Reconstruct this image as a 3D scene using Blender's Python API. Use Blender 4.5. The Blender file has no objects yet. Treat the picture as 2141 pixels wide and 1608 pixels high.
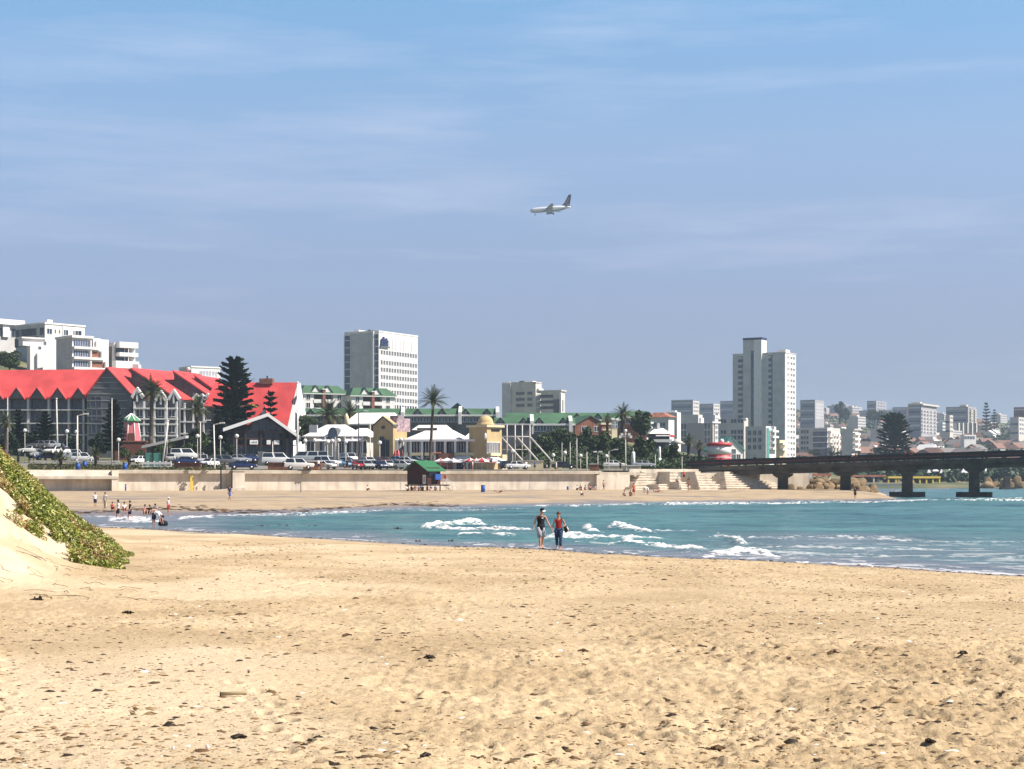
import bpy, bmesh, math, random
import numpy as np
from mathutils import Vector, Matrix

# ------------------------------------------------------------------ camera, sky, sun, exposure
F = 3568.0            # focal length in photograph pixels (2141 wide)
CX, HY, CH = 1070.5, 1003.0, 3.0   # centre column, horizon row, camera height
sc = bpy.context.scene
COL = sc.collection
cam_d = bpy.data.cameras.new("camera"); cam = bpy.data.objects.new("camera", cam_d); COL.objects.link(cam)
cam.location = (0, 0, CH); cam.rotation_euler = (math.pi / 2, 0, 0)
cam_d.sensor_width = 36; cam_d.lens = 36 * F / 2141; cam_d.shift_y = (HY - 804) / 2141
cam_d.clip_start = 0.5; cam_d.clip_end = 20000
sc.camera = cam
SUN_EL = math.radians(47); SUN_AZ = math.radians(102)      # azimuth clockwise from +Y
sd = Vector((math.sin(SUN_AZ) * math.cos(SUN_EL), math.cos(SUN_AZ) * math.cos(SUN_EL), math.sin(SUN_EL)))
sun_d = bpy.data.lights.new("sun", 'SUN'); sun_d.energy = 5.0; sun_d.angle = math.radians(0.53); sun_d.color = (1.0, 0.93, 0.84)
sun = bpy.data.objects.new("sun", sun_d); COL.objects.link(sun)
sun.rotation_euler = sd.to_track_quat('Z', 'Y').to_euler(); sun.location = (100, -50, 200)
W = bpy.data.worlds.new("World"); sc.world = W; W.use_nodes = True
nt = W.node_tree; N = nt.nodes; L = nt.links
bg = N['Background']; bg.inputs['Strength'].default_value = 0.05
sky = N.new('ShaderNodeTexSky'); sky.sky_type = 'NISHITA'; sky.sun_disc = False
sky.sun_elevation = SUN_EL; sky.sun_rotation = SUN_AZ
sky.air_density = 1.0; sky.dust_density = 0.6; sky.ozone_density = 2.0
def wn(t, **k):
    n = N.new(t)
    for a, b in k.items(): setattr(n, a, b)
    return n
tc = wn('ShaderNodeTexCoord'); sep = wn('ShaderNodeSeparateXYZ'); L.new(tc.outputs['Generated'], sep.inputs[0])
el = wn('ShaderNodeMapRange'); L.new(sep.outputs['Z'], el.inputs['Value']); el.inputs[1].default_value = 0.0; el.inputs[2].default_value = 1.0
tr = wn('ShaderNodeValToRGB'); L.new(el.outputs[0], tr.inputs[0])      # tints the low sky like haze, dims the unseen upper sky to cut fill
cr = tr.color_ramp
STOPS = [(0.0, (0.365, 0.391, 0.717)), (0.036, (0.485, 0.516, 0.913)), (0.11, (1.031, 0.971, 1.278)), (0.195, (1.545, 1.567, 1.713)), (0.27, (1.368, 1.856, 2.025)), (0.42, (0.55, 0.62, 0.68)), (1.0, (0.45, 0.5, 0.55))]
cr.elements[0].position = 0; cr.elements[0].color = (*STOPS[0][1], 1); cr.elements[1].position = 1; cr.elements[1].color = (*STOPS[-1][1], 1)
for p, c in STOPS[1:-1]:
    c = (*c, 1)
    e = cr.elements.new(p); e.color = c
mul = wn('ShaderNodeMix', data_type='RGBA', blend_type='MULTIPLY'); mul.inputs[0].default_value = 1
L.new(sky.outputs[0], mul.inputs[6]); L.new(tr.outputs[0], mul.inputs[7])
# thin streaks of high cloud
mp = wn('ShaderNodeMapping'); mp.inputs['Scale'].default_value = (1.6, 1.6, 15); mp.inputs['Rotation'].default_value = (0, math.radians(3), 0)
L.new(tc.outputs['Generated'], mp.inputs[0])
cn = wn('ShaderNodeTexNoise'); cn.inputs['Scale'].default_value = 2.3; cn.inputs['Detail'].default_value = 6; cn.inputs['Roughness'].default_value = 0.62
L.new(mp.outputs[0], cn.inputs[0])
crr = wn('ShaderNodeMapRange'); crr.inputs[1].default_value = 0.50; crr.inputs[2].default_value = 0.80; crr.inputs[4].default_value = 0.26
L.new(cn.outputs[0], crr.inputs[0])
mx = wn('ShaderNodeMix', data_type='RGBA'); L.new(crr.outputs[0], mx.inputs[0]); L.new(mul.outputs[2], mx.inputs[6]); mx.inputs[7].default_value = (12.6, 12.0, 13.6, 1)
L.new(mx.outputs[2], bg.inputs['Color'])
sc.view_settings.view_transform = 'Standard'; sc.view_settings.look = 'None'; sc.view_settings.exposure = 0.80; sc.view_settings.gamma = 1.0
sc.render.engine = 'CYCLES'
sc.cycles.max_bounces = 6; sc.cycles.volume_bounces = 0; sc.cycles.transparent_max_bounces = 6
sc.cycles.caustics_reflective = False; sc.cycles.caustics_refractive = False
random.seed(7)

# ------------------------------------------------------------------ helpers
def at(px, py, Y):                       # photograph pixel at distance Y -> point
    return Vector(((px - CX) / F * Y, Y, CH - (py - HY) / F * Y))
def zat(py, Y): return CH - (py - HY) / F * Y
def xat(px, Y): return (px - CX) / F * Y
def hash2(ix, iy, seed):
    h = (ix.astype(np.int64) * 374761393 + iy.astype(np.int64) * 668265263 + seed * 974634777) & 0x7fffffff
    h = ((h ^ (h >> 13)) * 1274126177) & 0x7fffffff
    return ((h ^ (h >> 16)) & 0xffff) / 65535.0
def noise2(x, y, seed=0):
    ix = np.floor(x); iy = np.floor(y); fx = x - ix; fy = y - iy
    fx = fx * fx * (3 - 2 * fx); fy = fy * fy * (3 - 2 * fy)
    a = hash2(ix, iy, seed); b = hash2(ix + 1, iy, seed); c = hash2(ix, iy + 1, seed); d = hash2(ix + 1, iy + 1, seed)
    return (a * (1 - fx) + b * fx) * (1 - fy) + (c * (1 - fx) + d * fx) * fy
def fbm(x, y, seed=0, oct=4):
    s = 0; a = 0.5; t = 0
    for o in range(oct):
        s = s + a * noise2(x * 2 ** o, y * 2 ** o, seed + o); t += a; a *= 0.5
    return s / t
def smooth(a, b, x):
    t = np.clip((x - a) / (b - a), 0, 1); return t * t * (3 - 2 * t)

MATS = {}
def mat(name, col, rough=0.7, metal=0.0, var=0.12, vscale=3.0, spec=0.35, bump=0.0, bscale=20.0, col2=None, emit=None, alpha=None):
    if name in MATS: return MATS[name]
    m = bpy.data.materials.new(name); m.use_nodes = True
    n = m.node_tree.nodes; l = m.node_tree.links; p = n['Principled BSDF']
    p.inputs['Roughness'].default_value = rough; p.inputs['Metallic'].default_value = metal; p.inputs['Specular IOR Level'].default_value = spec
    tcn = n.new('ShaderNodeTexCoord')
    if var > 0:
        nz = n.new('ShaderNodeTexNoise'); nz.inputs['Scale'].default_value = vscale; nz.inputs['Detail'].default_value = 5
        l.new(tcn.outputs['Object'], nz.inputs[0])
        r = n.new('ShaderNodeValToRGB'); r.color_ramp.elements[0].position = 0.32; r.color_ramp.elements[1].position = 0.68
        c2 = col2 or [c * (1 - var * 1.6) for c in col]
        r.color_ramp.elements[0].color = (*c2, 1); r.color_ramp.elements[1].color = (*[min(1, c * (1 + var * 0.6)) for c in col], 1)
        l.new(nz.outputs[0], r.inputs[0]); l.new(r.outputs[0], p.inputs['Base Color'])
    else: p.inputs['Base Color'].default_value = (*col, 1)
    if bump > 0:
        b2 = n.new('ShaderNodeTexNoise'); b2.inputs['Scale'].default_value = bscale; b2.inputs['Detail'].default_value = 4
        l.new(tcn.outputs['Object'], b2.inputs[0])
        bp = n.new('ShaderNodeBump'); bp.inputs['Strength'].default_value = bump; l.new(b2.outputs[0], bp.inputs['Height']); l.new(bp.outputs[0], p.inputs['Normal'])
    MATS[name] = m; return m

def prop(o, label=None, cat=None, group=None, kind=None):
    if label: o['label'] = label
    if cat: o['category'] = cat
    if group: o['group'] = group
    if kind: o['kind'] = kind
    return o
def thing(name, label, cat, loc=(0, 0, 0), rz=0.0, group=None):
    o = bpy.data.objects.new(name, None); o.empty_display_size = 0.2; COL.objects.link(o)
    o.location = loc; o.rotation_euler = (0, 0, rz)
    return prop(o, label, cat, group, 'thing')
def link(name, mesh, parent=None, loc=None, rot=None, scale=None):
    o = bpy.data.objects.new(name, mesh); COL.objects.link(o)
    if parent: o.parent = parent
    if loc is not None: o.location = loc
    if rot is not None: o.rotation_euler = rot
    if scale is not None: o.scale = scale
    return o
def dup(o, parent=None):
    c = o.copy(); COL.objects.link(c); c.parent = parent
    for ch in list(o.children):
        dup(ch, c)
    return c
def recolor(o, m, slot=0):
    o.material_slots[slot].link = 'OBJECT'; o.material_slots[slot].material = m

class MB:
    def __init__(s): s.v = []; s.f = []; s.mi = []; s.ms = []; s.M = None; s.sm = []
    def slot(s, m):
        m = MATS[m] if isinstance(m, str) else m
        if m not in s.ms: s.ms.append(m)
        return s.ms.index(m)
    def add(s, vs, fs, m, smooth=False):
        b = len(s.v); k = s.slot(m)
        for p in vs:
            p = Vector(p); s.v.append(tuple(s.M @ p) if s.M is not None else tuple(p))
        for f in fs: s.f.append([b + i for i in f]); s.mi.append(k); s.sm.append(smooth)
    def box(s, x0, x1, y0, y1, z0, z1, m):
        s.add([(x0, y0, z0), (x1, y0, z0), (x1, y1, z0), (x0, y1, z0), (x0, y0, z1), (x1, y0, z1), (x1, y1, z1), (x0, y1, z1)],
              [(3, 2, 1, 0), (4, 5, 6, 7), (0, 1, 5, 4), (1, 2, 6, 5), (2, 3, 7, 6), (3, 0, 4, 7)], m)
    def frustum(s, x0, x1, y0, y1, z0, z1, ix, iy, m, iy2=None):   # box whose top is inset: hipped roofs, plinths
        iy2 = iy if iy2 is None else iy2
        s.add([(x0, y0, z0), (x1, y0, z0), (x1, y1, z0), (x0, y1, z0), (x0 + ix, y0 + iy, z1), (x1 - ix, y0 + iy, z1), (x1 - ix, y1 - iy2, z1), (x0 + ix, y1 - iy2, z1)],
              [(3, 2, 1, 0), (4, 5, 6, 7), (0, 1, 5, 4), (1, 2, 6, 5), (2, 3, 7, 6), (3, 0, 4, 7)], m)
    def gable(s, x0, x1, y0, y1, z0, z1, m, axis='y', th=0.25, over=0.4):  # solid gable roof slabs, ridge along axis
        if axis == 'y':
            xm = (x0 + x1) / 2; k = (z1 - z0) / (xm - x0)
            for a, sgn in ((x0, -1), (x1, 1)):
                e = a + sgn * over; ze = z0 - k * over
                vs = [(xm, y0 - over, z1), (e, y0 - over, ze), (e, y1 + over, ze), (xm, y1 + over, z1)]
                s.slab(vs, th, m)
        else:
            ym = (y0 + y1) / 2; k = (z1 - z0) / (ym - y0)
            for a, sgn in ((y0, -1), (y1, 1)):
                e = a + sgn * over; ze = z0 - k * over
                vs = [(x0 - over, ym, z1), (x0 - over, e, ze), (x1 + over, e, ze), (x1 + over, ym, z1)]
                s.slab(vs, th, m)
    def slab(s, vs, th, m):             # quad thickened downwards
        vs = [Vector(p) for p in vs]; n = len(vs)
        lo = [p - Vector((0, 0, th)) for p in vs]
        s.add(vs + lo, [tuple(range(n)), tuple(range(2 * n - 1, n - 1, -1))] + [(i, i + n, (i + 1) % n + n, (i + 1) % n) for i in range(n)], m)
    def prism(s, poly, d0, d1, m, plane='xz'):     # polygon in a plane, extruded along the third axis
        n = len(poly)
        def P(a, b, d): return (a, d, b) if plane == 'xz' else ((d, a, b) if plane == 'yz' else (a, b, d))
        vs = [P(a, b, d0) for a, b in poly] + [P(a, b, d1) for a, b in poly]
        s.add(vs, [tuple(range(n)), tuple(range(2 * n - 1, n - 1, -1))] + [(i, i + n, (i + 1) % n + n, (i + 1) % n) for i in range(n)], m)
    def tube(s, a, b, r0, r1, m, n=8, caps=True):
        a = Vector(a); b = Vector(b); d = (b - a).normalized()
        u = d.orthogonal().normalized(); w = d.cross(u)
        vs = []
        for p, r in ((a, r0), (b, r1)):
            for i in range(n):
                t = 2 * math.pi * i / n; vs.append(p + u * math.cos(t) * r + w * math.sin(t) * r)
        fs = [(i, (i + 1) % n, (i + 1) % n + n, i + n) for i in range(n)]
        if caps: fs += [tuple(range(n - 1, -1, -1)), tuple(range(n, 2 * n))]
        s.add(vs, fs, m, True)
    def path(s, pts, rs, m, n=6):
        for i in range(len(pts) - 1): s.tube(pts[i], pts[i + 1], rs[i], rs[i + 1], m, n, i in (0, len(pts) - 2))
    def lathe(s, prof, c, m, n=16, smooth=True):
        vs = []; fs = []
        for r, z in prof:
            for i in range(n):
                t = 2 * math.pi * (i + 0.5) / n; vs.append((c[0] + r * math.cos(t), c[1] + r * math.sin(t), c[2] + z))
        for k in range(len(prof) - 1):
            for i in range(n): fs.append((k * n + i, k * n + (i + 1) % n, (k + 1) * n + (i + 1) % n, (k + 1) * n + i))
        fs += [tuple(range(n - 1, -1, -1)), tuple(range((len(prof) - 1) * n, len(prof) * n))]
        s.add(vs, fs, m, smooth)
    def ball(s, c, r, m, n=10, k=6, sq=(1, 1, 1)):
        vs = []; fs = []
        for j in range(k + 1):
            ph = math.pi * j / k
            for i in range(n):
                t = 2 * math.pi * i / n
                vs.append((c[0] + r * sq[0] * math.sin(ph) * math.cos(t), c[1] + r * sq[1] * math.sin(ph) * math.sin(t), c[2] + r * sq[2] * math.cos(ph)))
        for j in range(k):
            for i in range(n): fs.append((j * n + i, (j + 1) * n + i, (j + 1) * n + (i + 1) % n, j * n + (i + 1) % n))
        s.add(vs, fs, m, True)
    def mesh(s, name):
        me = bpy.data.meshes.new(name); me.from_pydata(s.v, [], s.f)
        for m in s.ms: me.materials.append(m)
        me.polygons.foreach_set('material_index', s.mi); me.polygons.foreach_set('use_smooth', s.sm); me.update()
        return me
    def build(s, name, parent=None, loc=None, rz=None):
        return link(name, s.mesh(name), parent, loc, None if rz is None else (0, 0, rz))

def grid_mesh(name, X, Y, Z, m, attrs=None, smooth=True):
    r, c = X.shape
    co = np.stack([X, Y, Z], -1).reshape(-1, 3).astype(np.float32)
    me = bpy.data.meshes.new(name); me.vertices.add(r * c); me.vertices.foreach_set('co', co.ravel())
    i = np.arange(r * c).reshape(r, c)
    q = np.stack([i[:-1, :-1], i[:-1, 1:], i[1:, 1:], i[1:, :-1]], -1).reshape(-1, 4)
    nf = len(q); me.loops.add(nf * 4); me.loops.foreach_set('vertex_index', q.ravel().astype(np.int32))
    me.polygons.add(nf); me.polygons.foreach_set('loop_start', np.arange(0, nf * 4, 4, dtype=np.int32))
    me.polygons.foreach_set('use_smooth', np.full(nf, smooth))
    me.materials.append(m); me.update(calc_edges=True)
    for k, v in (attrs or {}).items():
        a = me.attributes.new(k, 'FLOAT', 'POINT'); a.data.foreach_set('value', v.ravel().astype(np.float32))
    return me
# ------------------------------------------------------------------ setting: beach, sea, land
def nodes(name):
    m = bpy.data.materials.new(name); m.use_nodes = True; MATS[name] = m
    return m, m.node_tree.nodes, m.node_tree.links, m.node_tree.nodes['Principled BSDF']
def ramp(n, l, src, stops):
    r = n.new('ShaderNodeValToRGB'); l.new(src, r.inputs[0]); e = r.color_ramp.elements
    while len(e) < len(stops): e.new(0.5)
    for k, (p, c) in enumerate(stops): e[k].position = p; e[k].color = (*c, 1)
    return r.outputs[0]
def mixc(n, l, fac, a, b, mode='MIX'):
    x = n.new('ShaderNodeMix'); x.data_type = 'RGBA'; x.blend_type = mode
    for v, i in ((fac, 0), (a, 6), (b, 7)):
        if isinstance(v, (int, float)): x.inputs[i].default_value = v
        elif isinstance(v, tuple): x.inputs[i].default_value = (*v, 1)
        else: l.new(v, x.inputs[i])
    return x.outputs[2]
def noiset(n, l, src, scale, detail=4, rough=0.5):
    x = n.new('ShaderNodeTexNoise'); x.inputs['Scale'].default_value = scale; x.inputs['Detail'].default_value = detail; x.inputs['Roughness'].default_value = rough
    l.new(src, x.inputs[0]); return x.outputs[0]
def attr(n, name):
    x = n.new('ShaderNodeAttribute'); x.attribute_name = name; return x.outputs['Fac']

# sand
m, n, l, p = nodes('sand')
g = n.new('ShaderNodeNewGeometry').outputs['Position']
c1 = ramp(n, l, noiset(n, l, g, 0.35, 5), [(0.35, (0.43, 0.315, 0.185)), (0.65, (0.575, 0.435, 0.27))])
c2 = ramp(n, l, noiset(n, l, g, 14, 3), [(0.3, (0.72, 0.72, 0.72)), (0.6, (1, 1, 1))])
c3 = mixc(n, l, 0.8, c1, c2, 'MULTIPLY')
c4 = mixc(n, l, attr(n, 'wet'), c3, (0.20, 0.165, 0.15))
c5 = mixc(n, l, attr(n, 'soft'), c4, (0.64, 0.51, 0.355))
l.new(c5, p.inputs['Base Color'])
mr = n.new('ShaderNodeMapRange'); l.new(attr(n, 'wet'), mr.inputs[0]); mr.inputs[3].default_value = 0.95; mr.inputs[4].default_value = 0.16; l.new(mr.outputs[0], p.inputs['Roughness'])
p.inputs['Specular IOR Level'].default_value = 0.3
bp = n.new('ShaderNodeBump'); bp.inputs['Strength'].default_value = 0.9; bp.inputs['Distance'].default_value = 0.05
l.new(noiset(n, l, g, 9, 6, 0.65), bp.inputs['Height']); l.new(bp.outputs[0], p.inputs['Normal'])

def curve(pts):
    pts = np.array(sorted(pts)); return lambda x: np.interp(x, pts[:, 0], pts[:, 1])
YN = curve([(-300, 420), (-60, 150), (-37, 122), (-26, 108), (-16, 96), (-7.5, 85.6), (-2, 76.5), (1.2, 73.4), (7.7, 65), (16, 53.5), (26, 42), (60, 5)])
YF = curve([(-300, 350), (-60, 158), (-40, 145), (-29, 143), (-20, 153), (-13, 173), (2.8, 198), (14, 214), (27, 228), (53, 249), (60, 262), (64, 300), (75, 340), (95, 420), (120, 540), (150, 560), (250, 575), (500, 620)])
def beach_z(X, Y):
    jn = (noise2(X * 0.25, Y * 0.08, 3) - 0.5) * 3.0 + (noise2(X * 0.9, Y * 0.3, 4) - 0.5) * 1.2
    dn = YN(X) + jn - Y
    zn = np.where(dn > 0, 0.75 * (1 - np.exp(-np.maximum(dn, 0) / 26)), dn * 0.03)
    jf = (noise2(X * 0.12, Y * 0.05, 5) - 0.5) * 6
    df = Y - YF(X) - jf
    w = np.clip(270 + 0.42 * (X + 35) - YF(X), 20, 400)
    zf = np.where(df > 0, 1.32 * (1 - (1 - np.clip(df / w, 0, 1)) ** 1.6), df * 0.03)
    return np.maximum(np.maximum(zn, zf), -1.2), dn, df
def dune_z(X, Y):                        # sand bank on the left: a front slope and a steep right flank
    wob = (noise2(X * 0.5, Y * 0.35, 11) - 0.5)
    q = (-0.229 * Y - X + wob * 0.5 + (noise2(X * 1.3, Y * 1.1, 12) - 0.5) * 0.3) * 0.88
    e = np.interp(Y, [29, 33, 38, 46, 49.5, 57, 70, 90], [0.0, 0.12, 0.33, 0.66, 1.0, 1.0, 0.55, 0.0])
    e2 = np.interp(Y, [27, 31, 55, 90], [0.0, 1.0, 1.0, 0.0])
    h = 0.2 + np.maximum(q, -1.2 + 0 * q) * np.where(q > 0, e, 0.9) + np.exp(-(q - 0.1) ** 2 * 2.0) * 0.12 * e2 - 4 * smooth(72, 90, Y) - 2 * (1 - smooth(24, 29, Y))
    return np.minimum(h, 6.5 + wob)
rows = np.concatenate([np.exp(np.linspace(math.log(5), math.log(10), 20))[:-1], np.exp(np.linspace(math.log(10), math.log(75), 850))[:-1], np.exp(np.linspace(math.log(75), math.log(330), 170))])
uu = np.linspace(-0.42, 0.42, 760)
Yg, Ug = np.meshgrid(rows, uu, indexing='ij'); Xg = Ug * (Yg + 8)
Zb, dn, df = beach_z(Xg, Yg)
dz = dune_z(Xg, Yg)
dunem = smooth(-0.1, 0.5, dz - Zb)
kk = 0.18
Z0 = np.where(dz > Zb - 1.5, kk * np.log(np.exp(Zb / kk) + np.exp(np.clip(dz, -3, 9) / kk)), Zb)
dry = smooth(1.0, 6.0, dn)
tramp = smooth(0.35, 0.62, fbm(Xg * 0.18, Yg * 0.10, 21, 3)) * 0.75 + 0.25
right_more = 0.55 + 0.45 * smooth(-0.2, 0.12, Ug)
# trampled sand: overlapping foot-sized dimples, wind-drawn lumps
b1 = fbm(Xg * 2.6 + 0.8 * Yg * 0.3, Yg * 3.4, 31, 3) - 0.5
b2 = noise2(Xg * 7.5, Yg * 8.5, 41)
lump = np.clip(b2 - 0.62, 0, 1) * 2.2
pit = np.clip(noise2(Xg * 3.8 + 7, Yg * 5.2, 43) - 0.66, 0, 1) * 2.4
hf = np.abs(fbm(Xg * 4.6 + 3, Yg * 7.2, 45, 4) - 0.5) * -1.6 + 0.25
fade = np.clip(1.15 - Yg / 90, 0.25, 1)
calm = 1 - 0.85 * dunem
Z = Z0 + dry * fade * calm * tramp * right_more * (b1 * 0.11 + lump * 0.055 - pit * 0.10 + hf * 0.125) + dry * (fbm(Xg * 0.35, Yg * 0.35, 51, 3) - 0.5) * 0.14 + dunem * (fbm(Xg * 1.2 - Yg * 0.7, Yg * 0.9, 52, 4) - 0.5) * 0.12
farb = smooth(0.5, 6, df)
Z += farb * (fbm(Xg * 0.6, Yg * 0.35, 61, 3) - 0.5) * 0.10
# lines of footprints pressed into the soft sand
fr = random.Random(31)
for trail in range(26):
    x_, y_ = fr.uniform(-.34, .34), fr.uniform(11, 55); x_ *= y_; a_ = fr.uniform(0, 6.28)
    for k in range(fr.randrange(10, 34)):
        a_ += fr.uniform(-.08, .08); x_ += math.cos(a_) * .62; y_ += math.sin(a_) * .62; sd_ = .10 if k % 2 else -.10
        fx_, fy_ = x_ - math.sin(a_) * sd_, y_ + math.cos(a_) * sd_
        if not (10.3 < fy_ < 60) or abs(fx_ / (fy_ + 8)) > .40: continue
        i0, i1 = np.searchsorted(rows, [fy_ - .35, fy_ + .35]); jc_ = (fx_ / (fy_ + 8) + .42) / .84 * 759; wj = int(.4 / ((fy_ + 8) * .84 / 759)) + 2; j0, j1 = max(0, int(jc_) - wj), min(760, int(jc_) + wj)
        dx_, dy_ = Xg[i0:i1, j0:j1] - fx_, Yg[i0:i1, j0:j1] - fy_; u_ = dx_ * math.cos(a_) + dy_ * math.sin(a_); v_ = -dx_ * math.sin(a_) + dy_ * math.cos(a_)
        q_ = (u_ / .15) ** 2 + (v_ / .075) ** 2
        Z[i0:i1, j0:j1] += (-.055 * np.exp(-q_) + .022 * np.exp(-(np.sqrt(q_) - 1.45) ** 2 * 5)) * dry[i0:i1, j0:j1] * calm[i0:i1, j0:j1]
wet = np.clip(1 - smooth(0.02, np.where(farb > 0.2, 0.28, 0.15), Z + (noise2(Xg * 0.4, Yg * 0.2, 62) - 0.5) * 0.06), 0, 1) * (1 - dunem)
streak = smooth(0.62, 0.72, fbm(Xg * 0.09, Yg * 0.5, 63, 3)) * farb * 0.5
drift = smooth(0.42, 0.62, fbm((Xg + Yg * 0.45) * 1.6, (Yg - Xg * 0.5) * 0.35, 65, 4))
soft = np.clip(dunem * (0.30 + 0.55 * drift) + (1 - smooth(-0.16, 0.05, Ug)) * smooth(0.45, 0.6, fbm(Xg * 0.3, Yg * 0.16, 64, 3)) * dry * 0.6, 0, 1)
sand = link('sand', grid_mesh('sand', Xg, Yg, Z, m, {'wet': np.clip(wet + streak + farb * 0.24, 0, 1), 'soft': soft})); prop(sand, kind='structure')
Xa, Ya_ = np.meshgrid(np.linspace(-70, 70, 120), np.linspace(-60, 62, 110)); za_ = beach_z(Xa, Ya_)[0]
apron = link('sand_apron', grid_mesh('sand_apron', Xa, Ya_, za_ - 0.28, m, {'wet': np.zeros_like(za_), 'soft': np.zeros_like(za_)})); prop(apron, kind='structure')
def beach_h(x, y):
    X = np.array([[x]], dtype=float); Y = np.array([[y]], dtype=float)
    b = float(beach_z(X, Y)[0][0, 0]); d = float(dune_z(X, Y)[0, 0])
    return max(b, d)
_gr = np.log(rows)
def sand_h(x, y):                        # bilinear look-up of the built surface
    i = int(np.clip(np.searchsorted(rows, y) - 1, 0, len(rows) - 2)); fy = (y - rows[i]) / (rows[i + 1] - rows[i])
    out = []
    for k in (i, i + 1):
        u = np.clip((x / (rows[k] + 8) + 0.42) / 0.84 * (len(uu) - 1), 0, len(uu) - 1.001); j = int(u); fu = u - j
        out.append(Z[k, j] * (1 - fu) + Z[k, j + 1] * fu)
    return float(out[0] * (1 - fy) + out[1] * fy)
# the flat land the beach lies on, reaching far out to all sides
mb = MB(); mat('seabed_sand', (0.42, 0.32, 0.2), 0.95)
mb.add([(-6000, -3000, -1.4), (6000, -3000, -1.4), (6000, 9000, -1.4), (-6000, 9000, -1.4)], [(0, 1, 2, 3)], 'seabed_sand')
prop(mb.build('seabed'), kind='structure')

# sea
m, n, l, p = nodes('sea_water')
g = n.new('ShaderNodeNewGeometry').outputs['Position']
mpn = n.new('ShaderNodeMapping'); mpn.inputs['Scale'].default_value = (0.05, 0.11, 1); l.new(g, mpn.inputs[0])
ca = ramp(n, l, noiset(n, l, mpn.outputs[0], 1.0, 4), [(0.36, (0.028, 0.105, 0.112)), (0.5, (0.05, 0.15, 0.152)), (0.66, (0.072, 0.20, 0.19))])
cb = mixc(n, l, attr(n, 'shallow'), ca, (0.16, 0.18, 0.205))
mp3 = n.new('ShaderNodeMapping'); mp3.inputs['Scale'].default_value = (0.22, 0.75, 1); l.new(g, mp3.inputs[0])
st = ramp(n, l, noiset(n, l, mp3.outputs[0], 1.0, 7, 0.68), [(0.34, (0.55, 0.60, 0.68)), (0.5, (1, 1, 1)), (0.64, (1.4, 1.32, 1.3))])
cb = mixc(n, l, 1.0, cb, st, 'MULTIPLY')
cc = mixc(n, l, attr(n, 'foam'), cb, (0.95, 0.92, 0.93))
l.new(cc, p.inputs['Base Color'])
mr = n.new('ShaderNodeMapRange'); l.new(attr(n, 'foam'), mr.inputs[0]); mr.inputs[3].default_value = 0.22; mr.inputs[4].default_value = 0.9; l.new(mr.outputs[0], p.inputs['Roughness'])
p.inputs['Specular IOR Level'].default_value = 0.22
mp2 = n.new('ShaderNodeMapping'); mp2.inputs['Scale'].default_value = (0.9, 2.4, 1); l.new(g, mp2.inputs[0])
bp = n.new('ShaderNodeBump'); bp.inputs['Strength'].default_value = 1.0; bp.inputs['Distance'].default_value = 0.35
l.new(noiset(n, l, mp2.outputs[0], 0.9, 6, 0.6), bp.inputs['Height']); l.new(bp.outputs[0], p.inputs['Normal'])
ys = np.concatenate([np.linspace(1480, 1215, 25)[:-1], np.linspace(1215, 1018, 520), np.linspace(1016, 1008, 10)])
Yr = CH * F / (ys - HY); us = np.linspace(-0.40, 0.46, 1500)
Yw, Uw = np.meshgrid(Yr, us, indexing='ij'); Xw = Uw * Yw
PX = CX + F * Uw; PY = HY + CH * F / Yw
_, dnw, dfw = beach_z(Xw, Yw)
# noise frames measured on the water
nA = fbm(Xw * 0.9, Yw * 0.45, 71, 4); nB = fbm(Xw * 3.2, Yw * 1.3, 72, 3); nC = fbm(Xw * 0.25, Yw * 0.12, 73, 3); nB2 = fbm(Xw * 5.5, Yw * 2.2, 74, 3)
foam = np.zeros_like(Xw); hump = np.zeros_like(Xw)
def breaker(pts, th, strength=1.0, rag=0.5, lift=0.0):  # crest line through photograph points, ragged band of white water
    global foam, hump
    pts = np.array(pts, float); cx_ = np.interp(PX, pts[:, 0], pts[:, 1]); tt = np.interp(PX, pts[:, 0], np.array(th, float))
    inside = (PX >= pts[0, 0]) & (PX <= pts[-1, 0])
    ends = np.clip((PX - pts[0, 0]) / 14, 0, 1) * np.clip((pts[-1, 0] - PX) / 22, 0, 1)
    d = (PY - cx_ + (nA - 0.5) * tt * 1.0) / np.maximum(tt * 0.5, 0.3)
    band = np.clip(1.25 - np.abs(d), 0, 1) * 1.6
    v = np.clip(band - (0.45 + rag) * smooth(0.34, 0.64, 1 - (0.6 * nB + 0.4 * nB2)) * 1.5, 0, 1) * inside * np.clip(ends * 2, 0, 1) * strength
    foam = np.maximum(foam, v * (0.55 + 0.45 * smooth(0.3, 0.6, nB2)))
    hump = np.maximum(hump, np.exp(-(d - 0.3) ** 2 * 0.8) * inside * ends * lift)
breaker([(878, 1101), (905, 1100), (945, 1106), (1000, 1106)], [4, 5, 5, 3], 1, .35, .25)
breaker([(900, 1100), (935, 1098), (985, 1092), (1020, 1097)], [4, 9, 13, 4], 1, .3, .45)
breaker([(950, 1106), (1040, 1105), (1125, 1107)], [3, 5, 4], .9, .5, .2)
breaker([(955, 1121), (985, 1118), (1015, 1119)], [4, 6, 3], 1, .35, .15)
breaker([(1025, 1119), (1080, 1121)], [4, 3], 1, .4, .1)
breaker([(1135, 1126), (1160, 1124), (1195, 1122), (1260, 1126), (1390, 1125)], [5, 11, 16, 8, 3], 1, .2, .3)
breaker([(1215, 1104), (1232, 1105), (1265, 1114)], [3, 9, 3], .9, .45, .35)
breaker([(1268, 1104), (1292, 1098), (1322, 1106), (1375, 1112)], [4, 9, 7, 3], 1, .55, .45)
breaker([(1330, 1108), (1460, 1109)], [3, 3], .6, .9)
breaker([(1268, 1137), (1310, 1133), (1372, 1142), (1430, 1149), (1485, 1152)], [5, 10, 9, 11, 4], 1, .45, .3)
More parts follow.
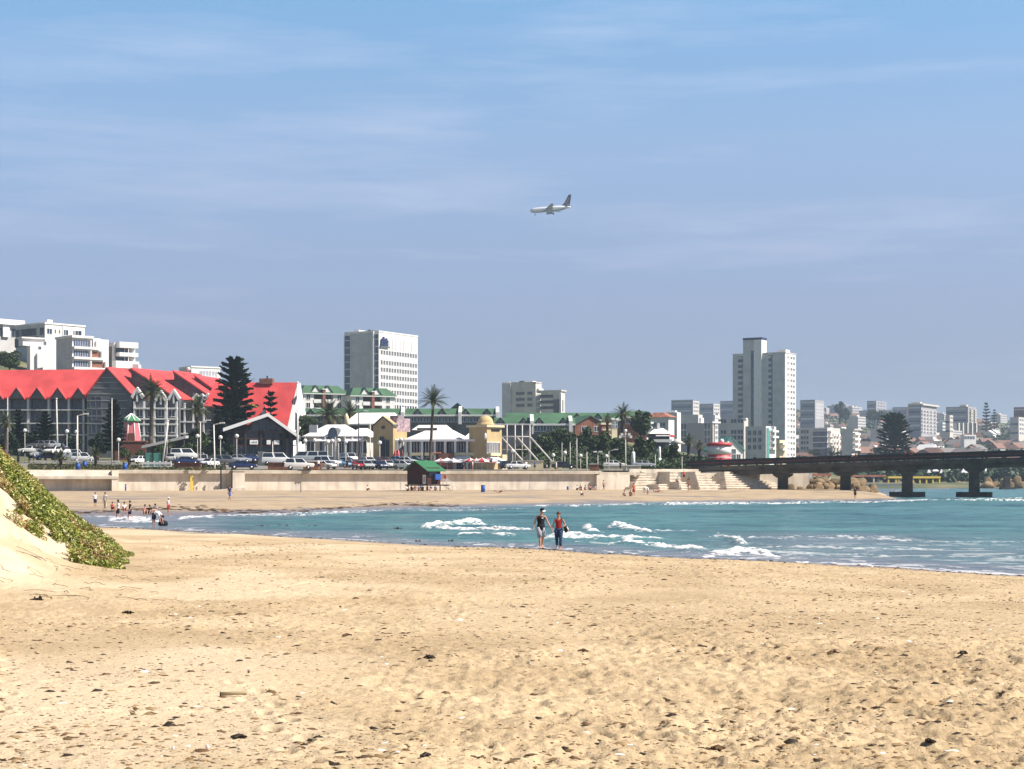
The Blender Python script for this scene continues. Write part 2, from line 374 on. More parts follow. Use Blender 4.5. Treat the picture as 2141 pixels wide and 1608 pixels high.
breaker([(1465, 1166), (1500, 1160), (1545, 1153), (1590, 1157), (1640, 1168)], [5, 16, 20, 12, 4], 1, .5, .2)
breaker([(1478, 1126), (1503, 1121), (1545, 1132), (1570, 1142)], [4, 10, 14, 5], .8, .8, .45)
breaker([(1560, 1126), (1760, 1127), (1900, 1130), (2141, 1136)], [4, 5, 4, 3], .55, 1.1, .12)
breaker([(1600, 1141), (1750, 1143), (1850, 1147), (2000, 1148)], [6, 7, 7, 4], .5, 1.2)
breaker([(1560, 1156), (1720, 1160), (1900, 1163), (2141, 1166)], [6, 6, 7, 4], .45, 1.25)
breaker([(1660, 1176), (1690, 1176), (1700, 1177)], [5, 5, 3], .9, .5)
breaker([(1860, 1191), (1910, 1192)], [4, 3], .8, .6)
breaker([(370, 1088), (395, 1083), (425, 1084), (450, 1086)], [3, 6, 5, 2], 1, .4, .2)
breaker([(225, 1086), (300, 1087), (345, 1090)], [6, 7, 4], .9, .5)
breaker([(420, 1078), (600, 1074), (720, 1071), (840, 1068)], [4, 5, 5, 5], .75, .9)
breaker([(800, 1069), (950, 1067), (1100, 1064)], [3, 3, 3], .5, 1)
breaker([(1115, 1057), (1150, 1056)], [5, 4], 1, .4)
breaker([(1180, 1058), (1290, 1055), (1330, 1053), (1500, 1051)], [3, 4, 5, 4], .85, .7)
breaker([(1380, 1056), (1560, 1053), (1740, 1051), (1850, 1050)], [3, 4, 4, 4], .8, .8)
breaker([(1840, 1048), (2000, 1046), (2240, 1044)], [4, 4, 4], .9, .5)
breaker([(200, 1082), (330, 1080)], [5, 5], .6, .8)
breaker([(1150, 1131), (1300, 1136)], [3, 3], .5, 1)
# swash lace along both shores and faint drifting streaks
lace = smooth(0.55, 0.66, nB) * smooth(0.5, 0.6, nA)
foam = np.maximum(foam, 0.55 * lace * (1 - smooth(1, 7, -dnw)) * (dnw < 1))
foam = np.maximum(foam, 0.7 * (1 - smooth(0.1, 0.5, np.abs(dnw + 0.4))) * smooth(0.5, 0.62, nC))
foam = np.maximum(foam, 0.6 * lace * (1 - smooth(1, 14, -dfw)) * (dfw < 1))
foam = np.maximum(foam, 0.30 * smooth(0.60, 0.70, fbm(Xw * 0.8, Yw * 1.2, 77, 4)) * smooth(1118, 1140, PY) * smooth(1350, 1600, PX))
shallow = np.clip((1 - smooth(1.5, 13, -dnw + (nC - 0.5) * 8)) * 0.95 + (1 - smooth(2, 26, -dfw + (nC - 0.5) * 16)) * 0.75
                  + smooth(0.5, 0.7, fbm(Xw * 0.07, Yw * 0.05, 79, 3)) * 0.45 * smooth(1090, 1125, PY) + smooth(1300, 1700, PX) * smooth(1105, 1150, PY) * 0.45, 0, 1)
shallow = np.maximum(shallow, 0.95 * (1 - smooth(-27, -14, Xw + (nC - 0.5) * 6)))
swell = (fbm(Xw * 0.10, Yw * 0.24, 81, 3) - 0.5) * 0.42 + (fbm(Xw * 0.7, Yw * 1.3, 82, 3) - 0.5) * 0.10
dep = smooth(0.5, 8, -dnw) * smooth(0.5, 10, -dfw)
Zw = 0.015 + swell * dep * np.clip(Yw / 120, 0.6, 1.6) + hump * (0.02 + 0.62 * nB * nA * 1.6) * dep + foam * 0.05 * dep * nB
sea = link('sea_water', grid_mesh('sea_water', Xw, Yw, Zw, m, {'foam': foam, 'shallow': shallow})); prop(sea, kind='structure')
mb = MB()
m2 = mat('open_sea', (0.035, 0.17, 0.175), 0.25, bump=0.4, bscale=0.6)
mb.add([(-0.46 * 0 + 3000, -2000, -0.3), (6000, -2000, -0.3), (6000, 9000, -0.3), (300, 9000, -0.3), (300, 640, -0.3), (90, 180, -0.3), (70, -2000, -0.3)], [(0, 1, 2, 3, 4, 5, 6)], m2)
prop(mb.build('open_sea'), kind='structure')

# land behind the sea wall, rising into hills
TU = [-0.55, -0.3, -0.216, -0.132, -0.048, 0.036, 0.12, 0.165, 0.204, 0.3, 0.5]
TY = [255, 330, 430, 500, 600, 750, 900, 1300, 1800, 2500, 3500]
TZ = [[4.4, 6, 10, 46, 60, 66, 66, 66, 66, 66, 66],
      [4.4, 6.0, 9, 37, 49, 52, 52, 52, 52, 52, 52],
      [4.4, 6.0, 8.5, 25, 35, 42, 45, 45, 45, 45, 45],
      [4.4, 5.5, 7, 18, 27, 31, 33, 33, 34, 36, 40],
      [4.4, 5.0, 6, 12, 20, 27, 30, 30, 34, 40, 50],
      [4.4, 4.8, 12, 17, 19, 22, 25, 35, 45, 60, 80],
      [4.4, 4.5, 7.5, 9.5, 11, 12, 12, 25, 60, 108, 115],
      [4.4, 4.4, 5, 6, 7, 9, 12, 27, 60, 108, 112],
      [-3, -3, -3, -3, 0.7, 7, 13, 30, 60, 100, 108],
      [-3, -3, -3, -3, 0.7, 6, 12, 28, 52, 84, 96],
      [-3, -3, -3, -3, 1.0, 5, 10, 20, 40, 60, 70]]
TZ = np.array(TZ, float)
def land_base(U, Y):
    iu = np.clip(np.searchsorted(TU, U) - 1, 0, len(TU) - 2); iy = np.clip(np.searchsorted(TY, Y) - 1, 0, len(TY) - 2)
    TUa = np.array(TU); TYa = np.array(TY, float)
    fu = np.clip((U - TUa[iu]) / (TUa[iu + 1] - TUa[iu]), 0, 1); fy = np.clip((Y - TYa[iy]) / (TYa[iy + 1] - TYa[iy]), 0, 1)
    return (TZ[iu, iy] * (1 - fu) + TZ[iu + 1, iy] * fu) * (1 - fy) + (TZ[iu, iy + 1] * (1 - fu) + TZ[iu + 1, iy + 1] * fu) * fy
def land_h(x, y): return float(land_base(np.array([x / y]), np.array([float(y)]))[0])
WA = Vector((-90.0, 246.1, 0)); WB = Vector((14.0, 290.0, 0))          # line of the sea wall face
def wall_y(x): return WA.y + (x - WA.x) * (WB.y - WA.y) / (WB.x - WA.x)
m, n, l, p = nodes('hill_ground')
g = n.new('ShaderNodeNewGeometry').outputs['Position']
ch = ramp(n, l, noiset(n, l, g, 0.05, 6, 0.6), [(0.35, (0.05, 0.075, 0.028)), (0.5, (0.09, 0.105, 0.045)), (0.62, (0.2, 0.165, 0.09))])
ca = ramp(n, l, noiset(n, l, g, 0.8, 3), [(0.3, (0.16, 0.15, 0.14)), (0.7, (0.25, 0.235, 0.21))])
cg = ramp(n, l, noiset(n, l, g, 0.3, 5), [(0.35, (0.13, 0.14, 0.05)), (0.6, (0.27, 0.23, 0.1))])
l.new(mixc(n, l, attr(n, 'paved'), mixc(n, l, attr(n, 'lawn'), ch, cg), ca), p.inputs['Base Color']); p.inputs['Roughness'].default_value = 0.95
s_ = np.linspace(0, 1, 150) ** 2; u_ = np.linspace(-0.6, 0.5, 300)
S, U = np.meshgrid(s_, u_, indexing='ij')
Ys = np.where(U < 0.045, (WA.y - WA.x * 0.42212) / (1 - 0.42212 * U) + 0.7, np.interp(U, [0.045, 0.16, 0.175, 0.21, 0.5], [292, 312, 330, 575, 620]))
YL = Ys + (4200 - Ys) * S
ZL = land_base(U, YL) + smooth(400, 700, YL) * (fbm(U * YL * 0.02, YL * 0.02, 91, 4) - 0.5) * np.clip(YL * 0.006, 0, 12)
paved = (1 - smooth(330, 360, YL)) * smooth(2, 5, YL - Ys) * (1 - smooth(0.01, 0.05, U)) * np.where(U < -0.17, smooth(40, 50, YL - Ys), 1)
lawn = (1 - smooth(330, 380, YL)) * (1 - smooth(0.0, 0.05, U))
land = link('hills', grid_mesh('hills', U * YL, YL, ZL, m, {'paved': paved, 'lawn': lawn})); prop(land, kind='structure')
# ------------------------------------------------------------------ materials of the town
mat('white_wall', (0.80, 0.77, 0.74), 0.8, var=0.05, vscale=0.6)
mat('white_roof', (0.82, 0.78, 0.77), 0.6, var=0.05, vscale=0.4)
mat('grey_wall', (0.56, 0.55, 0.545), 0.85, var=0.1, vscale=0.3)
mat('beige_wall', (0.60, 0.56, 0.50), 0.85, var=0.1, vscale=0.3)
mat('cream_wall', (0.68, 0.58, 0.38), 0.85, var=0.1, vscale=0.4)
mat('tan_wall', (0.54, 0.40, 0.21), 0.85, var=0.1, vscale=0.5)
mat('dark_timber', (0.035, 0.032, 0.036), 0.7, var=0.3, vscale=1.0)
mat('red_brown', (0.16, 0.05, 0.03), 0.7, var=0.2)
mat('red_roof', (0.60, 0.07, 0.07), 0.6, var=0.16, vscale=0.25)
mat('red_paint', (0.55, 0.06, 0.07), 0.5, var=0.1)
mat('pink_paint', (0.66, 0.16, 0.19), 0.55, var=0.15)
mat('green_roof', (0.07, 0.155, 0.085), 0.6, var=0.18, vscale=0.3)
mat('green_paint', (0.06, 0.27, 0.12), 0.5, var=0.1)
mat('teal_roof', (0.10, 0.30, 0.26), 0.55, var=0.1)
mat('brick', (0.27, 0.115, 0.075), 0.85, var=0.25, vscale=1.2)
mat('slate', (0.10, 0.11, 0.115), 0.7, var=0.25, vscale=0.6)
mat('facade_grey', (0.13, 0.135, 0.145), 0.8, var=0.25, vscale=0.4)
mat('concrete', (0.56, 0.49, 0.40), 0.9, var=0.16, vscale=0.35, bump=0.15, bscale=4)
mat('pale_concrete', (0.72, 0.63, 0.52), 0.9, var=0.14, vscale=0.5, bump=0.15, bscale=4)
mat('dark_concrete', (0.085, 0.08, 0.07), 0.9, var=0.35, vscale=0.5, bump=0.2, bscale=3)
mat('iron', (0.018, 0.016, 0.022), 0.5, var=0.2)
mat('glass', (0.03, 0.045, 0.07), 0.12, var=0.4, vscale=0.9, spec=0.6)
mat('blue_glass', (0.07, 0.11, 0.19), 0.15, var=0.4, vscale=0.7, spec=0.6)
mat('curtain', (0.45, 0.45, 0.5), 0.9, var=0.2)
mat('frame_white', (0.78, 0.76, 0.74), 0.6, var=0)
mat('pole_grey', (0.62, 0.58, 0.54), 0.6, var=0.15)
mat('pole_white', (0.78, 0.74, 0.70), 0.6, var=0.1)
mat('globe', (0.82, 0.80, 0.76), 0.25, var=0)
mat('navy', (0.02, 0.035, 0.11), 0.5, var=0.1)
mat('blue', (0.03, 0.10, 0.40), 0.4, var=0.15)
mat('yellow', (0.70, 0.50, 0.08), 0.6, var=0.12)
mat('rust', (0.42, 0.15, 0.06), 0.8, var=0.2)
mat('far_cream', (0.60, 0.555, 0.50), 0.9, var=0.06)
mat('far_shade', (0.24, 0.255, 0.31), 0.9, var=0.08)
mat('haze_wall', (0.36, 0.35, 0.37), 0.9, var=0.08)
mat('terracotta', (0.40, 0.16, 0.10), 0.85, var=0.25, vscale=0.5)
mat('mural', (0.42, 0.30, 0.30), 0.8, var=0.5, vscale=1.6, col2=(0.16, 0.12, 0.16))
mat('black', (0.012, 0.012, 0.015), 0.5, var=0)
for q in ('red_roof', 'green_roof'):
    m = MATS[q]; n = m.node_tree.nodes; l = m.node_tree.links; p = n['Principled BSDF']; src = p.inputs['Base Color'].links[0].from_socket
    wv = n.new('ShaderNodeTexWave'); wv.inputs['Scale'].default_value = .55; wv.inputs['Distortion'].default_value = .4; l.new(n['Texture Coordinate'].outputs['Object'], wv.inputs[0])
    l.new(mixc(n, l, .22, src, ramp(n, l, wv.outputs[1], [(.0, (.25, .25, .25)), (.25, (1, 1, 1))]), 'MULTIPLY'), p.inputs['Base Color'])
for q in ('pale_concrete', 'concrete'):     # run-off stains down the concrete
    m = MATS[q]; n = m.node_tree.nodes; l = m.node_tree.links; p = n['Principled BSDF']; src = p.inputs['Base Color'].links[0].from_socket
    mp_ = n.new('ShaderNodeMapping'); mp_.inputs['Scale'].default_value = (1.1, 1.1, .12); l.new(n['Texture Coordinate'].outputs['Object'], mp_.inputs[0])
    l.new(mixc(n, l, .36, src, ramp(n, l, noiset(n, l, mp_.outputs[0], 1.0, 6, .65), [(.38, (.5, .47, .43)), (.55, (1, 1, 1))]), 'MULTIPLY'), p.inputs['Base Color'])
T60 = math.radians(60)

_wm = {}
def win_mesh(kind):                      # unit window, 1 x 1, facing -y
    if kind in _wm: return _wm[kind]
    fr, gl = {'dark': ('frame_white', 'glass'), 'blue': ('frame_white', 'blue_glass'), 'bare': ('facade_grey', 'glass'), 'hazy': ('grey_wall', 'blue_glass'), 'curt': ('frame_white', 'curtain')}[kind]
    b = MB()
    b.box(-.5, .5, 0, .5, -.5, .5, gl); f = .07
    for x0, x1, z0, z1 in ((-.5 - f, -.5, -.5 - f, .5 + f), (.5, .5 + f, -.5 - f, .5 + f), (-.5, .5, .5, .5 + f), (-.5, .5, -.5 - f, -.5), (-.035, .035, -.5, .5)):
        b.box(x0, x1, -.5, .5, z0, z1, fr)
    _wm[kind] = b.mesh('window'); return _wm[kind]
def window(t, face, a, z, w, h, kind='dark', d=0.12, name='window', off=0.0):
    if face == 'r': return link(name, win_mesh(kind), t, (a, -d * 0.3 - off, z), None, (w, d, h))
    return link(name, win_mesh(kind), t, (-d * 0.3 - off, a, z), (0, 0, -math.pi / 2), (w, d, h))

class Corner:
    """A block seen on its corner: left face x0..xc, right face xc..x1 in the photograph, at distance Y."""
    def __init__(s, name, label, cat, x0, xc, x1, yt, yb, Y, th=T60, group=None, deep=6.0, minL=8.0):
        s.s = Y / F; s.x0, s.xc, s.x1, s.yt, s.yb, s.Y = x0, xc, x1, yt, yb, Y
        s.R = max((x1 - xc) * s.s / math.cos(th), .5); s.Lf = max((xc - x0) * s.s / math.sin(th), minL if xc - x0 < 4 else .5)
        s.H = (yb - yt) * s.s
        p = at(xc, yb, Y); s.t = thing(name, label, cat, p, th, group); s.deep = deep
    def fx(s, px): return (px - s.xc) / (s.x1 - s.xc) * s.R
    def fy(s, px): return (s.xc - px) / (s.xc - s.x0) * s.Lf
    def z(s, py): return (s.yb - py) * s.s
    def walls(s, m, name='wall', top=None, cop=None):
        b = MB(); b.box(0, s.R, 0, s.Lf, -s.deep, s.H if top is None else top, m); o = b.build(name, s.t)
        if cop:
            b = MB(); b.box(-.25, s.R + .25, -.25, s.Lf + .25, s.H, s.H + .5, cop); b.build('parapet', s.t)
        return o
    def part(s, name, *boxes):
        b = MB()
        for bx in boxes: b.box(*bx)
        return b.build(name, s.t)
    def grid(s, face, pa, pz, w, h, kind='dark', off=0.0):
        f = s.fx if face == 'r' else s.fy
        for z in pz:
            for a in pa: window(s.t, face, f(a), s.z(z), w, h, kind, off=off)
def lin(a, b, n): return [a + (b - a) * i / max(n - 1, 1) for i in range(n)]

# ---- hotel tower
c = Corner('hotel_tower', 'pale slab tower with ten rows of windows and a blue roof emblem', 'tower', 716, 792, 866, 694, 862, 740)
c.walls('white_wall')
c.part('end_shade', (-.15, -.0, c.fy(780), c.fy(729), -5, c.H - .3, 'grey_wall'))  # shade of the left face painted as a grey sheet over white
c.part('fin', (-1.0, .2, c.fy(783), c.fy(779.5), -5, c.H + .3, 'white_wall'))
c.part('fin', (-.5, .2, c.fy(717.5), c.fy(716), -5, c.H - 1, 'white_wall'))
for a, b_ in ((716.5, 728), (784, 791.5)):
    b = MB(); y0, y1 = c.fy(b_), c.fy(a)
    b.box(-.14, .1, y0, y1, -5, c.H - 1, 'blue_glass')
    for k in range(11): b.box(-.2, .1, y0, y1, k * 3.15, k * 3.15 + .5, 'grey_wall')
    b.build('stair_window', c.t)
c.part('parapet', (-.2, c.R + .2, -.2, c.Lf, c.H, c.H + .6, 'white_wall'))
c.part('plant_room', (2, 7, c.fy(742), c.fy(732), c.H, c.H + 1.6, 'grey_wall'))
c.part('plant_room', (2, 6, c.fy(768), c.fy(762), c.H, c.H + 1.4, 'facade_grey'))
rowsz = [736, 757, 772, 787.5, 803, 818.5, 834, 849]; cnt = 0; rest = MB()
wp = lin(797, 862.5, 14)
for k, py in enumerate(rowsz):
    # rows drop slightly on the photograph with distance; in the building they are level
    for a in wp:
        if cnt < 100: window(c.t, 'r', c.fx(a), c.z(py - (794 - 792) * 0), 1.35, 1.9, 'dark', .16)
        else:
            x = c.fx(a); rest.box(x - .68, x + .68, -.06, .1, c.z(py) - .95, c.z(py) + .95, 'glass')
        cnt += 1
o = rest.build('window', c.t); prop(o, kind='stuff')
for k in range(13): c.part('rib', (c.fx(797 + k * 5.2) - .25, c.fx(797 + k * 5.2) + .25, -.3, .1, c.z(728), c.z(706), 'frame_white'))
b = MB()
for x, z, w, h in ((0, 0, 5.6, .9), (.3, 1.1, 1.0, 1.8), (1.5, 1.2, 1.1, 2.7), (2.7, 1.1, .9, 1.9), (3.8, 1.2, 1.0, 2.2), (4.9, 1.1, .7, 1.4)): b.box(c.fx(794) + x, c.fx(794) + x + w, -.8, -.3, c.z(722) + z, c.z(722) + z + h, 'navy')
b.box(c.fx(793), c.fx(794) + 6.4, -.7, -.3, c.z(726), c.z(726) + .7, 'facade_grey')
b.build('emblem', c.t)

# ---- residential tower
c = Corner('residential_tower', 'tallest apartment tower, shaded grey flank and bright windowed end wall', 'tower', 1540, 1642, 1673, 738, 962, 860)
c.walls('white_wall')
c.part('flank_shade_or_colour', (-.2, 0, c.fy(1641), c.fy(1617.5), -5, c.H, 'grey_wall'))  # flank shade put into grey panels laid on the white wall
c.part('flank_shade_or_colour', (-.2, 0, c.fy(1609.5), c.fy(1600), -5, c.H, 'grey_wall'))
c.part('flank_shade_or_colour', (-.25, 0, c.fy(1550), c.fy(1540), -5, c.H - .3, 'grey_wall'))
c.part('core_shaft', (-1.4, 5.5, c.fy(1598), c.fy(1583), -5, c.z(708), 'white_wall'), (-1.4, 5.5, c.fy(1577), c.fy(1562), -5, c.z(708), 'grey_wall'), (-1.2, 5.5, c.fy(1583), c.fy(1577), c.z(731), c.z(708), 'grey_wall'))  # lit half of the shaft coloured white, shaded half grey
c.part('shaft_cap', (-1.5, 5.6, c.fy(1598.5), c.fy(1561.5), c.z(708), c.z(703.5), 'navy'))
c.part('sign_panel', (5.5, 5.8, c.fy(1596), c.fy(1564), c.z(732), c.z(711), 'frame_white'))
c.part('core_window', (-.9, .1, c.fy(1583), c.fy(1577), -5, c.z(731), 'blue_glass'))
for a, b_ in ((1550, 1561.5), (1586, 1600), (1609.5, 1617.5)):
    b = MB(); b.box(-.12, .1, c.fy(b_), c.fy(a), -5, c.H - .8, 'blue_glass')
    if a != 1586:
        for k in range(19): b.box(-.26, .1, c.fy(b_) + .6, c.fy(a), k * 2.87, k * 2.87 + 1.25, 'grey_wall')
    else:
        b.box(-.2, .1, c.fy(1590), c.fy(1586), -5, c.H, 'grey_wall'); b.box(-.2, .1, c.fy(1600), c.fy(1597), -5, c.H, 'grey_wall')
        for k in range(19): b.box(-.26, .1, c.fy(1598), c.fy(1590), k * 2.87, k * 2.87 + 1.4, 'grey_wall')
    b.build('window_strip', c.t)
c.part('roof_hut', (2, 8, c.fy(1640), c.fy(1624), c.H, c.z(730), 'white_wall'))
c.part('roof_rim', (-.3, c.R + .2, -.2, c.Lf, c.H, c.H + .5, 'beige_wall'))
for k in range(19):
    z = c.H - 2.0 - k * 2.89
    for a, w in ((1649.5, 1.5), (1655, .8), (1660, 2.1), (1667, 2.4)): window(c.t, 'r', c.fx(a), z, w * .88, 1.2, 'dark', .14)

# ---- white apartments on the left hill
c = Corner('apartment_block', 'white flat-roofed apartments with a shaded grey flank, on the left hilltop', 'apartments', 14, 94, 158, 677, 742, 545, math.radians(50))
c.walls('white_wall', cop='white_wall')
c.part('flank_shade_or_colour', (-.12, 0, .2, c.Lf, -5, c.H - .2, 'grey_wall'))  # grey sheet paints the shade of the left face
c.grid('l', [20, 34, 42, 50, 57, 66, 87], [692], 1.9, 2.0, 'bare', .12)
c.grid('l', [18, 26, 34, 42, 56, 70], [712], 2.2, 2.6, 'bare', .12)
c.grid('r', [101, 127, 143], [692], 1.8, 1.7); c.grid('r', [110.5, 117], [691], .5, 1.2); c.grid('r', [147], [694], 2.6, 2.4)
c.part('roof_tank', (2, 4, c.fy(86), c.fy(80), c.H + .5, c.H + 1.6, 'white_wall')); c.part('roof_tank', (3, 4.2, c.fy(64), c.fy(59), c.H, c.H + 1.1, 'white_wall'))
c.part('seam', (c.fx(122), c.fx(124), -.15, .1, c.z(704), c.H, 'grey_wall'))
c = Corner('apartment_block', 'white apartment with a flared roof slab at the far left edge', 'apartments', -70, -3, 30, 678, 742, 560, math.radians(50))
c.walls('grey_wall'); c.part('roof_slab', (-1.5, c.R + 1, -1.5, c.Lf, c.H, c.z(667), 'white_roof'))
c.part('fin', (c.fx(2), c.fx(12), -.8, .1, c.z(704), c.H, 'white_wall')); c.grid('r', [-1, 22], [694], 2.2, 2.4, 'bare'); c.grid('l', [-10, -25], [694], 2.2, 2.2, 'bare')
c = Corner('villa', 'white cube villa with a small square window below the hilltop flats', 'house', 52, 63, 104, 722, 760, 500, math.radians(35))
c.walls('white_wall'); c.part('upper_storey', (-1.5, c.fx(90), 2, c.Lf + 3, c.H, c.z(707), 'white_wall')); c.part('roof_slab', (-2, c.fx(92), 1.4, c.Lf + 3, c.z(707), c.z(704), 'white_roof'))
c.part('annex', (c.fx(92), c.fx(104), 3, 8, c.H, c.z(712), 'grey_wall'))
c.grid('r', [80], [726.5], .8, .8); c.part('entrance', (c.fx(74), c.fx(84), -.8, .1, -3, c.z(738), 'white_wall'))
c.grid('r', [95], [714.5], .9, 1.1, off=-3)
c = Corner('apartment_block', 'three-storey apartments with rounded white balcony bands above the red hotel', 'apartments', 104, 152, 214, 706, 775, 490, math.radians(42))
c.walls('white_wall')
c.part('flank_shade_or_colour', (-.15, 0, .3, c.Lf, -5, c.H, 'grey_wall'))  # left face darkened by colour, standing in for its shade
for k, py in enumerate((717, 738.5, 760)):
    c.grid('l', [149, 139], [py], 1.2, 2.0, 'blue', .1)
    b = MB(); b.box(c.fx(154), c.fx(178), -.15, .1, c.z(py + 6), c.z(py - 6), 'blue_glass')
    for q in range(6): b.box(c.fx(156 + q * 4), c.fx(157 + q * 4), -.2, .1, c.z(py + 6), c.z(py - 6), 'curtain')
    b.build('window', c.t)
    ext = (196, 205, 212)[k]
    b = MB(); b.box(c.fx(152), c.fx(ext), -1.0, .1, c.z(py + 12), c.z(py + 7), 'white_wall'); b.box(c.fx(180), c.fx(182), -.9, .1, c.z(py + 7), c.z(py - 7), 'white_wall'); b.box(c.fx(ext - 6), c.fx(ext - 4), -.9, .1, c.z(py + 7), c.z(py - 7), 'white_wall'); b.build('balcony', c.t)
    c.part('recess', (c.fx(183), c.fx(ext - 7), -.12, .1, c.z(py + 6), c.z(py - 6), 'brick' if k else 'glass'))
c.part('roof_slab', (-.6, c.fx(186), -.8, c.Lf, c.H, c.H + .7, 'white_wall'))
c.part('turret', (c.fx(186), c.fx(199), -.3, 4, c.H - 3.5, c.H + .2, 'white_wall'))
c = Corner('apartment_block', 'grey apartments with two white balcony boxes, right end of hilltop', 'apartments', 203, 238, 276, 716, 772, 500, math.radians(40))
c.walls('grey_wall'); c.part('balcony', (c.fx(242), c.fx(275), -2.2, .1, c.z(727), c.z(715), 'white_wall')); c.part('balcony', (c.fx(242), c.fx(275), -2.2, .1, c.z(745), c.z(737), 'white_wall')); c.part('balcony', (c.fx(235), c.fx(276), -2.4, .1, c.z(770), c.z(755), 'white_wall'))
c.part('post', (c.fx(258), c.fx(259), -2.0, -1.8, c.z(755), c.z(727), 'white_wall')); c.grid('r', [245, 252, 262], [733, 750], 1.3, 1.5, 'bare')
c.part('stair_bay', (-.25, 0, c.fy(232), c.fy(216), -5, c.z(724), 'facade_grey'))
c = Corner('apartment_block', 'low white rooftop storey with a long window behind the red roofs', 'apartments', 366, 400, 454, 768, 800, 600, math.radians(35))
c.walls('white_wall', cop='white_wall'); c.grid('r', [421, 432, 443], [782], 2.2, 2.4, 'curt'); c.part('balcony', (c.fx(418), c.fx(453), -1.5, .1, c.z(793), c.z(789), 'white_wall'))
c.part('flank_shade_or_colour', (-.12, 0, .2, c.Lf, -4, c.H, 'grey_wall'))  # shaded side coloured grey over the white walls

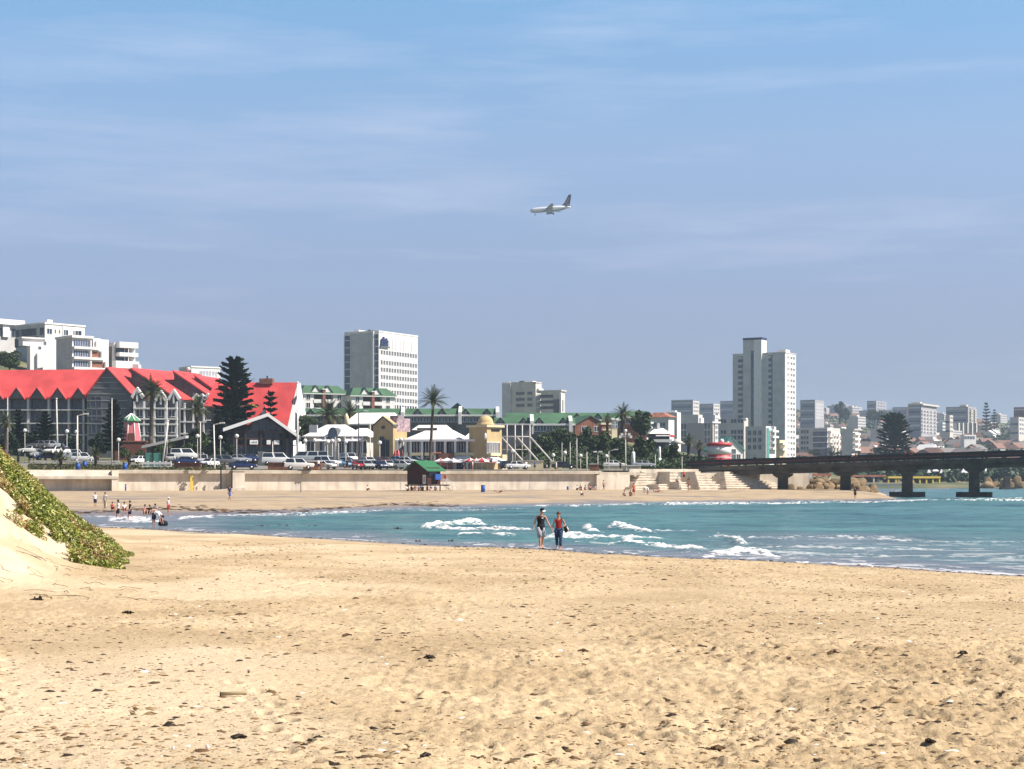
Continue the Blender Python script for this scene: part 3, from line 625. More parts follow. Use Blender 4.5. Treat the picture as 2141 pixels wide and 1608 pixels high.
# ---- red-roofed hotel
def red_hotel():
    Y = 425; s = Y / F
    t = thing('seaside_hotel', 'long red-roofed hotel with gabled wings and white balconies', 'hotel', at(0, 955, Y), 0)
    X = lambda px: (px) * s
    Zp = lambda py: (955 - py) * s
    # main long wing: eave along the front, ridge behind
    b = MB(); b.box(X(-120), X(186), 1.5, 16, -4, Zp(832), 'facade_grey'); b.build('wall', t)
    b = MB(); rid = 9.5
    b.slab([(X(-120), -.5, Zp(831)), (X(200), -.5, Zp(831)), (X(240), rid, Zp(767)), (X(-120), rid, Zp(769))], .3, 'red_roof')
    b.slab([(X(-120), rid, Zp(769)), (X(240), rid, Zp(767)), (X(200), 19, Zp(831)), (X(-120), 19, Zp(831))], .3, 'red_roof')
    b.build('roof', t)
    for px in (-8, 37, 80, 123, 166):
        b = MB(); w = 13 * s; z0 = Zp(833); z1 = Zp(813)
        b.prism([(X(px) - w, z0), (X(px) + w, z0), (X(px), z1)], -.9, 2, 'facade_grey'); g = b.build('dormer', t)
        b = MB()
        for sg in (-1, 1): b.slab([(X(px), -1.3, z1 + .35), (X(px) + sg * (w + .5), -1.3, z0 - .1), (X(px) + sg * (w + .5), 3.5, z0 + .2), (X(px), 5.2, z1 + .35)], .22, 'red_roof')
        b.build('dormer_roof', g)
    for k, (ya, yb_) in enumerate(((856, 858.5), (884, 886.5), (908, 910.5))):
        b = MB(); b.box(X(-120), X(186), -.6, 1.6, Zp(yb_), Zp(ya), 'grey_wall'); b.build('balcony', t)
    for px in (17, 59, 102, 144, 175): 
        b = MB(); b.box(X(px) - .25, X(px) + .25, -.3, 1.6, -3, Zp(834), 'grey_wall'); b.build('pillar', t)
    for row in (845, 871, 897, 922):
        for px in (-20, 6, 27, 48, 70, 91, 112, 134, 154, 168): link('window', win_mesh('bare'), t, (X(px), 1.42, Zp(row)), None, (1.7, .2, 1.9))
    # gabled wings: (gable left, right, apex px), eave row, apex row, gable distance offset, ridge vector px
    wings = [(178, 284, 227, 829, 768, -1.5, 38, 0, 'facade_grey'), (255, 366, 268, 830, 767, 3, 62, 2, 'slate'), (335, 440, 346, 832, 769, 9, 34, 4, 'slate'), (372, 470, 384, 836, 776, 14, 30, 6, 'slate')]
    for i, (gl, gr, ap, ye, ya, off, rl, dr, gm) in enumerate(wings):
        yy = off; run = 16.0
        if i == 0:
            b = MB(); b.prism([(X(185), -4), (X(278), -4), (X(278), Zp(ye)), (X(ap), Zp(ya + 2)), (X(185), Zp(ye - 6))], yy, yy + 1.0, gm)
            b.box(X(187), X(276), yy + 1, yy + 14, -4, Zp(ye + 3), gm); w = b.build('wing', t)
            for px, py, ww, hh in ((226, 810, 1.1, 1.5), (203, 841, 2.6, 2.4), (205, 868, 2.4, 2.4), (240, 842, 1.6, 2), (262, 870, 1.5, 2), (240, 870, 1.6, 2), (240, 898, 1.6, 2), (204, 897, 2.2, 2.2)): link('window', win_mesh('bare'), w, (X(px), yy - .03, Zp(py)), None, (ww, .15, hh))
            for q, py in enumerate((790, 800, 812, 824, 838, 854, 870, 886)):
                b = MB(); hw = min(46, (py - 768) * .78); b.box(X(227 - hw + 4), X(227 + hw - 4), yy - .1, yy, Zp(py + .7), Zp(py), 'grey_wall'); b.build('string_course', w)
            b = MB(); b.slab([(X(ap), yy - .6, Zp(ya)), (X(182), yy - .6, Zp(ye - 2)), (X(186), yy + run, Zp(ye - 2)), (X(ap + rl), yy + run, Zp(ya - 2))], .3, 'red_roof')
        else:
            b = MB(); b.prism([(X(gl + 14), -4), (X(gr), -4), (X(gr), Zp(ye)), (X(ap), Zp(ya + 3)), (X(gl + 14), Zp(ye - 50))], yy, yy + .8, gm); b.box(X(gl + 30), X(gr - 2), yy + .8, yy + 12, -4, Zp(ye), gm); w = b.build('wing', t)
            b = MB()
        b.slab([(X(ap), yy - .6, Zp(ya)), (X(gr), yy - .6, Zp(ye + 1)), (X(gr + rl), yy + run, Zp(ye + 1)), (X(ap + rl), yy + run, Zp(ya))], .35, 'red_roof')
        b.build('roof', w)
    # white ornate dormers and balcony tower on the sunny side
    for px, py in ((291, 832), (340, 838), (367, 836), (408, 834), (420, 834), (432, 833), (446, 834)):
        k = 1.0 if px < 400 else .55
        b = MB(); w = 9 * s * k; x = X(px); z0 = Zp(py); z1 = Zp(py - 22 * k); yy = -2.2 if px < 400 else 1.5
        for sg in (-1, 1): b.prism([(x, z1), (x, z1 - .75 * k), (x + sg * w, z0 - .3), (x + sg * (w + .5), z0 + .3)], yy - .3, yy + 1.5, 'frame_white')
        b.box(x - .22, x + .22, yy - .2, yy + .1, z0 - 1, z1 - .4, 'frame_white'); g = b.build('gable_dormer', t)
        b = MB(); b.prism([(x - w * .7, z0 - .4), (x + w * .7, z0 - .4), (x, z1 - .9 * k)], yy + .3, yy + 2, 'slate'); b.build('dormer_panel', g)
    b = MB(); b.box(X(284), X(376), -1, 6, -4, Zp(836), 'facade_grey'); bay = b.build('balcony_bay', t)
    for ya in (853, 875, 886, 910):
        b = MB(); b.box(X(283), X(374), -2.4, -1, Zp(ya + 3), Zp(ya), 'frame_white'); b.build('balcony', bay)
    for px in (285, 305, 327, 350, 373):
        b = MB(); b.box(X(px) - .22, X(px) + .22, -2.3, -1.9, -3, Zp(840), 'frame_white'); b.build('post', bay)
    for py in (864, 897, 922):
        for px in (294, 316, 339, 361): link('window', win_mesh('dark'), bay, (X(px), -1.03, Zp(py)), None, (1.5, .15, 1.7))
    b = MB(); b.box(X(374), X(470), 2, 12, -4, Zp(838), 'facade_grey'); ann = b.build('annex', t)
    for py in (853, 880, 905):
        b = MB(); b.box(X(376), X(468), 1.0, 2, Zp(py + 3), Zp(py), 'frame_white'); b.build('balcony', ann)
    for px in (384, 402, 424, 446):
        b = MB(); b.box(X(px) - .2, X(px) + .2, 1.1, 1.5, -3, Zp(842), 'frame_white'); b.build('post', ann)
    b = MB(); b.ball((X(375), 12, Zp(765)), .55, 'globe'); b.tube((X(375), 12, Zp(772)), (X(375), 12, Zp(765)), .12, .1, 'frame_white', 6); b.build('roof_finial', t)
    b = MB(); b.box(X(262), X(275), 8, 11, Zp(775), Zp(757), 'white_wall'); b.build('chimney', t)
red_hotel()
def red_hall():
    Y = 395; s = Y / F
    t = thing('red_roofed_hall', 'steep red-roofed hall with a white arched gable end, behind the dark lodge', 'hall', at(530, 950, Y), 0)
    X = lambda px: (px - 530) * s
    Zp = lambda py: (950 - py) * s
    b = MB(); b.box(X(515), X(600), 0, 12, -4, Zp(905), 'grey_wall'); b.build('wall', t)
    b = MB(); b.slab([(X(470), -1, Zp(906)), (X(599), -1, Zp(906)), (X(613), 7, Zp(796)), (X(505), 7, Zp(796))], .35, 'red_roof')
    b.slab([(X(505), 7, Zp(796)), (X(613), 7, Zp(796)), (X(622), 15, Zp(906)), (X(505), 15, Zp(906))], .35, 'red_roof'); b.build('roof', t)
    b = MB(); a = (X(599), -1.2, Zp(907)); p = (X(614), 7, Zp(797)); q = (X(625), 15, Zp(907)); z0 = -4
    vs = [a, p, q, (q[0], q[1], z0), (a[0], a[1], z0)]; off = Vector((.7, -.1, 0))
    b.add(vs + [Vector(v) + off for v in vs], [(0, 1, 2, 3, 4), (9, 8, 7, 6, 5), (0, 5, 6, 1), (1, 6, 7, 2), (2, 7, 8, 3), (3, 8, 9, 4), (4, 9, 5, 0)], 'white_wall'); g = b.build('gable', t)
    for f, zz, hh in ((.34, 862, 5), (.62, 858, 6.5)):
        b = MB(); cx = a[0] + (q[0] - a[0]) * f + .75; cy = a[1] + (q[1] - a[1]) * f; w = 1.5
        dx, dy = (q[0] - a[0]) / 18.4 * w, (q[1] - a[1]) / 18.4 * w
        poly = []
        for k in range(9):
            an = math.pi * k / 8; poly.append((cx + dx * math.cos(an) * .8, cy + dy * math.cos(an) * .8, Zp(zz) + hh * .5 * math.sin(an) + (hh * .3)))
        poly += [(cx - dx * .8, cy - dy * .8, Zp(zz) - hh * .8), (cx + dx * .8, cy + dy * .8, Zp(zz) - hh * .8)]
        o2 = Vector((.06, -.02, 0)); n_ = len(poly)
        b.add([Vector(v) + o2 for v in poly] + [Vector(v) - o2 * 2 for v in poly], [tuple(range(n_)), tuple(range(2 * n_ - 1, n_ - 1, -1))] + [(i, i + n_, (i + 1) % n_ + n_, (i + 1) % n_) for i in range(n_)], 'glass'); b.build('arched_window', g)
    b = MB(); b.box(X(534), X(562), 6, 9, Zp(800), Zp(788), 'brick'); b.box(X(548), X(550), 7, 8, Zp(788), Zp(782), 'iron'); b.build('chimney', t)
    b = MB(); b.prism([(X(535), Zp(908)), (X(570), Zp(908)), (X(556), Zp(848))], -2.2, 3, 'grey_wall'); g2 = b.build('cross_gable', t)
    b = MB(); b.slab([(X(556), -2.6, Zp(846)), (X(573), -2.6, Zp(908)), (X(575), 4, Zp(908)), (X(566), 4, Zp(846))], .3, 'red_roof'); b.build('roof', g2)
    b = MB(); b.slab([(X(430), -3, Zp(850)), (X(505), -3, Zp(848)), (X(515), 6, Zp(797)), (X(440), 6, Zp(797))], .3, 'red_roof'); b.build('side_roof', t)
    b = MB(); b.box(X(435), X(506), -2, 6, -4, Zp(850), 'facade_grey'); b.build('side_wall', t)
red_hall()

# ---- dark timber lodge
def lodge():
    Y = 345; s = Y / F
    t = thing('timber_lodge', 'black timber lodge with white bargeboards under a broad gable', 'lodge', at(558, 960, Y), math.radians(13))
    X = lambda px: (px - 558) * s
    Zp = lambda py: (960 - py) * s
    b = MB(); b.prism([(X(488), -3), (X(612), -3), (X(612), Zp(912)), (X(558), Zp(876)), (X(488), Zp(898))], 0, 15, 'dark_timber'); b.build('wall', t)
    b = MB()
    b.slab([(X(558), -2.2, Zp(866)), (X(466), -2.2, Zp(898)), (X(466), 16, Zp(898)), (X(558), 16, Zp(866))], .4, 'dark_timber')
    b.slab([(X(558), -2.2, Zp(866)), (X(626), -2.2, Zp(914)), (X(626), 16, Zp(914)), (X(558), 16, Zp(866))], .4, 'dark_timber'); r = b.build('roof', t)
    for a, c_ in (((558, 867), (466, 899)), ((558, 867), (626, 915))):
        b = MB(); xa, za, xb, zb = X(a[0]), Zp(a[1]), X(c_[0]), Zp(c_[1])
        b.prism([(xa, za + .25), (xb, zb + .25), (xb, zb - .45), (xa, za - .45)], -2.45, -2.2, 'frame_white'); b.build('bargeboard', r)
    for py in (903, 917, 931):
        b = MB(); b.box(X(476), X(622), -1.2, -.9, Zp(py + 1.2), Zp(py), 'red_brown'); b.build('balcony_rail', t)
    for px in (490, 513, 545, 570, 592, 606):
        b = MB(); b.box(X(px) - .2, X(px) + .2, -1.3, -.9, -3, Zp(900 if px > 480 else 905), 'dark_timber'); b.build('post', t)
    for px, py, w, h in ((525, 908, 2.4, 1.6), (568, 908, 2.6, 2), (505, 945, 2.2, 2), (530, 945, 2.2, 2), (555, 945, 2.2, 2), (580, 945, 2.2, 2), (545, 888, 3, 2), (575, 893, 2.6, 2)): link('window', win_mesh('bare'), t, (X(px), -.03, Zp(py)), None, (w, .15, h))
    for px, w in ((530, 17), (560.5, 8.5), (577, 11)):
        b = MB(); b.box(X(px - w / 2), X(px + w / 2), -1.5, -1.35, Zp(929.5), Zp(920.5), 'frame_white')
        g = b.build('sign_board', t)
        b = MB()
        if px == 530:
            for q, hh in enumerate((.22, .3, .2, .3)): b.box(X(525.5) + q * .28, X(525.5) + q * .28 + .16, -1.53, -1.5, Zp(926.5), Zp(926.5) + hh, 'slate')
            b.build('lettering', g)
    b = MB(); b.box(X(537), X(552), -2.5, -1.4, -3, Zp(944), 'slate'); b.build('service_box', t)
    b = MB(); b.box(X(596), X(612), -1.0, -.8, -3, Zp(917), 'slate'); b.build('side_panel', t)
lodge()
def carport():
    Y = 352; s = Y / F; t = thing('carport', 'low dark carport with a sloping grey roof beside the red windmill', 'carport', at(340, 955, Y), 0)
    X = lambda px: (px - 340) * s
    Zp = lambda py: (955 - py) * s
    b = MB(); b.slab([(X(296), 0, Zp(932)), (X(388), 0, Zp(911)), (X(388), 9, Zp(908)), (X(296), 9, Zp(929))], .55, 'grey_wall'); b.build('roof', t)
    b = MB(); b.prism([(X(305), -3), (X(386), -3), (X(386), Zp(915)), (X(305), Zp(933))], 5, 8.5, 'black'); b.build('back_wall', t)  # black colour stands in for the shade beneath the roof
    for px in (306, 345, 384):
        b = MB(); b.box(X(px) - .12, X(px) + .12, .4, .7, -3, Zp(930 if px < 330 else 920), 'slate'); b.build('post', t)
carport()
def windmill():
    Y = 385; s = Y / F; t = thing('windmill_kiosk', 'pink octagonal windmill-shaped kiosk with white corner trim and green cap', 'kiosk', at(275, 924, Y), math.radians(10))
    r0, r1 = 21 * s, 15 * s; H = 43 * s
    b = MB(); b.lathe([(r0, 0), (r1, H)], (0, 0, 0), 'pink_paint', 8, False); b.build('tower', t)
    for i in range(8):
        a = 2 * math.pi * (i + .5) / 8; b = MB(); b.tube((r0 * math.cos(a), r0 * math.sin(a), 0), (r1 * math.cos(a), r1 * math.sin(a), H), .12, .10, 'frame_white', 6); b.build('corner_trim', t)
    b = MB(); b.lathe([(r1 + .5, H), (r1 + .4, H + .3), (.15, H + 15 * s)], (0, 0, 0), 'green_paint', 8, False); cap = b.build('cap', t)
    for i in range(8):
        a = 2 * math.pi * (i + .5) / 8; b = MB(); b.tube(((r1 + .5) * math.cos(a), (r1 + .5) * math.sin(a), H + .15), (.15 * math.cos(a), .15 * math.sin(a), H + 15 * s + .1), .17, .13, 'frame_white', 6); b.build('cap_rib', cap)
    b = MB(); b.box(-.6, .6, -r0 - .1, -r0 + .6, 0, 1.9, 'red_brown'); b.build('door', t)
    b = MB(); b.box(-32 * s, 30 * s, -r0 - 1, 6, -5, -.05, 'red_brown'); b.build('base_wall', t)
    b = MB(); b.box(-34 * s, 32 * s, -r0 - 1.2, 6.2, -.05, .2, 'brick'); b.build('coping', t)
windmill()

# ---- twin green-roofed houses
def twin(x0, dy, label):
    Y = 555; s = Y / F; t = thing('apartment_house', label, 'house', at(x0 + 6, 853 + dy, Y), math.radians(24), 'twin green-roofed houses')
    W_ = 88 * s / math.cos(math.radians(24)); fx = lambda k: k / 88 * W_; D = 9.0; H = 31 * s; zr = lambda py: (853 - py) * s
    b = MB(); b.box(0, fx(23), 0, D, -5, H, 'white_wall'); b.box(fx(62), W_, 0, D, -5, H, 'white_wall'); b.box(fx(23), fx(62), 2.2, D, -5, H, 'facade_grey'); b.build('wall', t)
    b = MB(); b.frustum(-.7, W_ + .7, -.7, D + 1, H, H + 18 * s, 2.4, 4.0, 'green_roof'); b.box(-.7, W_ + .7, -.7, D + 1, H - .25, H - .01, 'frame_white'); r = b.build('roof', t)
    for k in (27, 51):
        b = MB(); x = fx(k); b.prism([(x - 1.4, H + .3), (x + 1.4, H + .3), (x, H + 2.4)], .0, 3, 'white_wall'); d = b.build('dormer', r)
        b = MB()
        for sg in (-1, 1): b.slab([(x, -.3, H + 2.7), (x + sg * 1.9, -.3, H + .3), (x + sg * 1.9, 3, H + .3), (x, 3.5, H + 2.7)], .15, 'green_roof')
        b.build('dormer_roof', d)
    b = MB(); b.box(fx(40), fx(45.5), -.6, 1.4, -5, H + 8 * s, 'brick'); ch = b.build('chimney', t)
    b = MB(); b.box(fx(39), fx(46.5), -.8, 1.6, H + 8 * s, H + 10 * s, 'frame_white'); b.build('chimney_cap', ch)
    for a, c_ in ((23, 40), (45.5, 62)):
        for z in (zr(840), zr(858)):
            b = MB(); b.box(fx(a), fx(c_), -.2, 2.2, z - .3, z, 'frame_white'); b.box(fx(a), fx(c_), -.2, -.05, z, z + .9, 'frame_white'); b.build('balcony', t)
    for k in (12, 74):
        for py in (830, 847): link('window', win_mesh('dark'), t, (fx(k), -.03, zr(py)), None, (1.2, .15, 1.6))
twin(626, 0, 'green-roofed white house with brick chimney, left one of the twins')
twin(729, 5, 'green-roofed white house with brick chimney, right in front of the pale tower')

# ---- long green-roofed terraces
def terrace(label, px0, px1, yr, ye, yb, Y, dorm, gables, wallm='facade_grey', rz=0.0):
    s = Y / F; t = thing('holiday_terrace', label, 'terrace', at(px0, yb, Y), rz, 'green-roofed holiday terraces')
    X = lambda px: (px - px0) * s
    Zp = lambda py: (yb - py) * s
    Wd = X(px1); D = 8.0
    b = MB(); b.box(0, Wd, 0, D, -5, Zp(ye), wallm); b.build('wall', t)
    b = MB(); b.slab([(-.4, -1.0, Zp(ye)), (Wd + .4, -1.0, Zp(ye)), (Wd + .4, D / 2, Zp(yr)), (-.4, D / 2, Zp(yr))], .25, 'green_roof'); b.slab([(-.4, D / 2, Zp(yr)), (Wd + .4, D / 2, Zp(yr)), (Wd + .4, D + 1, Zp(ye)), (-.4, D + 1, Zp(ye))], .25, 'green_roof'); r = b.build('roof', t)
    b = MB(); b.box(-.4, Wd + .4, -1.25, -.98, Zp(ye) - .35, Zp(ye) + .12, 'frame_white'); b.build('gutter', r)
    for px in dorm:
        x = X(px); b = MB(); h = (ye - yr) * .72 * s; w = 8.5 * s; z = Zp(ye) + .15
        b.prism([(x - w, z), (x + w, z), (x, z + h)], -.6, 3, 'slate'); d = b.build('dormer', r)
        b = MB()
        for sg in (-1, 1): b.slab([(x, -.9, z + h + .3), (x + sg * (w + .4), -.9, z), (x + sg * (w + .4), 1.5, z), (x, 3.5, z + h + .3)], .15, 'green_roof')
        b.build('dormer_roof', d); link('window', win_mesh('dark'), d, (x, -.63, z + h * .35), None, (.7, .1, .8))
    for px, yt in gables:
        x = X(px); b = MB(); b.prism([(-1.6, Zp(ye) - 2.6), (-1.6, Zp(ye) + .8), (D / 2, Zp(yt)), (D / 2, Zp(ye) - 2)], x - .45, x + .45, 'white_wall', plane='yz'); b.build('gable_wall', t)
    k = 0
    for px in np.arange(px0 + 9, px1 - 6, 13): link('window', win_mesh('blue'), t, (X(px), -.03, Zp(ye + 9)), None, (1.3, .12, 1.4)); k += 1
    return t
terrace('green-roofed terrace running from behind the flagpole to the domed tower', 622, 1040, 853, 868, 908, 480, [650, 873, 924, 973, 1018], [(842, 850), (962, 848), (1040, 849)])
terrace('nearer green terrace with four dark dormers, right of the dome', 1036, 1200, 872, 887, 925, 440, [1046, 1094, 1127, 1177], [(1112, 865), (1193, 868)])
terrace('upper green terrace on the bank crest below the beige flats', 1060, 1318, 862, 878, 905, 520, [1206, 1250], [(1306, 860)], 'brick')
t = terrace('short green-roofed house sloping down behind the bank palms', 1304, 1352, 858, 872, 905, 500, [1340], [(1350, 866)], 'brick')
def gable_house(name, label, px0, px1, yr, ye, yb, Y, D, wallm, roofm, rz=0.0, wins=(), cat='house'):
    s = Y / F; t = thing(name, label, cat, at((px0 + px1) / 2, yb, Y), rz); w = (px1 - px0) * s / 2
    b = MB(); b.prism([(-w, -4), (w, -4), (w, (yb - ye) * s), (0, (yb - yr) * s - .2), (-w, (yb - ye) * s)], 0, D, wallm); b.build('wall', t)
    b = MB(); b.gable(-w, w, 0, D, (yb - ye) * s, (yb - yr) * s, roofm); b.build('roof', t)
    for px, py, ww, hh in wins: link('window', win_mesh('dark'), t, ((px - (px0 + px1) / 2) * s, -.03, (yb - py) * s), None, (ww, .12, hh))
    return t
gable_house('loft_house', 'small green-peaked house poking above the long green terrace', 943, 970, 842, 853, 875, 500, 9, 'slate', 'green_roof', 0, [(957, 860, 1.5, 1.2)])
gable_house('brick_house', 'brick house with green gable roof on the bank, left of the palms', 1200, 1268, 868, 886, 915, 445, 10, 'brick', 'green_roof', math.radians(18), [(1220, 897, 1.3, 1.3), (1248, 897, 1.3, 1.3)])
c = Corner('brick_flats', 'brick flats with cream balcony bands below the bank palms', 'apartments', 1252, 1258, 1276, 888, 925, 425, math.radians(20), minL=6)
c.walls('brick', cop='cream_wall')
for py in (897, 908, 918): c.part('balcony', (-.1, c.R, -.7, .1, c.z(py + 3), c.z(py), 'cream_wall'))
c = Corner('flats', 'narrow cream flats between the two bank palms', 'apartments', 1276, 1279, 1291, 878, 905, 470, math.radians(20), minL=6)
c.walls('cream_wall', cop='white_wall'); c.grid('r', [1283, 1288], [884, 892], .9, 1.0)

# ---- beige apartments behind
c = Corner('apartment_block', 'beige five-storey block with roof boxes, right of the palm', 'apartments', 1050, 1120, 1133, 800, 868, 800, math.radians(65))
c.walls('beige_wall'); c.part('stair_bay', (-.8, .1, c.fy(1069), c.fy(1051), -5, c.H - .3, 'grey_wall')); c.part('parapet', (-.2, c.R, -.2, c.Lf, c.H, c.H + .4, 'beige_wall'))
c.part('roof_box', (1, 5, c.fy(1112), c.fy(1095), c.H + .4, c.z(796), 'white_wall')); c.part('roof_box', (1, 3, c.fy(1063), c.fy(1058), c.H + .4, c.z(797), 'white_wall')); c.part('roof_box', (2, 5, c.fy(1092), c.fy(1082), c.H + .4, c.z(795), 'facade_grey')); c.part('roof_box', (0, 4, c.fy(1120), c.fy(1114), c.H, c.z(803), 'white_wall'))
c.grid('l', [1059, 1084, 1092, 1108], [822, 834.5, 847], 2.1, 1.2, 'bare', .12)
for py in (812, 824.5, 837, 849.5): c.part('balcony', (c.fx(1122), c.fx(1132), -1.2, .1, c.z(py + 3.5), c.z(py), 'white_wall')); c.grid('r', [1127], [py + 7], 3.2, 1.4, 'dark')
c = Corner('apartment_block', 'lower beige wing with a bright end pier, joined right of beige block', 'apartments', 1131, 1172, 1182, 818, 868, 795, math.radians(65))
c.walls('beige_wall'); c.part('roof_slab', (-.4, c.R + .4, -.6, c.Lf, c.H, c.H + .6, 'beige_wall')); c.grid('l', [1134, 1143, 1152], [828, 840, 852], 2.0, 1.2, 'bare', .1)
c.part('stair_bay', (-.4, .1, c.fy(1170), c.fy(1158), -4, c.z(835), 'slate')); c.part('slot_window', (c.fx(1175), c.fx(1177.5), -.1, .1, c.z(860), c.z(836), 'glass'))
c.part('pier', (-.6, .6, -.6, .3, -4, c.z(822), 'white_wall'))

# ---- restaurant row
def px_frame(name, label, cat, pxo, yb, Y, rz=0.0):
    s = Y / F; t = thing(name, label, cat, at(pxo, yb, Y), math.radians(rz))
    return t, (lambda px: (px - pxo) * s), (lambda py: (yb - py) * s)
t, X, Zp = px_frame('beach_pavilion', 'white-roofed pavilion with an arched dormer, left of the gatehouse', 'pavilion', 700, 962, 345, -9)
b = MB(); b.box(X(640), X(764), 0, 12, -3, Zp(912), 'beige_wall'); b.build('wall', t)
b = MB(); b.frustum(X(634), X(740), -1.2, 13, Zp(912), Zp(886), X(734), 6.5, 'white_roof'); b.frustum(X(725), X(772), -.8, 11, Zp(912), Zp(894), 1.5, 5.5, 'white_roof'); b.box(X(632), X(774), -1.4, 13.2, Zp(914), Zp(912), 'frame_white'); r = b.build('roof', t)
b = MB(); pts = [(X(700) + 10 * .0967 * math.cos(a), Zp(908) + 1.35 * math.sin(a)) for a in np.linspace(0, math.pi, 13)]; b.prism(pts + [(X(690), Zp(918)), (X(710), Zp(918))][::1], -1.7, 2.2, 'slate'); d = b.build('arched_dormer', r)
b = MB(); pts = [(X(700) + 8 * .0967 * math.cos(a), Zp(908) + 1.05 * math.sin(a)) for a in np.linspace(0, math.pi, 13)]; b.prism(pts + [(X(692), Zp(916)), (X(708), Zp(916))], -1.78, -1.6, 'blue_glass'); b.build('pane', d)
for a, c_ in ((664, 697), (727, 769)):
    b = MB(); b.slab([(X(a + 3), -.1, Zp(913.5)), (X(c_ - 3), -.1, Zp(913.5)), (X(c_), -2.4, Zp(922)), (X(a), -2.4, Zp(922))][::-1], .2, 'white_roof'); b.build('awning', t)
b = MB(); b.box(X(651), X(668), -2.2, -1.6, Zp(905), Zp(889), 'grey_wall'); b.build('roof_vent', r)
for px in (648, 675, 715, 733, 747, 760): link('window', win_mesh('dark'), t, (X(px), -.04, Zp(935)), None, (1.5, .15, 2.4))
for px in (642, 684, 706, 726, 742, 755, 764):
    b = MB(); b.box(X(px) - .13, X(px) + .13, -1.9, -1.6, -2, Zp(914), 'frame_white'); b.build('post', t)
t, X, Zp = px_frame('white_hall', 'white-roofed hall standing behind the gatehouse gable', 'hall', 772, 955, 370, -9)
b = MB(); b.box(X(730), X(815), 0, 12, -3, Zp(887), 'slate'); b.build('wall', t)
b = MB(); b.frustum(X(720), X(826), -1.4, 13, Zp(886), Zp(861), X(785), 6.8, 'white_roof'); b.build('roof', t)
b = MB(); b.box(X(718), X(828), -1.6, 13.2, Zp(889), Zp(886), 'frame_white'); b.build('eave', t)
for px in (727, 776):
    b = MB(); b.box(X(px) - .3, X(px) + .3, -1.2, -.6, -2, Zp(889), 'cream_wall'); b.build('pillar', t)
b = MB(); b.lathe([(.5, 0), (.5, 2.0), (.15, 2.8)], (X(727), -1.6, Zp(892)), 'cream_wall', 8); b.build('finial', t)
c = Corner('gatehouse', 'tan gabled gatehouse with a bright side wall, in the restaurant row', 'gatehouse', 777, 822, 849, 886, 968, 338, math.radians(48))
b = MB(); b.prism([(0, -3), (c.Lf, -3), (c.Lf, c.H), (c.Lf / 2, c.z(869)), (0, c.H)], 0, 1.0, 'tan_wall', plane='yz'); b.box(1.0, c.R, 0, c.Lf, -3, c.z(902), 'tan_wall'); b.build('wall', c.t)
b = MB(); b.slab([(-.2, -.3, c.H - .3), (c.R * .3, -.3, c.H - .3), (c.R * .3, c.Lf / 2, c.z(869)), (-.2, c.Lf / 2, c.z(869))], .25, 'slate'); b.slab([(-.2, c.Lf / 2, c.z(869)), (c.R * .3, c.Lf / 2, c.z(869)), (c.R * .3, c.Lf + .3, c.H - .3), (-.2, c.Lf + .3, c.H - .3)], .25, 'slate'); b.build('roof', c.t)
c.part('mural_block', (c.R * .32, c.R + 1.2, .3, c.Lf * .6, c.z(902), c.z(874), 'mural')); c.part('ruined_top', (c.R * .5, c.R * .8, .6, c.Lf * .5, c.z(874), c.z(868), 'mural'))
for px, py, w, h in ((797, 917, 1.0, .8), (800, 937, 1.1, 3.4), (810, 937, .8, 3.0), (800, 893, .8, .5)): window(c.t, 'l', c.fy(px), c.z(py), w, h, 'bare', .15)
for px in (828, 833, 838): window(c.t, 'r', c.fx(px), c.z(937), .7, 3.2, 'dark', .15)
b = MB(); b.ball((c.fx(835), -.4, c.z(919)), .42, 'globe'); b.build('wall_lamp', c.t)
t, X, Zp = px_frame('glass_restaurant', 'two-storey restaurant with big white roof and glazed upper floor', 'restaurant', 930, 978, 335, -7)
b = MB(); b.box(X(852), X(1000), 0, 14, -2, Zp(922), 'slate'); b.build('wall', t)
b = MB(); b.frustum(X(846), X(970), -1.8, 15, Zp(919), Zp(897), 3.5, 7, 'white_roof', 5); b.frustum(X(850), X(930), 5, 11, Zp(897), Zp(886), 1, 2.5, 'white_roof'); b.frustum(X(960), X(988), 3, 12, Zp(919), Zp(904), 1, 3.5, 'white_roof'); r = b.build('roof', t)
b = MB(); b.box(X(845), X(1003), -2.1, 14, Zp(923.5), Zp(919), 'frame_white'); b.build('fascia', r)
b = MB(); b.box(X(862), X(905), 4.6, 5.0, Zp(897), Zp(893), 'slate'); b.build('monitor_window', r)
b = MB(); b.box(X(850), X(1002), -.25, 0, Zp(946), Zp(925), 'glass')
for px in np.arange(853, 1001, 6.2): b.box(X(px) - .07, X(px) + .07, -.4, -.25, Zp(946), Zp(925), 'frame_white' if int(px) % 3 else 'curtain')
b.build('glazing', t)
for px in (850, 861, 885, 912, 934, 955, 980, 1001):
    b = MB(); b.box(X(px) - .22, X(px) + .22, -1.9, -1.45, -1, Zp(923.5), 'frame_white'); b.build('column', t)
for a, c_ in ((861, 886), (891, 913), (953, 1003)):
    b = MB(); b.box(X(a), X(c_), -2.0, -1.7, Zp(953), Zp(946.5), 'cream_wall'); b.build('parapet', t)
b = MB(); b.box(X(921), X(953), -2.6, 0, -2, Zp(948), 'brick'); b.build('porch', t)
b = MB(); b.slab([(X(913), -.2, Zp(943)), (X(925), -.2, Zp(943)), (X(927), -2.6, Zp(947.5)), (X(911), -2.6, Zp(947.5))][::-1], .15, 'terracotta'); b.build('porch_roof', t)
b = MB(); b.slab([(X(955), -1.9, Zp(954)), (X(988), -1.9, Zp(954)), (X(988), -3.8, Zp(962)), (X(955), -3.8, Zp(962))][::-1], .5, 'white_roof'); b.build('awning', t)
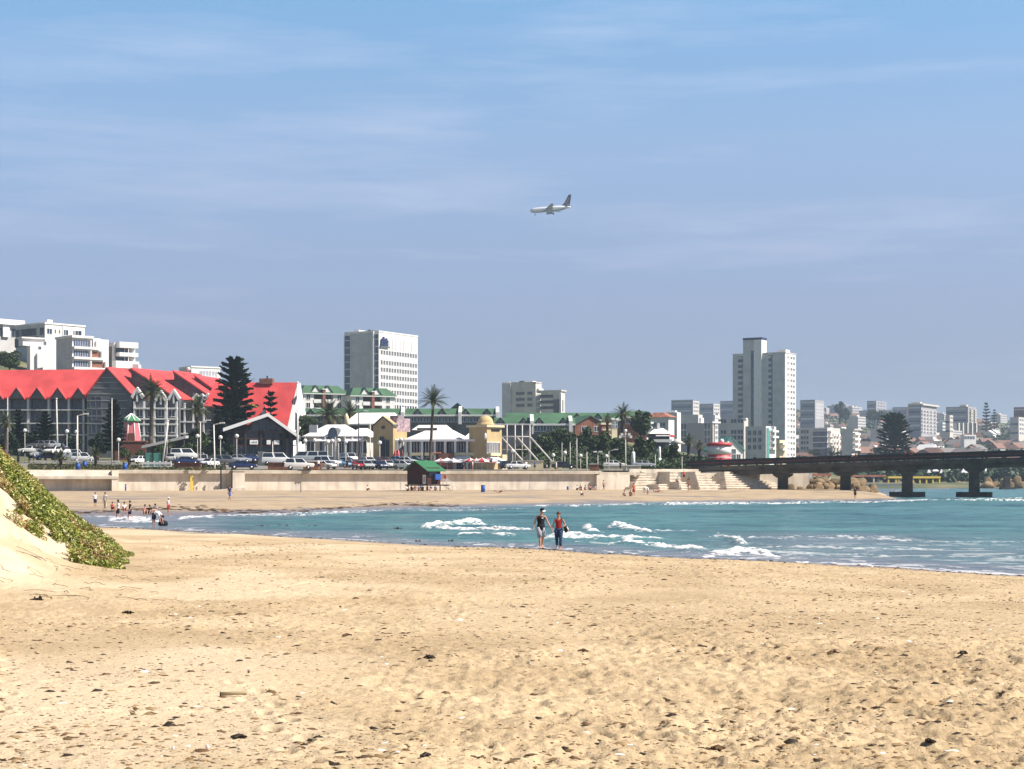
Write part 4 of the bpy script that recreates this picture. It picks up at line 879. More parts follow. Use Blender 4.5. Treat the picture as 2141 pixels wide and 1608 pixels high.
for px in (868, 880, 897, 906, 965, 978): link('window', win_mesh('dark'), t, (X(px), -.05, Zp(966)), None, (1.1, .15, 1.8))
c = Corner('domed_tower', 'square yellow corner tower topped by a tan dome', 'tower', 980, 1018, 1049, 893, 980, 330, math.radians(48))
c.walls('tan_wall', name='wall'); c.part('cornice', (-.4, c.R + .4, -.4, c.Lf + .4, c.H, c.H + .45, 'cream_wall'))
b = MB(); cxm, cym = c.R / 2, c.Lf / 2; r_ = 17 * c.s; b.lathe([(r_ * 1.12, 0), (r_ * 1.12, .35)] + [(r_ * math.cos(a), .35 + r_ * 1.02 * math.sin(a)) for a in np.linspace(0, 1.5, 9)], (cxm, cym, c.H + .45), 'tan_wall', 20); b.build('dome', c.t)
c.part('louvre', (c.fx(1027), c.fx(1044), -.12, .1, c.z(901), c.z(897), 'black')); b = MB(); b.ball((-.1, .3, c.z(912)), .55, 'globe', sq=(.5, .5, 1.2)); b.build('wall_lamp', c.t)
for px in (1021, 1026, 1031, 1036, 1041): window(c.t, 'r', c.fx(px), c.z(936), .8, 2.0, 'dark', .15)
c.part('parapet', (c.fx(1019), c.fx(1040), -.9, .1, c.z(953), c.z(947), 'cream_wall'))
b = MB(); b.slab([(c.fx(1019), -.1, c.z(954)), (c.fx(1038), -.1, c.z(954)), (c.fx(1038), -2.4, c.z(963)), (c.fx(1019), -2.4, c.z(963))][::-1], .5, 'white_roof'); b.build('awning', c.t)
c.part('corner_pier', (c.fx(1044), c.R + .6, -.8, .6, -2, c.z(950), 'cream_wall'))
t, X, Zp = px_frame('grey_hall', 'plain dark grey hall wall behind the steel frame', 'hall', 1045, 970, 362, 0)
b = MB(); b.box(X(1040), X(1112), 0, 10, -2, Zp(889), 'facade_grey'); b.build('wall', t); b = MB(); b.box(X(1038), X(1114), -.4, 10.4, Zp(889), Zp(886), 'grey_wall'); b.build('roof_edge', t)
t, X, Zp = px_frame('steel_frame', 'open steel frame of pale posts with three sloping braces', 'frame', 1045, 972, 338, 0)
for px in (1060, 1077, 1092, 1108):
    b = MB(); b.tube((X(px), 0, -1), (X(px), 0, Zp(888)), .13, .11, 'pole_grey', 6); b.build('post', t)
for py in (913, 940):
    b = MB(); b.tube((X(1046), 0, Zp(py)), (X(1109), 0, Zp(py)), .1, .1, 'pole_grey', 6); b.build('rail', t)
for a, c_ in ((1048, 1094), (1080, 1126), (1108, 1153)):
    b = MB(); b.tube((X(a), .3, Zp(913)), (X(c_), -6, Zp(966)), .16, .16, 'pole_grey', 6); b.build('brace', t)

# ---- right-hand town
def simple(label, x0, xc, x1, yt, yb, Y, wl, wr, th=T60, cols_l=(), rows_=(), cols_r=(), kind='hazy', ww=2.0, wh=1.4, balc=(), name='apartment_block', cat='apartments', top=None, group=None):
    c = Corner(name, label, cat, x0, xc, x1, yt, yb, Y, th, group, deep=15)
    c.walls(wr)
    if wl != wr: c.part('flank_shade_or_colour', (-.15, 0, .1, c.Lf, -10, c.H, wl))  # wl mostly carries the shade of the left face in its colour
    if cols_l: c.grid('l', cols_l, rows_, ww, wh, kind, .15)
    if cols_r: c.grid('r', cols_r, rows_, ww * .9, wh, kind)
    for a, b_, py in balc: c.part('balcony', (c.fx(a), c.fx(b_), -1.4, .1, c.z(py + 4), c.z(py), 'white_wall'))
    if top: c.part('roof_box', (1, c.R * .8, c.fy(top[1]), c.fy(top[0]), c.H, c.z(top[2]), wr))
    return c
c = simple('grey flats with a bright sunlit end, centre of the right-hand town', 1386, 1416, 1425, 862, 945, 690, 'grey_wall', 'white_wall', cols_l=[1392, 1404], rows_=[891, 906, 921], top=(1395, 1410, 858))
c = simple('pale lavender flats with square windows behind the sign pylon', 1424, 1492, 1503, 884, 950, 700, 'haze_wall', 'white_wall', cols_l=[1433, 1480], rows_=[891, 906, 921], ww=2.6, wh=2.4, top=(1440, 1466, 873))
c.part('roof_storey', (-.1, c.R, c.fy(1462), c.fy(1424), c.H, c.z(866), 'grey_wall'))
c = simple('grey-green flats under red roofs at the far end of the bank', 1352, 1398, 1412, 872, 930, 650, 'grey_wall', 'white_wall', cols_l=[1362, 1374, 1386], rows_=[888, 900, 914], ww=2.4, wh=1.5)
b = MB(); b.frustum(-1, c.R + 1, -1, c.Lf + 1, c.H, c.z(862), 2, 4, 'terracotta'); b.build('roof', c.t)
c = simple('brown flats stacked with white balconies at the bank edge', 1334, 1342, 1364, 876, 930, 520, 'brick', 'slate', th=math.radians(30), balc=[(1342, 1362, 882), (1342, 1360, 892), (1342, 1362, 903), (1345, 1362, 915)])
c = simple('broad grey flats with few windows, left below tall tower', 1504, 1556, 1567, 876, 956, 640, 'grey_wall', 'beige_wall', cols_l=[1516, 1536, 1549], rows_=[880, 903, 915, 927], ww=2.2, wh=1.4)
c.part('chimney', (0, 2, c.fy(1567 - 8), c.fy(1551), c.H, c.z(874), 'white_wall'))
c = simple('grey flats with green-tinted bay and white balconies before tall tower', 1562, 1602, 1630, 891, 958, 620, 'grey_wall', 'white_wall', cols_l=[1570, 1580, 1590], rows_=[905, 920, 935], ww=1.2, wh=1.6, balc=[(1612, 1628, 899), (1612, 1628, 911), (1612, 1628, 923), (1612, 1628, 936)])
c.part('green_bay', (c.fx(1603), c.fx(1610), -.2, .1, -3, c.H - .6, 'teal_roof')); c.grid('r', [1620], [894, 906, 918, 931], 2.6, 1.2, 'hazy')
c = simple('cream tiered flats with orange awning at tall tower foot', 1624, 1630, 1644, 920, 960, 600, 'cream_wall', 'cream_wall', th=math.radians(40), balc=[(1631, 1643, 926), (1631, 1643, 938)])
c = simple('grey flats with striped balcony bands right of tall tower', 1676, 1730, 1770, 894, 955, 910, 'grey_wall', 'beige_wall', cols_l=[1684, 1690], rows_=[902, 915, 925, 937], ww=2.6, wh=1.8)
for py in (900, 912, 924, 936): c.part('balcony', (-1.2, .1, c.fy(1731), c.fy(1702), c.z(py + 1.6), c.z(py), 'white_wall')); c.part('balcony', (c.fx(1731), c.fx(1742), -1.2, .1, c.z(py + 1.6), c.z(py), 'white_wall'))
c.part('strip_glass', (-.3, .05, c.fy(1730), c.fy(1703), -3, c.H - 1, 'blue_glass'))
for px in (1735, 1745, 1753, 1762):
    for py in (906, 919, 931): c.part('bay_balcony', (c.fx(px - 2.5), c.fx(px + 2.5), -1.3, .1, c.z(py + 5), c.z(py), 'white_wall'))
c = simple('green-grey flats with four cream balcony bands, before the dark pine', 1762, 1783, 1806, 899, 955, 900, 'grey_wall', 'beige_wall', balc=[(1783, 1801, 905), (1783, 1801, 916), (1783, 1801, 927), (1783, 1801, 938)])
c.part('roof_slab', (-.3, c.R + 1.5, -1, c.Lf, c.H, c.H + .6, 'far_cream'))
# skyline behind, flank shade and haze also put into the wall colours
far = [('hazy blue slab with a pale sunlit end on the skyline', 1406, 1449, 1465, 838, 870, 1500, 'far_shade', 'far_cream'),
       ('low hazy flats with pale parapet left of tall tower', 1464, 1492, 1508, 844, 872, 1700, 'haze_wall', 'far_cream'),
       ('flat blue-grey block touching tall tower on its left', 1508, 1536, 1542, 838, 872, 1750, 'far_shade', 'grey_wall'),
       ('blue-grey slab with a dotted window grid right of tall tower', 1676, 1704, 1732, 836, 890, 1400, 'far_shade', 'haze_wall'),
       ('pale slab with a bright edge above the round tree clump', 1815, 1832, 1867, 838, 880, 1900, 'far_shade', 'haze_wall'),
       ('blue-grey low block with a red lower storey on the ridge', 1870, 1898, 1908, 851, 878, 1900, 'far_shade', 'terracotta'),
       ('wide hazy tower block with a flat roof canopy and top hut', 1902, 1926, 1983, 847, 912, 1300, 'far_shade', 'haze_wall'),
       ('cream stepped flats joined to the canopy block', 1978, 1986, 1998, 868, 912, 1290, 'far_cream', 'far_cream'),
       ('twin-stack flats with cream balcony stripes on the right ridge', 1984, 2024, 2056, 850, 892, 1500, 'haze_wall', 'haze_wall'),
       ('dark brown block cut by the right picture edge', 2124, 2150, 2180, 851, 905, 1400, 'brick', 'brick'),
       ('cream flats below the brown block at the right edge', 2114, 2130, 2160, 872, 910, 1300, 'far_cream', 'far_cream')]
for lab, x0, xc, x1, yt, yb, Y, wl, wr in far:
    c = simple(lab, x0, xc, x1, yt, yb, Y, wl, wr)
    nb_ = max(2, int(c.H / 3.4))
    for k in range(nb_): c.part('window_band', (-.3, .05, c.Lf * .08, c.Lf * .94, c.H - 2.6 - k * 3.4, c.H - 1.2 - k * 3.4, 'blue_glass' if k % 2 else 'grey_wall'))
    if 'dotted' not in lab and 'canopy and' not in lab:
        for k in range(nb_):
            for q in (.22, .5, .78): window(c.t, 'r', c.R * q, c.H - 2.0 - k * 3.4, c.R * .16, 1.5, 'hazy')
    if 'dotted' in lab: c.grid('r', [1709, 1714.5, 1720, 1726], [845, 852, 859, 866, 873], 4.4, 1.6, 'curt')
    if 'canopy and' in lab:
        c.part('roof_slab', (-1, c.R + 2, -1.5, c.Lf, c.H, c.H + 1.2, 'far_cream')); c.part('roof_hut', (4, 10, 2, 9, c.H + 1.2, c.z(840), 'far_cream'))
        for py in (857, 864, 872, 879, 887, 894, 901):
            for px in (1929, 1939, 1950, 1962, 1976): c.part('balcony', (c.fx(px - 2), c.fx(px + 2), -1.2, .1, c.z(py + 1.5), c.z(py), 'white_wall'))
    if 'twin-stack' in lab:
        for px in (1988, 2030, 2046):
            for k in range(6): c.part('balcony', (c.fx(max(px, 2025) - 0), c.fx(max(px, 2025) + 6), -1.5, .1, c.z(858 + k * 5), c.z(856 + k * 5), 'cream_wall')) if px > 2020 else None
        c.part('roof_hut', (2, 8, 2, 8, c.H, c.z(846), 'cream_wall'))
    if 'blue slab' in lab: c.part('parapet', (-.3, 0, 0, c.Lf, c.H, c.H + 1, 'haze_wall'))
c = simple('long podium with white piers under the twin-stack flats', 1990, 2000, 2053, 884, 906, 1420, 'grey_wall', 'slate', th=math.radians(25))
for px in (2005, 2015, 2026, 2037, 2047): c.part('pier', (c.fx(px - 1.2), c.fx(px + 1.2), -.8, .1, -3, c.H, 'white_wall'))
c = simple('small white terrace with five bays on the right hillside', 2012, 2016, 2043, 909, 922, 1050, 'white_wall', 'white_wall', th=math.radians(15), name='terrace_house', cat='house')
c.grid('r', [2019, 2025, 2031, 2037], [915], 1.4, 1.6, 'hazy')
# hillside houses, too small to show parts
mat('roof_clay', (0.26, 0.15, 0.12), 0.85, var=0.2); mat('roof_ash', (0.22, 0.2, 0.19), 0.85, var=0.2)
def house_mesh(wm, rm):
    b = MB(); b.box(-5, 5, -4, 4, -4, 3.2, wm); b.prism([(-4.6, 3.2), (4.6, 3.2), (0, 6.2)], -5.4, 5.4, rm, plane='yz'); return b.mesh('house')
HM = [house_mesh('white_wall', 'roof_clay'), house_mesh('far_cream', 'roof_clay'), house_mesh('white_wall', 'roof_ash'), house_mesh('beige_wall', 'roof_clay'), house_mesh('white_wall', 'white_roof')]
HL = ['small white hillside house with a clay roof among many on the right slope', 'small cream hillside house with a clay roof among many on the right slope', 'small white hillside house with a grey roof among many on the right slope', 'small beige hillside house with a clay roof among many on the right slope', 'small all-white hillside house among many on the right slope']
rnd = random.Random(5); n_h = 0
while n_h < 280:
    Y = rnd.uniform(880, 2300); px = rnd.uniform(1340, 2160) if Y > 1350 else rnd.uniform(1660, 2160)
    x = xat(px, Y); z = land_h(x, Y); k = rnd.randrange(5)
    if px < 1660 and Y < 1350: continue
    o = link('house', HM[k], None, (x, Y, z), (0, 0, rnd.uniform(0, 3.1)), [rnd.uniform(.8, 1.35)] * 2 + [rnd.uniform(.8, 1.2)])
    prop(o, HL[k], 'house', 'small houses scattered over the right hillside'); n_h += 1
rnd = random.Random(8); BM = []
for wm in ('white_wall', 'far_cream', 'beige_wall', 'haze_wall'):
    b = MB(); b.box(-9, 9, -6, 6, -8, 13, wm)
    for k in range(4): b.box(-9.1, 9.1, -6.12, -6, 1 + k * 3.1, 2.4 + k * 3.1, 'far_shade'); b.box(9, 9.12, -5.6, 5.6, 1 + k * 3.1, 2.4 + k * 3.1, 'far_shade')
    b.box(-3, 2, -2, 3, 13, 15, wm); BM.append(b.mesh('flats'))
for i in range(34):
    Y = rnd.uniform(1150, 2400); px = rnd.uniform(1345, 1545) if i % 3 == 0 else rnd.uniform(1680, 2160)
    if i % 3 == 0: Y = rnd.uniform(1350, 2300)
    o = link('flats', BM[i % 4], None, (xat(px, Y), Y, land_h(xat(px, Y), Y)), (0, 0, T60 - rnd.uniform(-.2, .5)), (rnd.uniform(.7, 1.5), rnd.uniform(.7, 1.2), rnd.uniform(.55, 1.15)))
    prop(o, ['small white flat-roofed block among the houses of the far hillside', 'small cream flat-roofed block among the houses of the far hillside', 'small beige flat-roofed block among the houses of the far hillside', 'small grey flat-roofed block among the houses of the far hillside'][i % 4], 'flats', 'small blocks of flats over the right hillside')
# pylon, round kiosk, green-roofed house, white restaurant roof
t, X, Zp = px_frame('sign_pylon', 'tall white sign pylon with a crossbar above the red kiosk', 'pylon', 1498, 935, 405, 32)
b = MB(); b.box(X(1494.5), X(1502.5), 0, .8, -2, Zp(868), 'frame_white'); b.build('post', t); b = MB(); b.box(X(1488), X(1491), 0, .8, -2, Zp(882), 'pole_grey'); b.build('side_post', t)
b = MB(); b.box(X(1486), X(1508), -.2, 1, Zp(885), Zp(881.5), 'frame_white'); b.build('crossbar', t); b = MB(); b.prism([(X(1497), Zp(874)), (X(1509), Zp(876)), (X(1503), Zp(864))], -.1, .9, 'frame_white'); b.build('finial', t)
for py in (890, 901, 912): b = MB(); b.box(X(1496), X(1501), -.06, 0, Zp(py + 6), Zp(py), 'haze_wall'); b.build('sign_panel', t)
t, X, Zp = px_frame('round_kiosk', 'round kiosk in red and white bands at the pier entrance', 'kiosk', 1507, 968, 392, 0)
s_ = 392 / F; r_ = 24 * s_
b = MB(); b.lathe([(r_, -1), (r_, 0), (r_, Zp(950))], (0, r_, 0), 'red_paint', 24); b.build('lower_band', t)
b = MB(); b.lathe([(r_ + .05, Zp(950)), (r_ + .05, Zp(932))], (0, r_, 0), 'frame_white', 24); b.build('middle_band', t)
b = MB(); b.lathe([(r_ + .3, Zp(932)), (r_ + .3, Zp(926)), (r_ - 1, Zp(924.5))], (0, r_, 0), 'red_paint', 24); b.build('roof', t)
b = MB(); b.lathe([(r_ + .06, Zp(957)), (r_ + .06, Zp(955.5))], (0, r_, 0), 'frame_white', 24); b.build('stripe', t)
b = MB(); b.ball((X(1512), r_, Zp(922)), .55, 'globe'); b.build('roof_dome', t)
gable_house('green_roofed_house', 'white house with a long green roof right of the round kiosk', 1500, 1556, 913, 938, 968, 425, 8, 'white_wall', 'teal_roof', math.radians(20), [(1522, 944, 1, 1.2), (1535, 944, 1, 1.2), (1535, 955, 1, 1.2), (1546, 955, 1, 1.2)])
t, X, Zp = px_frame('cliff_cafe', 'white hip-roofed cafe with a red-tipped awning on the bank', 'cafe', 1380, 935, 430, 0)
b = MB(); b.box(X(1360), X(1400), 0, 7, -4, Zp(908), 'slate'); b.build('wall', t); b = MB(); b.frustum(X(1356), X(1404), -1, 8, Zp(907), Zp(895), 1.8, 3.6, 'white_roof'); b.build('roof', t)
b = MB(); b.box(X(1376), X(1381), 2, 4, Zp(900), Zp(884), 'white_wall'); b.build('chimney', t)
b = MB(); b.slab([(X(1372), -.1, Zp(909)), (X(1398), -.1, Zp(909)), (X(1400), -1.6, Zp(911)), (X(1370), -1.6, Zp(911))][::-1], .2, 'white_roof'); b.build('awning', t); b = MB(); b.slab([(X(1398), -.1, Zp(909)), (X(1408), -.1, Zp(909)), (X(1410), -1.6, Zp(914)), (X(1400), -1.6, Zp(912))][::-1], .2, 'red_paint'); b.build('awning_tip', t)
b = MB(); b.box(X(1360), X(1403), -2.4, -2, Zp(925), Zp(919), 'white_wall'); b.build('terrace_wall', t)
t, X, Zp = px_frame('thatched_shelter', 'pale thatched shelter with a low cone roof below the cafe', 'shelter', 1417, 935, 410, 0)
b = MB(); b.lathe([(19 * .115, 0), (.2, 11 * .115)], (0, 2, Zp(928)), 'beige_wall', 12); b.build('roof', t); b = MB(); b.tube((0, 2, -3), (0, 2, Zp(922)), .2, .2, 'brick'); b.build('post', t)
# ------------------------------------------------------------------ sea wall, steps, pier, hut and the small things of the shore
def hit(px, py, y0=14, y1=325):          # where the sight line of a pixel meets the beach
    prev = None
    for Y in np.linspace(y0, y1, 500):
        h = max(sand_h(xat(px, Y), Y), -.03); d = zat(py, Y) - h
        if d <= 0: return Vector((xat(px, Y), Y, h))
    return Vector((xat(px, y1), y1, sand_h(xat(px, y1), y1)))
wd = (WB - WA).normalized(); wang = math.atan2(wd.y, wd.x)
def wpos(px):                            # distance along the wall under a pixel column
    k = (px - CX) / F; sl = wd.y / wd.x
    x = k * (WA.y - sl * WA.x) / (1 - k * sl)
    return (x - WA.x) / wd.x
sw = thing('sea_wall', 'long concrete sea wall with overhanging coping behind the far beach', 'wall', (WA.x, WA.y, 0), wang)
b = MB(); L0, L1 = wpos(236), wpos(1243)
b.box(L0, L1, 0, .9, -1, 3.95, 'pale_concrete'); b.build('wall_face', sw)
b = MB(); b.box(0, L0, .5, 1.4, -1, 3.6, 'pale_concrete'); b.build('wall_face', sw)
b = MB(); b.box(L0 + .6, L1 + 1, -.68, 1.0, 3.95, 4.38, 'concrete'); b.box(L0 + .6, L1 + 1, -.5, 1.0, 4.38, 4.5, 'concrete'); b.build('coping', sw)
b = MB(); b.prism([(-1.3, 3.1), (1.4, 3.1), (1.4, 4.45), (.6, 4.45), (-1.3, 3.5)], 0, L0 + .6, 'concrete', plane='yz'); b.build('sloped_coping', sw)
for a, c_ in ((231, 245), ): b = MB(); b.box(wpos(a), wpos(c_), -1.2, .0, -1, 4.42, 'pale_concrete'); b.build('buttress', sw)
b = MB(); b.box(wpos(1243), wpos(1312), -.9, .9, -1, 3.8, 'pale_concrete'); b.box(wpos(1243) + .6, wpos(1335), -.7, 1.0, 3.8, 4.3, 'concrete'); b.build('end_buttress', sw)
for px in (620, 745, 838, 1108): b = MB(); b.box(wpos(px) - .06, wpos(px) + .06, -.03, .02, -.5, 3.95, 'grey_wall'); b.build('joint_pipe', sw)
o = sw
def wall_thing(px, off): return Vector((WA.x, WA.y, 0)) + wd * wpos(px) + Vector((wd.y, -wd.x, 0)) * off
# slipway block, ramp, posts in front of the wall
p = wall_thing(494, 1.2); t = thing('concrete_block', 'pale concrete block standing against the sea wall beside two posts', 'block', (p.x, p.y, 1.0), wang)
b = MB(); b.box(-1.0, .95, -.4, .5, -1, 3.3, 'pale_concrete'); b.box(-1.1, 1.05, -.5, .55, 3.3, 3.45, 'concrete'); prop(b.build('body', t))
for px, lab in ((457, 'dark post left of the pale block at the sea wall'), (480, 'dark post right against the pale block at the sea wall')):
    p = wall_thing(px, 1.6); t = thing('post', lab, 'post', (p.x, p.y, .8)); b = MB(); b.box(-.09, .09, -.09, .09, -.5, 3.9, 'iron'); b.build('shaft', t); b = MB(); b.box(-.14, .14, -.14, .14, 3.9, 4.05, 'iron'); b.build('cap', t)
p = wall_thing(398, 1.0); t = thing('signpost', 'yellow marker board on the sea wall above the beach', 'sign', (p.x, p.y, 1.0), wang); b = MB(); b.box(-.25, .25, -.05, .05, -.3, 2.6, 'yellow'); b.build('board', t)
p = wall_thing(440, 2.6); t = thing('ramp', 'low dark concrete ramp sloping up against the sea wall', 'ramp', (p.x, p.y, 1.0), wang); b = MB(); b.prism([(-3.3, -.5), (4.8, -.5), (4.8, .7), (4.2, .75), (-3.3, .15)], -.6, 1.4, 'concrete'); b.build('slab', t)
p = hit(629, 1029); t = thing('marker_post', 'thin dark post standing alone in the far sand', 'post', p); b = MB(); b.tube((0, 0, -.4), (0, 0, 1.3), .06, .05, 'dark_timber', 6); b.build('shaft', t); b = MB(); b.ball((0, 0, 1.32), .08, 'dark_timber', 6, 4); b.build('cap', t)

# stepped terrace
sp_ = wall_thing(1345, 0); st = thing('stepped_terrace', 'pale concrete steps in jutting stacks between sea wall and pier', 'steps', (sp_.x, sp_.y, 0), wang)
def stack(pxc, Y, zb, zt, n, dx, dy, R, dR, back=8.0):   # corner-on stack of broad steps, bottom corner under column pxc
    t45 = math.radians(43); M = Matrix.Rotation(-wang, 4, 'Z') @ Matrix.Translation(Vector((xat(pxc, Y), Y, 0)) - Vector((sp_.x, sp_.y, 0))) @ Matrix.Rotation(t45, 4, 'Z')
    h = (zt - zb) / n; b = MB(); b.M = M
    for i in range(n):
        z0 = zb + h * i - (1.5 if i == 0 else .02); z1 = zb + h * (i + 1)
        b.box(i * dx, R - i * dR, i * dy, back, z0, z1 - .17, 'pale_concrete'); b.box(i * dx - .05, R - i * dR + .05, i * dy - .12, back, z1 - .17, z1, 'pale_concrete')
    b.build('step_stack', st)
stack(1318, 289.5, .9, 4.45, 8, .78, .36, 8.6, .22, 10)
stack(1400, 294, 2.3, 4.4, 4, .12, .10, 2.9, .0, 6)
stack(1380, 291, .9, 2.25, 3, .12, .3, 2.4, .0, 4)
stack(1425, 291.5, .9, 2.6, 4, .12, .25, 1.9, .0, 5)
stack(1464, 292, .9, 4.4, 8, .30, .42, 7.0, .52, 9)
stack(1520, 294, .9, 4.4, 9, .5, .5, 17.5, .15, 9)
b = MB(); x_ = lambda px: wpos(px) - wpos(1345)
b.box(x_(1318), x_(1700), 1.2, 4, -1, 4.2, 'concrete'); b.build('back_wall', st)
b = MB(); b.box(x_(1325), x_(1470), 1.6, 2.2, 4.2, 4.85, 'pale_concrete'); b.build('parapet', st)
p = Vector((xat(1420, 291), 291, 1.0)); t = thing('signpost', 'thin grey post at the foot of the terrace steps', 'post', p); b = MB(); b.tube((0, 0, -.4), (0, 0, 3.2), .12, .1, 'pole_grey', 6); b.build('shaft', t); b = MB(); b.box(-.2, .2, -.16, -.1, 2.6, 3.3, 'pole_grey'); b.build('plate', t)

# pier
PA = Vector((33.9, 303, 0)); PB = Vector((84.9, 283, 0)); pd = (PB - PA).normalized(); pang = math.atan2(pd.y, pd.x)
pr = thing('pier', 'dark concrete pier on hammer-head columns reaching out over the water', 'pier', PA, pang)
Lp = (PB - PA).length * 1.5
def deck_z(a): return 5.30 + .0262 * a
b = MB()
def slab_along(b, a0, a1, y0, y1, zl, zh, m):
    vs = [(a0, y0, deck_z(a0) + zl), (a1, y0, deck_z(a1) + zl), (a1, y1, deck_z(a1) + zl), (a0, y1, deck_z(a0) + zl), (a0, y0, deck_z(a0) + zh), (a1, y0, deck_z(a1) + zh), (a1, y1, deck_z(a1) + zh), (a0, y1, deck_z(a0) + zh)]
    b.add(vs, [(3, 2, 1, 0), (4, 5, 6, 7), (0, 1, 5, 4), (1, 2, 6, 5), (2, 3, 7, 6), (3, 0, 4, 7)], m)
slab_along(b, -3, Lp, -.3, 4.9, -.75, 0, 'dark_concrete'); slab_along(b, -3, Lp, .35, 4.2, -1.6, -.75, 'dark_concrete'); b.build('deck', pr)
for y in (-.15, 4.75):
    b = MB(); slab_along(b, -3, Lp, y - .06, y + .06, 1.05, 1.2, 'iron')
    slab_along(b, -3, Lp, y - .04, y + .04, .1, .98, 'iron') if y < 1 else None
    slab_along(b, -3, Lp, y - .05, y + .05, .55, .66, 'red_brown'); b.build('railing', pr)
    for k in range(int((Lp + 3) / 3.2)):
        a = -3 + k * 3.2; b = MB(); b.box(a - .14, a + .14, y - .16, y + .16, deck_z(a) - .1, deck_z(a) + 1.22, 'iron'); b.build('railing_post', pr)
pn = Vector((-pd.y, pd.x, 0)); YM = 2.3
def pier_a(px):
    k = (px - CX) / F; q = PA + pn * YM; return (k * q.y - q.x) / (pd.x - k * pd.y)
for px in (1500, 1637, 1768, 1897, 2037, 2190, 2340):
    a = pier_a(px); z1 = deck_z(a) - 1.6
    if px == 1500: continue
    b = MB(); b.frustum(a - .92, a + .92, YM - .7, YM + .7, -2, z1 - .7, .12, .05, 'dark_concrete'); cl = b.build('column', pr)
    b = MB(); b.prism([(a - 1.55, z1), (a + 1.55, z1), (a + 1.5, z1 - .3), (a + .82, z1 - .72), (a - .82, z1 - .72), (a - 1.5, z1 - .3)], YM - 1.3, YM + 1.3, 'dark_concrete'); b.build('column_cap', cl)
    if px > 1800: b = MB(); b.box(a - 2.85, a + 2.85, YM - 1.4, YM + 1.4, -2, .92, 'dark_concrete'); b.build('pile_cap', cl)
b = MB(); b.box(-6, 1, .3, 4.3, 3.0, 4.5, 'dark_concrete'); b.build('abutment', pr)
t = thing('mooring_post', 'lone dark pillar in the water beyond the pier', 'pillar', at(2105, 1024, 520)); b = MB(); b.box(-.85, .85, -.8, .8, -2, 4.2, 'dark_concrete'); b.build('shaft', t); b = MB(); b.box(-2.0, 2.6, -1.5, 1.5, -2, .7, 'dark_concrete'); b.build('footing', t)
# rocks by the pier
mat('rock', (0.25, 0.175, 0.095), 0.95, var=0.4, vscale=.8, bump=.6, bscale=2)
def rock_mesh(seed, m='rock'):
    r = random.Random(seed); bmx = bmesh.new(); bmesh.ops.create_icosphere(bmx, subdivisions=3, radius=1)
    offs = [Vector((r.uniform(-1, 1), r.uniform(-1, 1), r.uniform(-1, 1))).normalized() for _ in range(9)]
    for v in bmx.verts:
        k = min(1.0, min(.62 + r.uniform(0, .02) + .55 * max(0, 1 - v.co.dot(o)) for o in offs)); v.co *= k
    me = bpy.data.meshes.new('rock'); bmx.to_mesh(me); bmx.free(); me.materials.append(MATS[m]); return me
RK = [rock_mesh(i) for i in range(5)]
rr = random.Random(3)
rl = ['brown boulder in the rock bank under the pier', 'low brown rock at the edge of the rock bank']
for i in range(54):
    px = rr.uniform(1648, 1840); Y = rr.uniform(302, 328); x = xat(px, Y)
    up = max(0, 1 - abs(px - 1730) / 120); s_ = rr.uniform(.7, 1.7)
    o = link('boulder', RK[i % 5], None, (x, Y, .3 + rr.uniform(0, 1.9) * up), (rr.uniform(0, 3), rr.uniform(0, 3), rr.uniform(0, 3)), (s_ * 1.4, s_, s_ * .8)); prop(o, 'brown weathered boulder in the rock bank under the pier', 'boulder', 'boulders banked under the pier')
for i in range(16):
    px = rr.uniform(2040, 2170); Y = rr.uniform(570, 610)
    o = link('boulder', RK[i % 5], None, (xat(px, Y), Y, rr.uniform(.2, 1.6)), (rr.uniform(0, 3), rr.uniform(0, 3), rr.uniform(0, 3)), (3.6, 2.5, 1.7)); prop(o, 'dark brown boulder on the far shore right of the pier columns', 'boulder', 'boulders along the far right shore')
for i in range(9):
    Y = rr.uniform(325, 337); px = 1660 + i * 17
    o = link('boulder', RK[i % 5], None, (xat(px, Y), Y, 2.2), (rr.uniform(0, 3), 0, rr.uniform(0, 3)), (2.6, 1.6, 1.5)); prop(o, 'brown weathered boulder in the rock bank under the pier', 'boulder', 'boulders banked under the pier')
# pergolas and far strip
def pergola(label, px0, px1, yt, yb, Y, beam, post, n):
    s = Y / F; t = thing('pergola', label, 'pergola', at(px0, yb, Y), math.radians(14)); W_ = (px1 - px0) * s; H = (yb - yt) * s
    b = MB(); b.box(-.3, W_ + .3, -.3, 4.3, H - .7, H, beam); b.build('roof_beam', t)
    for i in range(n): b = MB(); x = W_ * i / (n - 1); b.box(x - .28, x + .28, 0, .5, -2, H - .7, post); b.build('post', t)
    b = MB(); b.box(0, W_, 4.4, 4.8, -2, H - 1.0, 'facade_grey'); b.build('back_wall', t)
pergola('orange-beamed pergola with pale posts behind the rocks', 1697, 1738, 990, 1017, 450, 'terracotta', 'cream_wall', 4)
pergola('long low pergola with a faded orange beam under the pier', 1782, 1856, 993, 1009, 615, 'terracotta', 'beige_wall', 4)
pergola('bright yellow pergola left half, seen between pier columns', 1858, 1892, 996, 1017, 612, 'yellow', 'yellow', 3)
pergola('bright yellow pergola right half, past the pier column', 1910, 1970, 996, 1016, 612, 'yellow', 'yellow', 5)
low_wall_ = 1
t = thing('quay_wall', 'low white quay wall along the far water under the pier', 'wall', at(1782, 1018, 600)); b = MB(); b.box(0, 22, 0, 1, -2, 1.1, 'white_wall'); b.build('face', t); b = MB(); b.box(-.3, 22.3, -.3, 1.3, 1.1, 1.5, 'cream_wall'); b.build('coping', t)
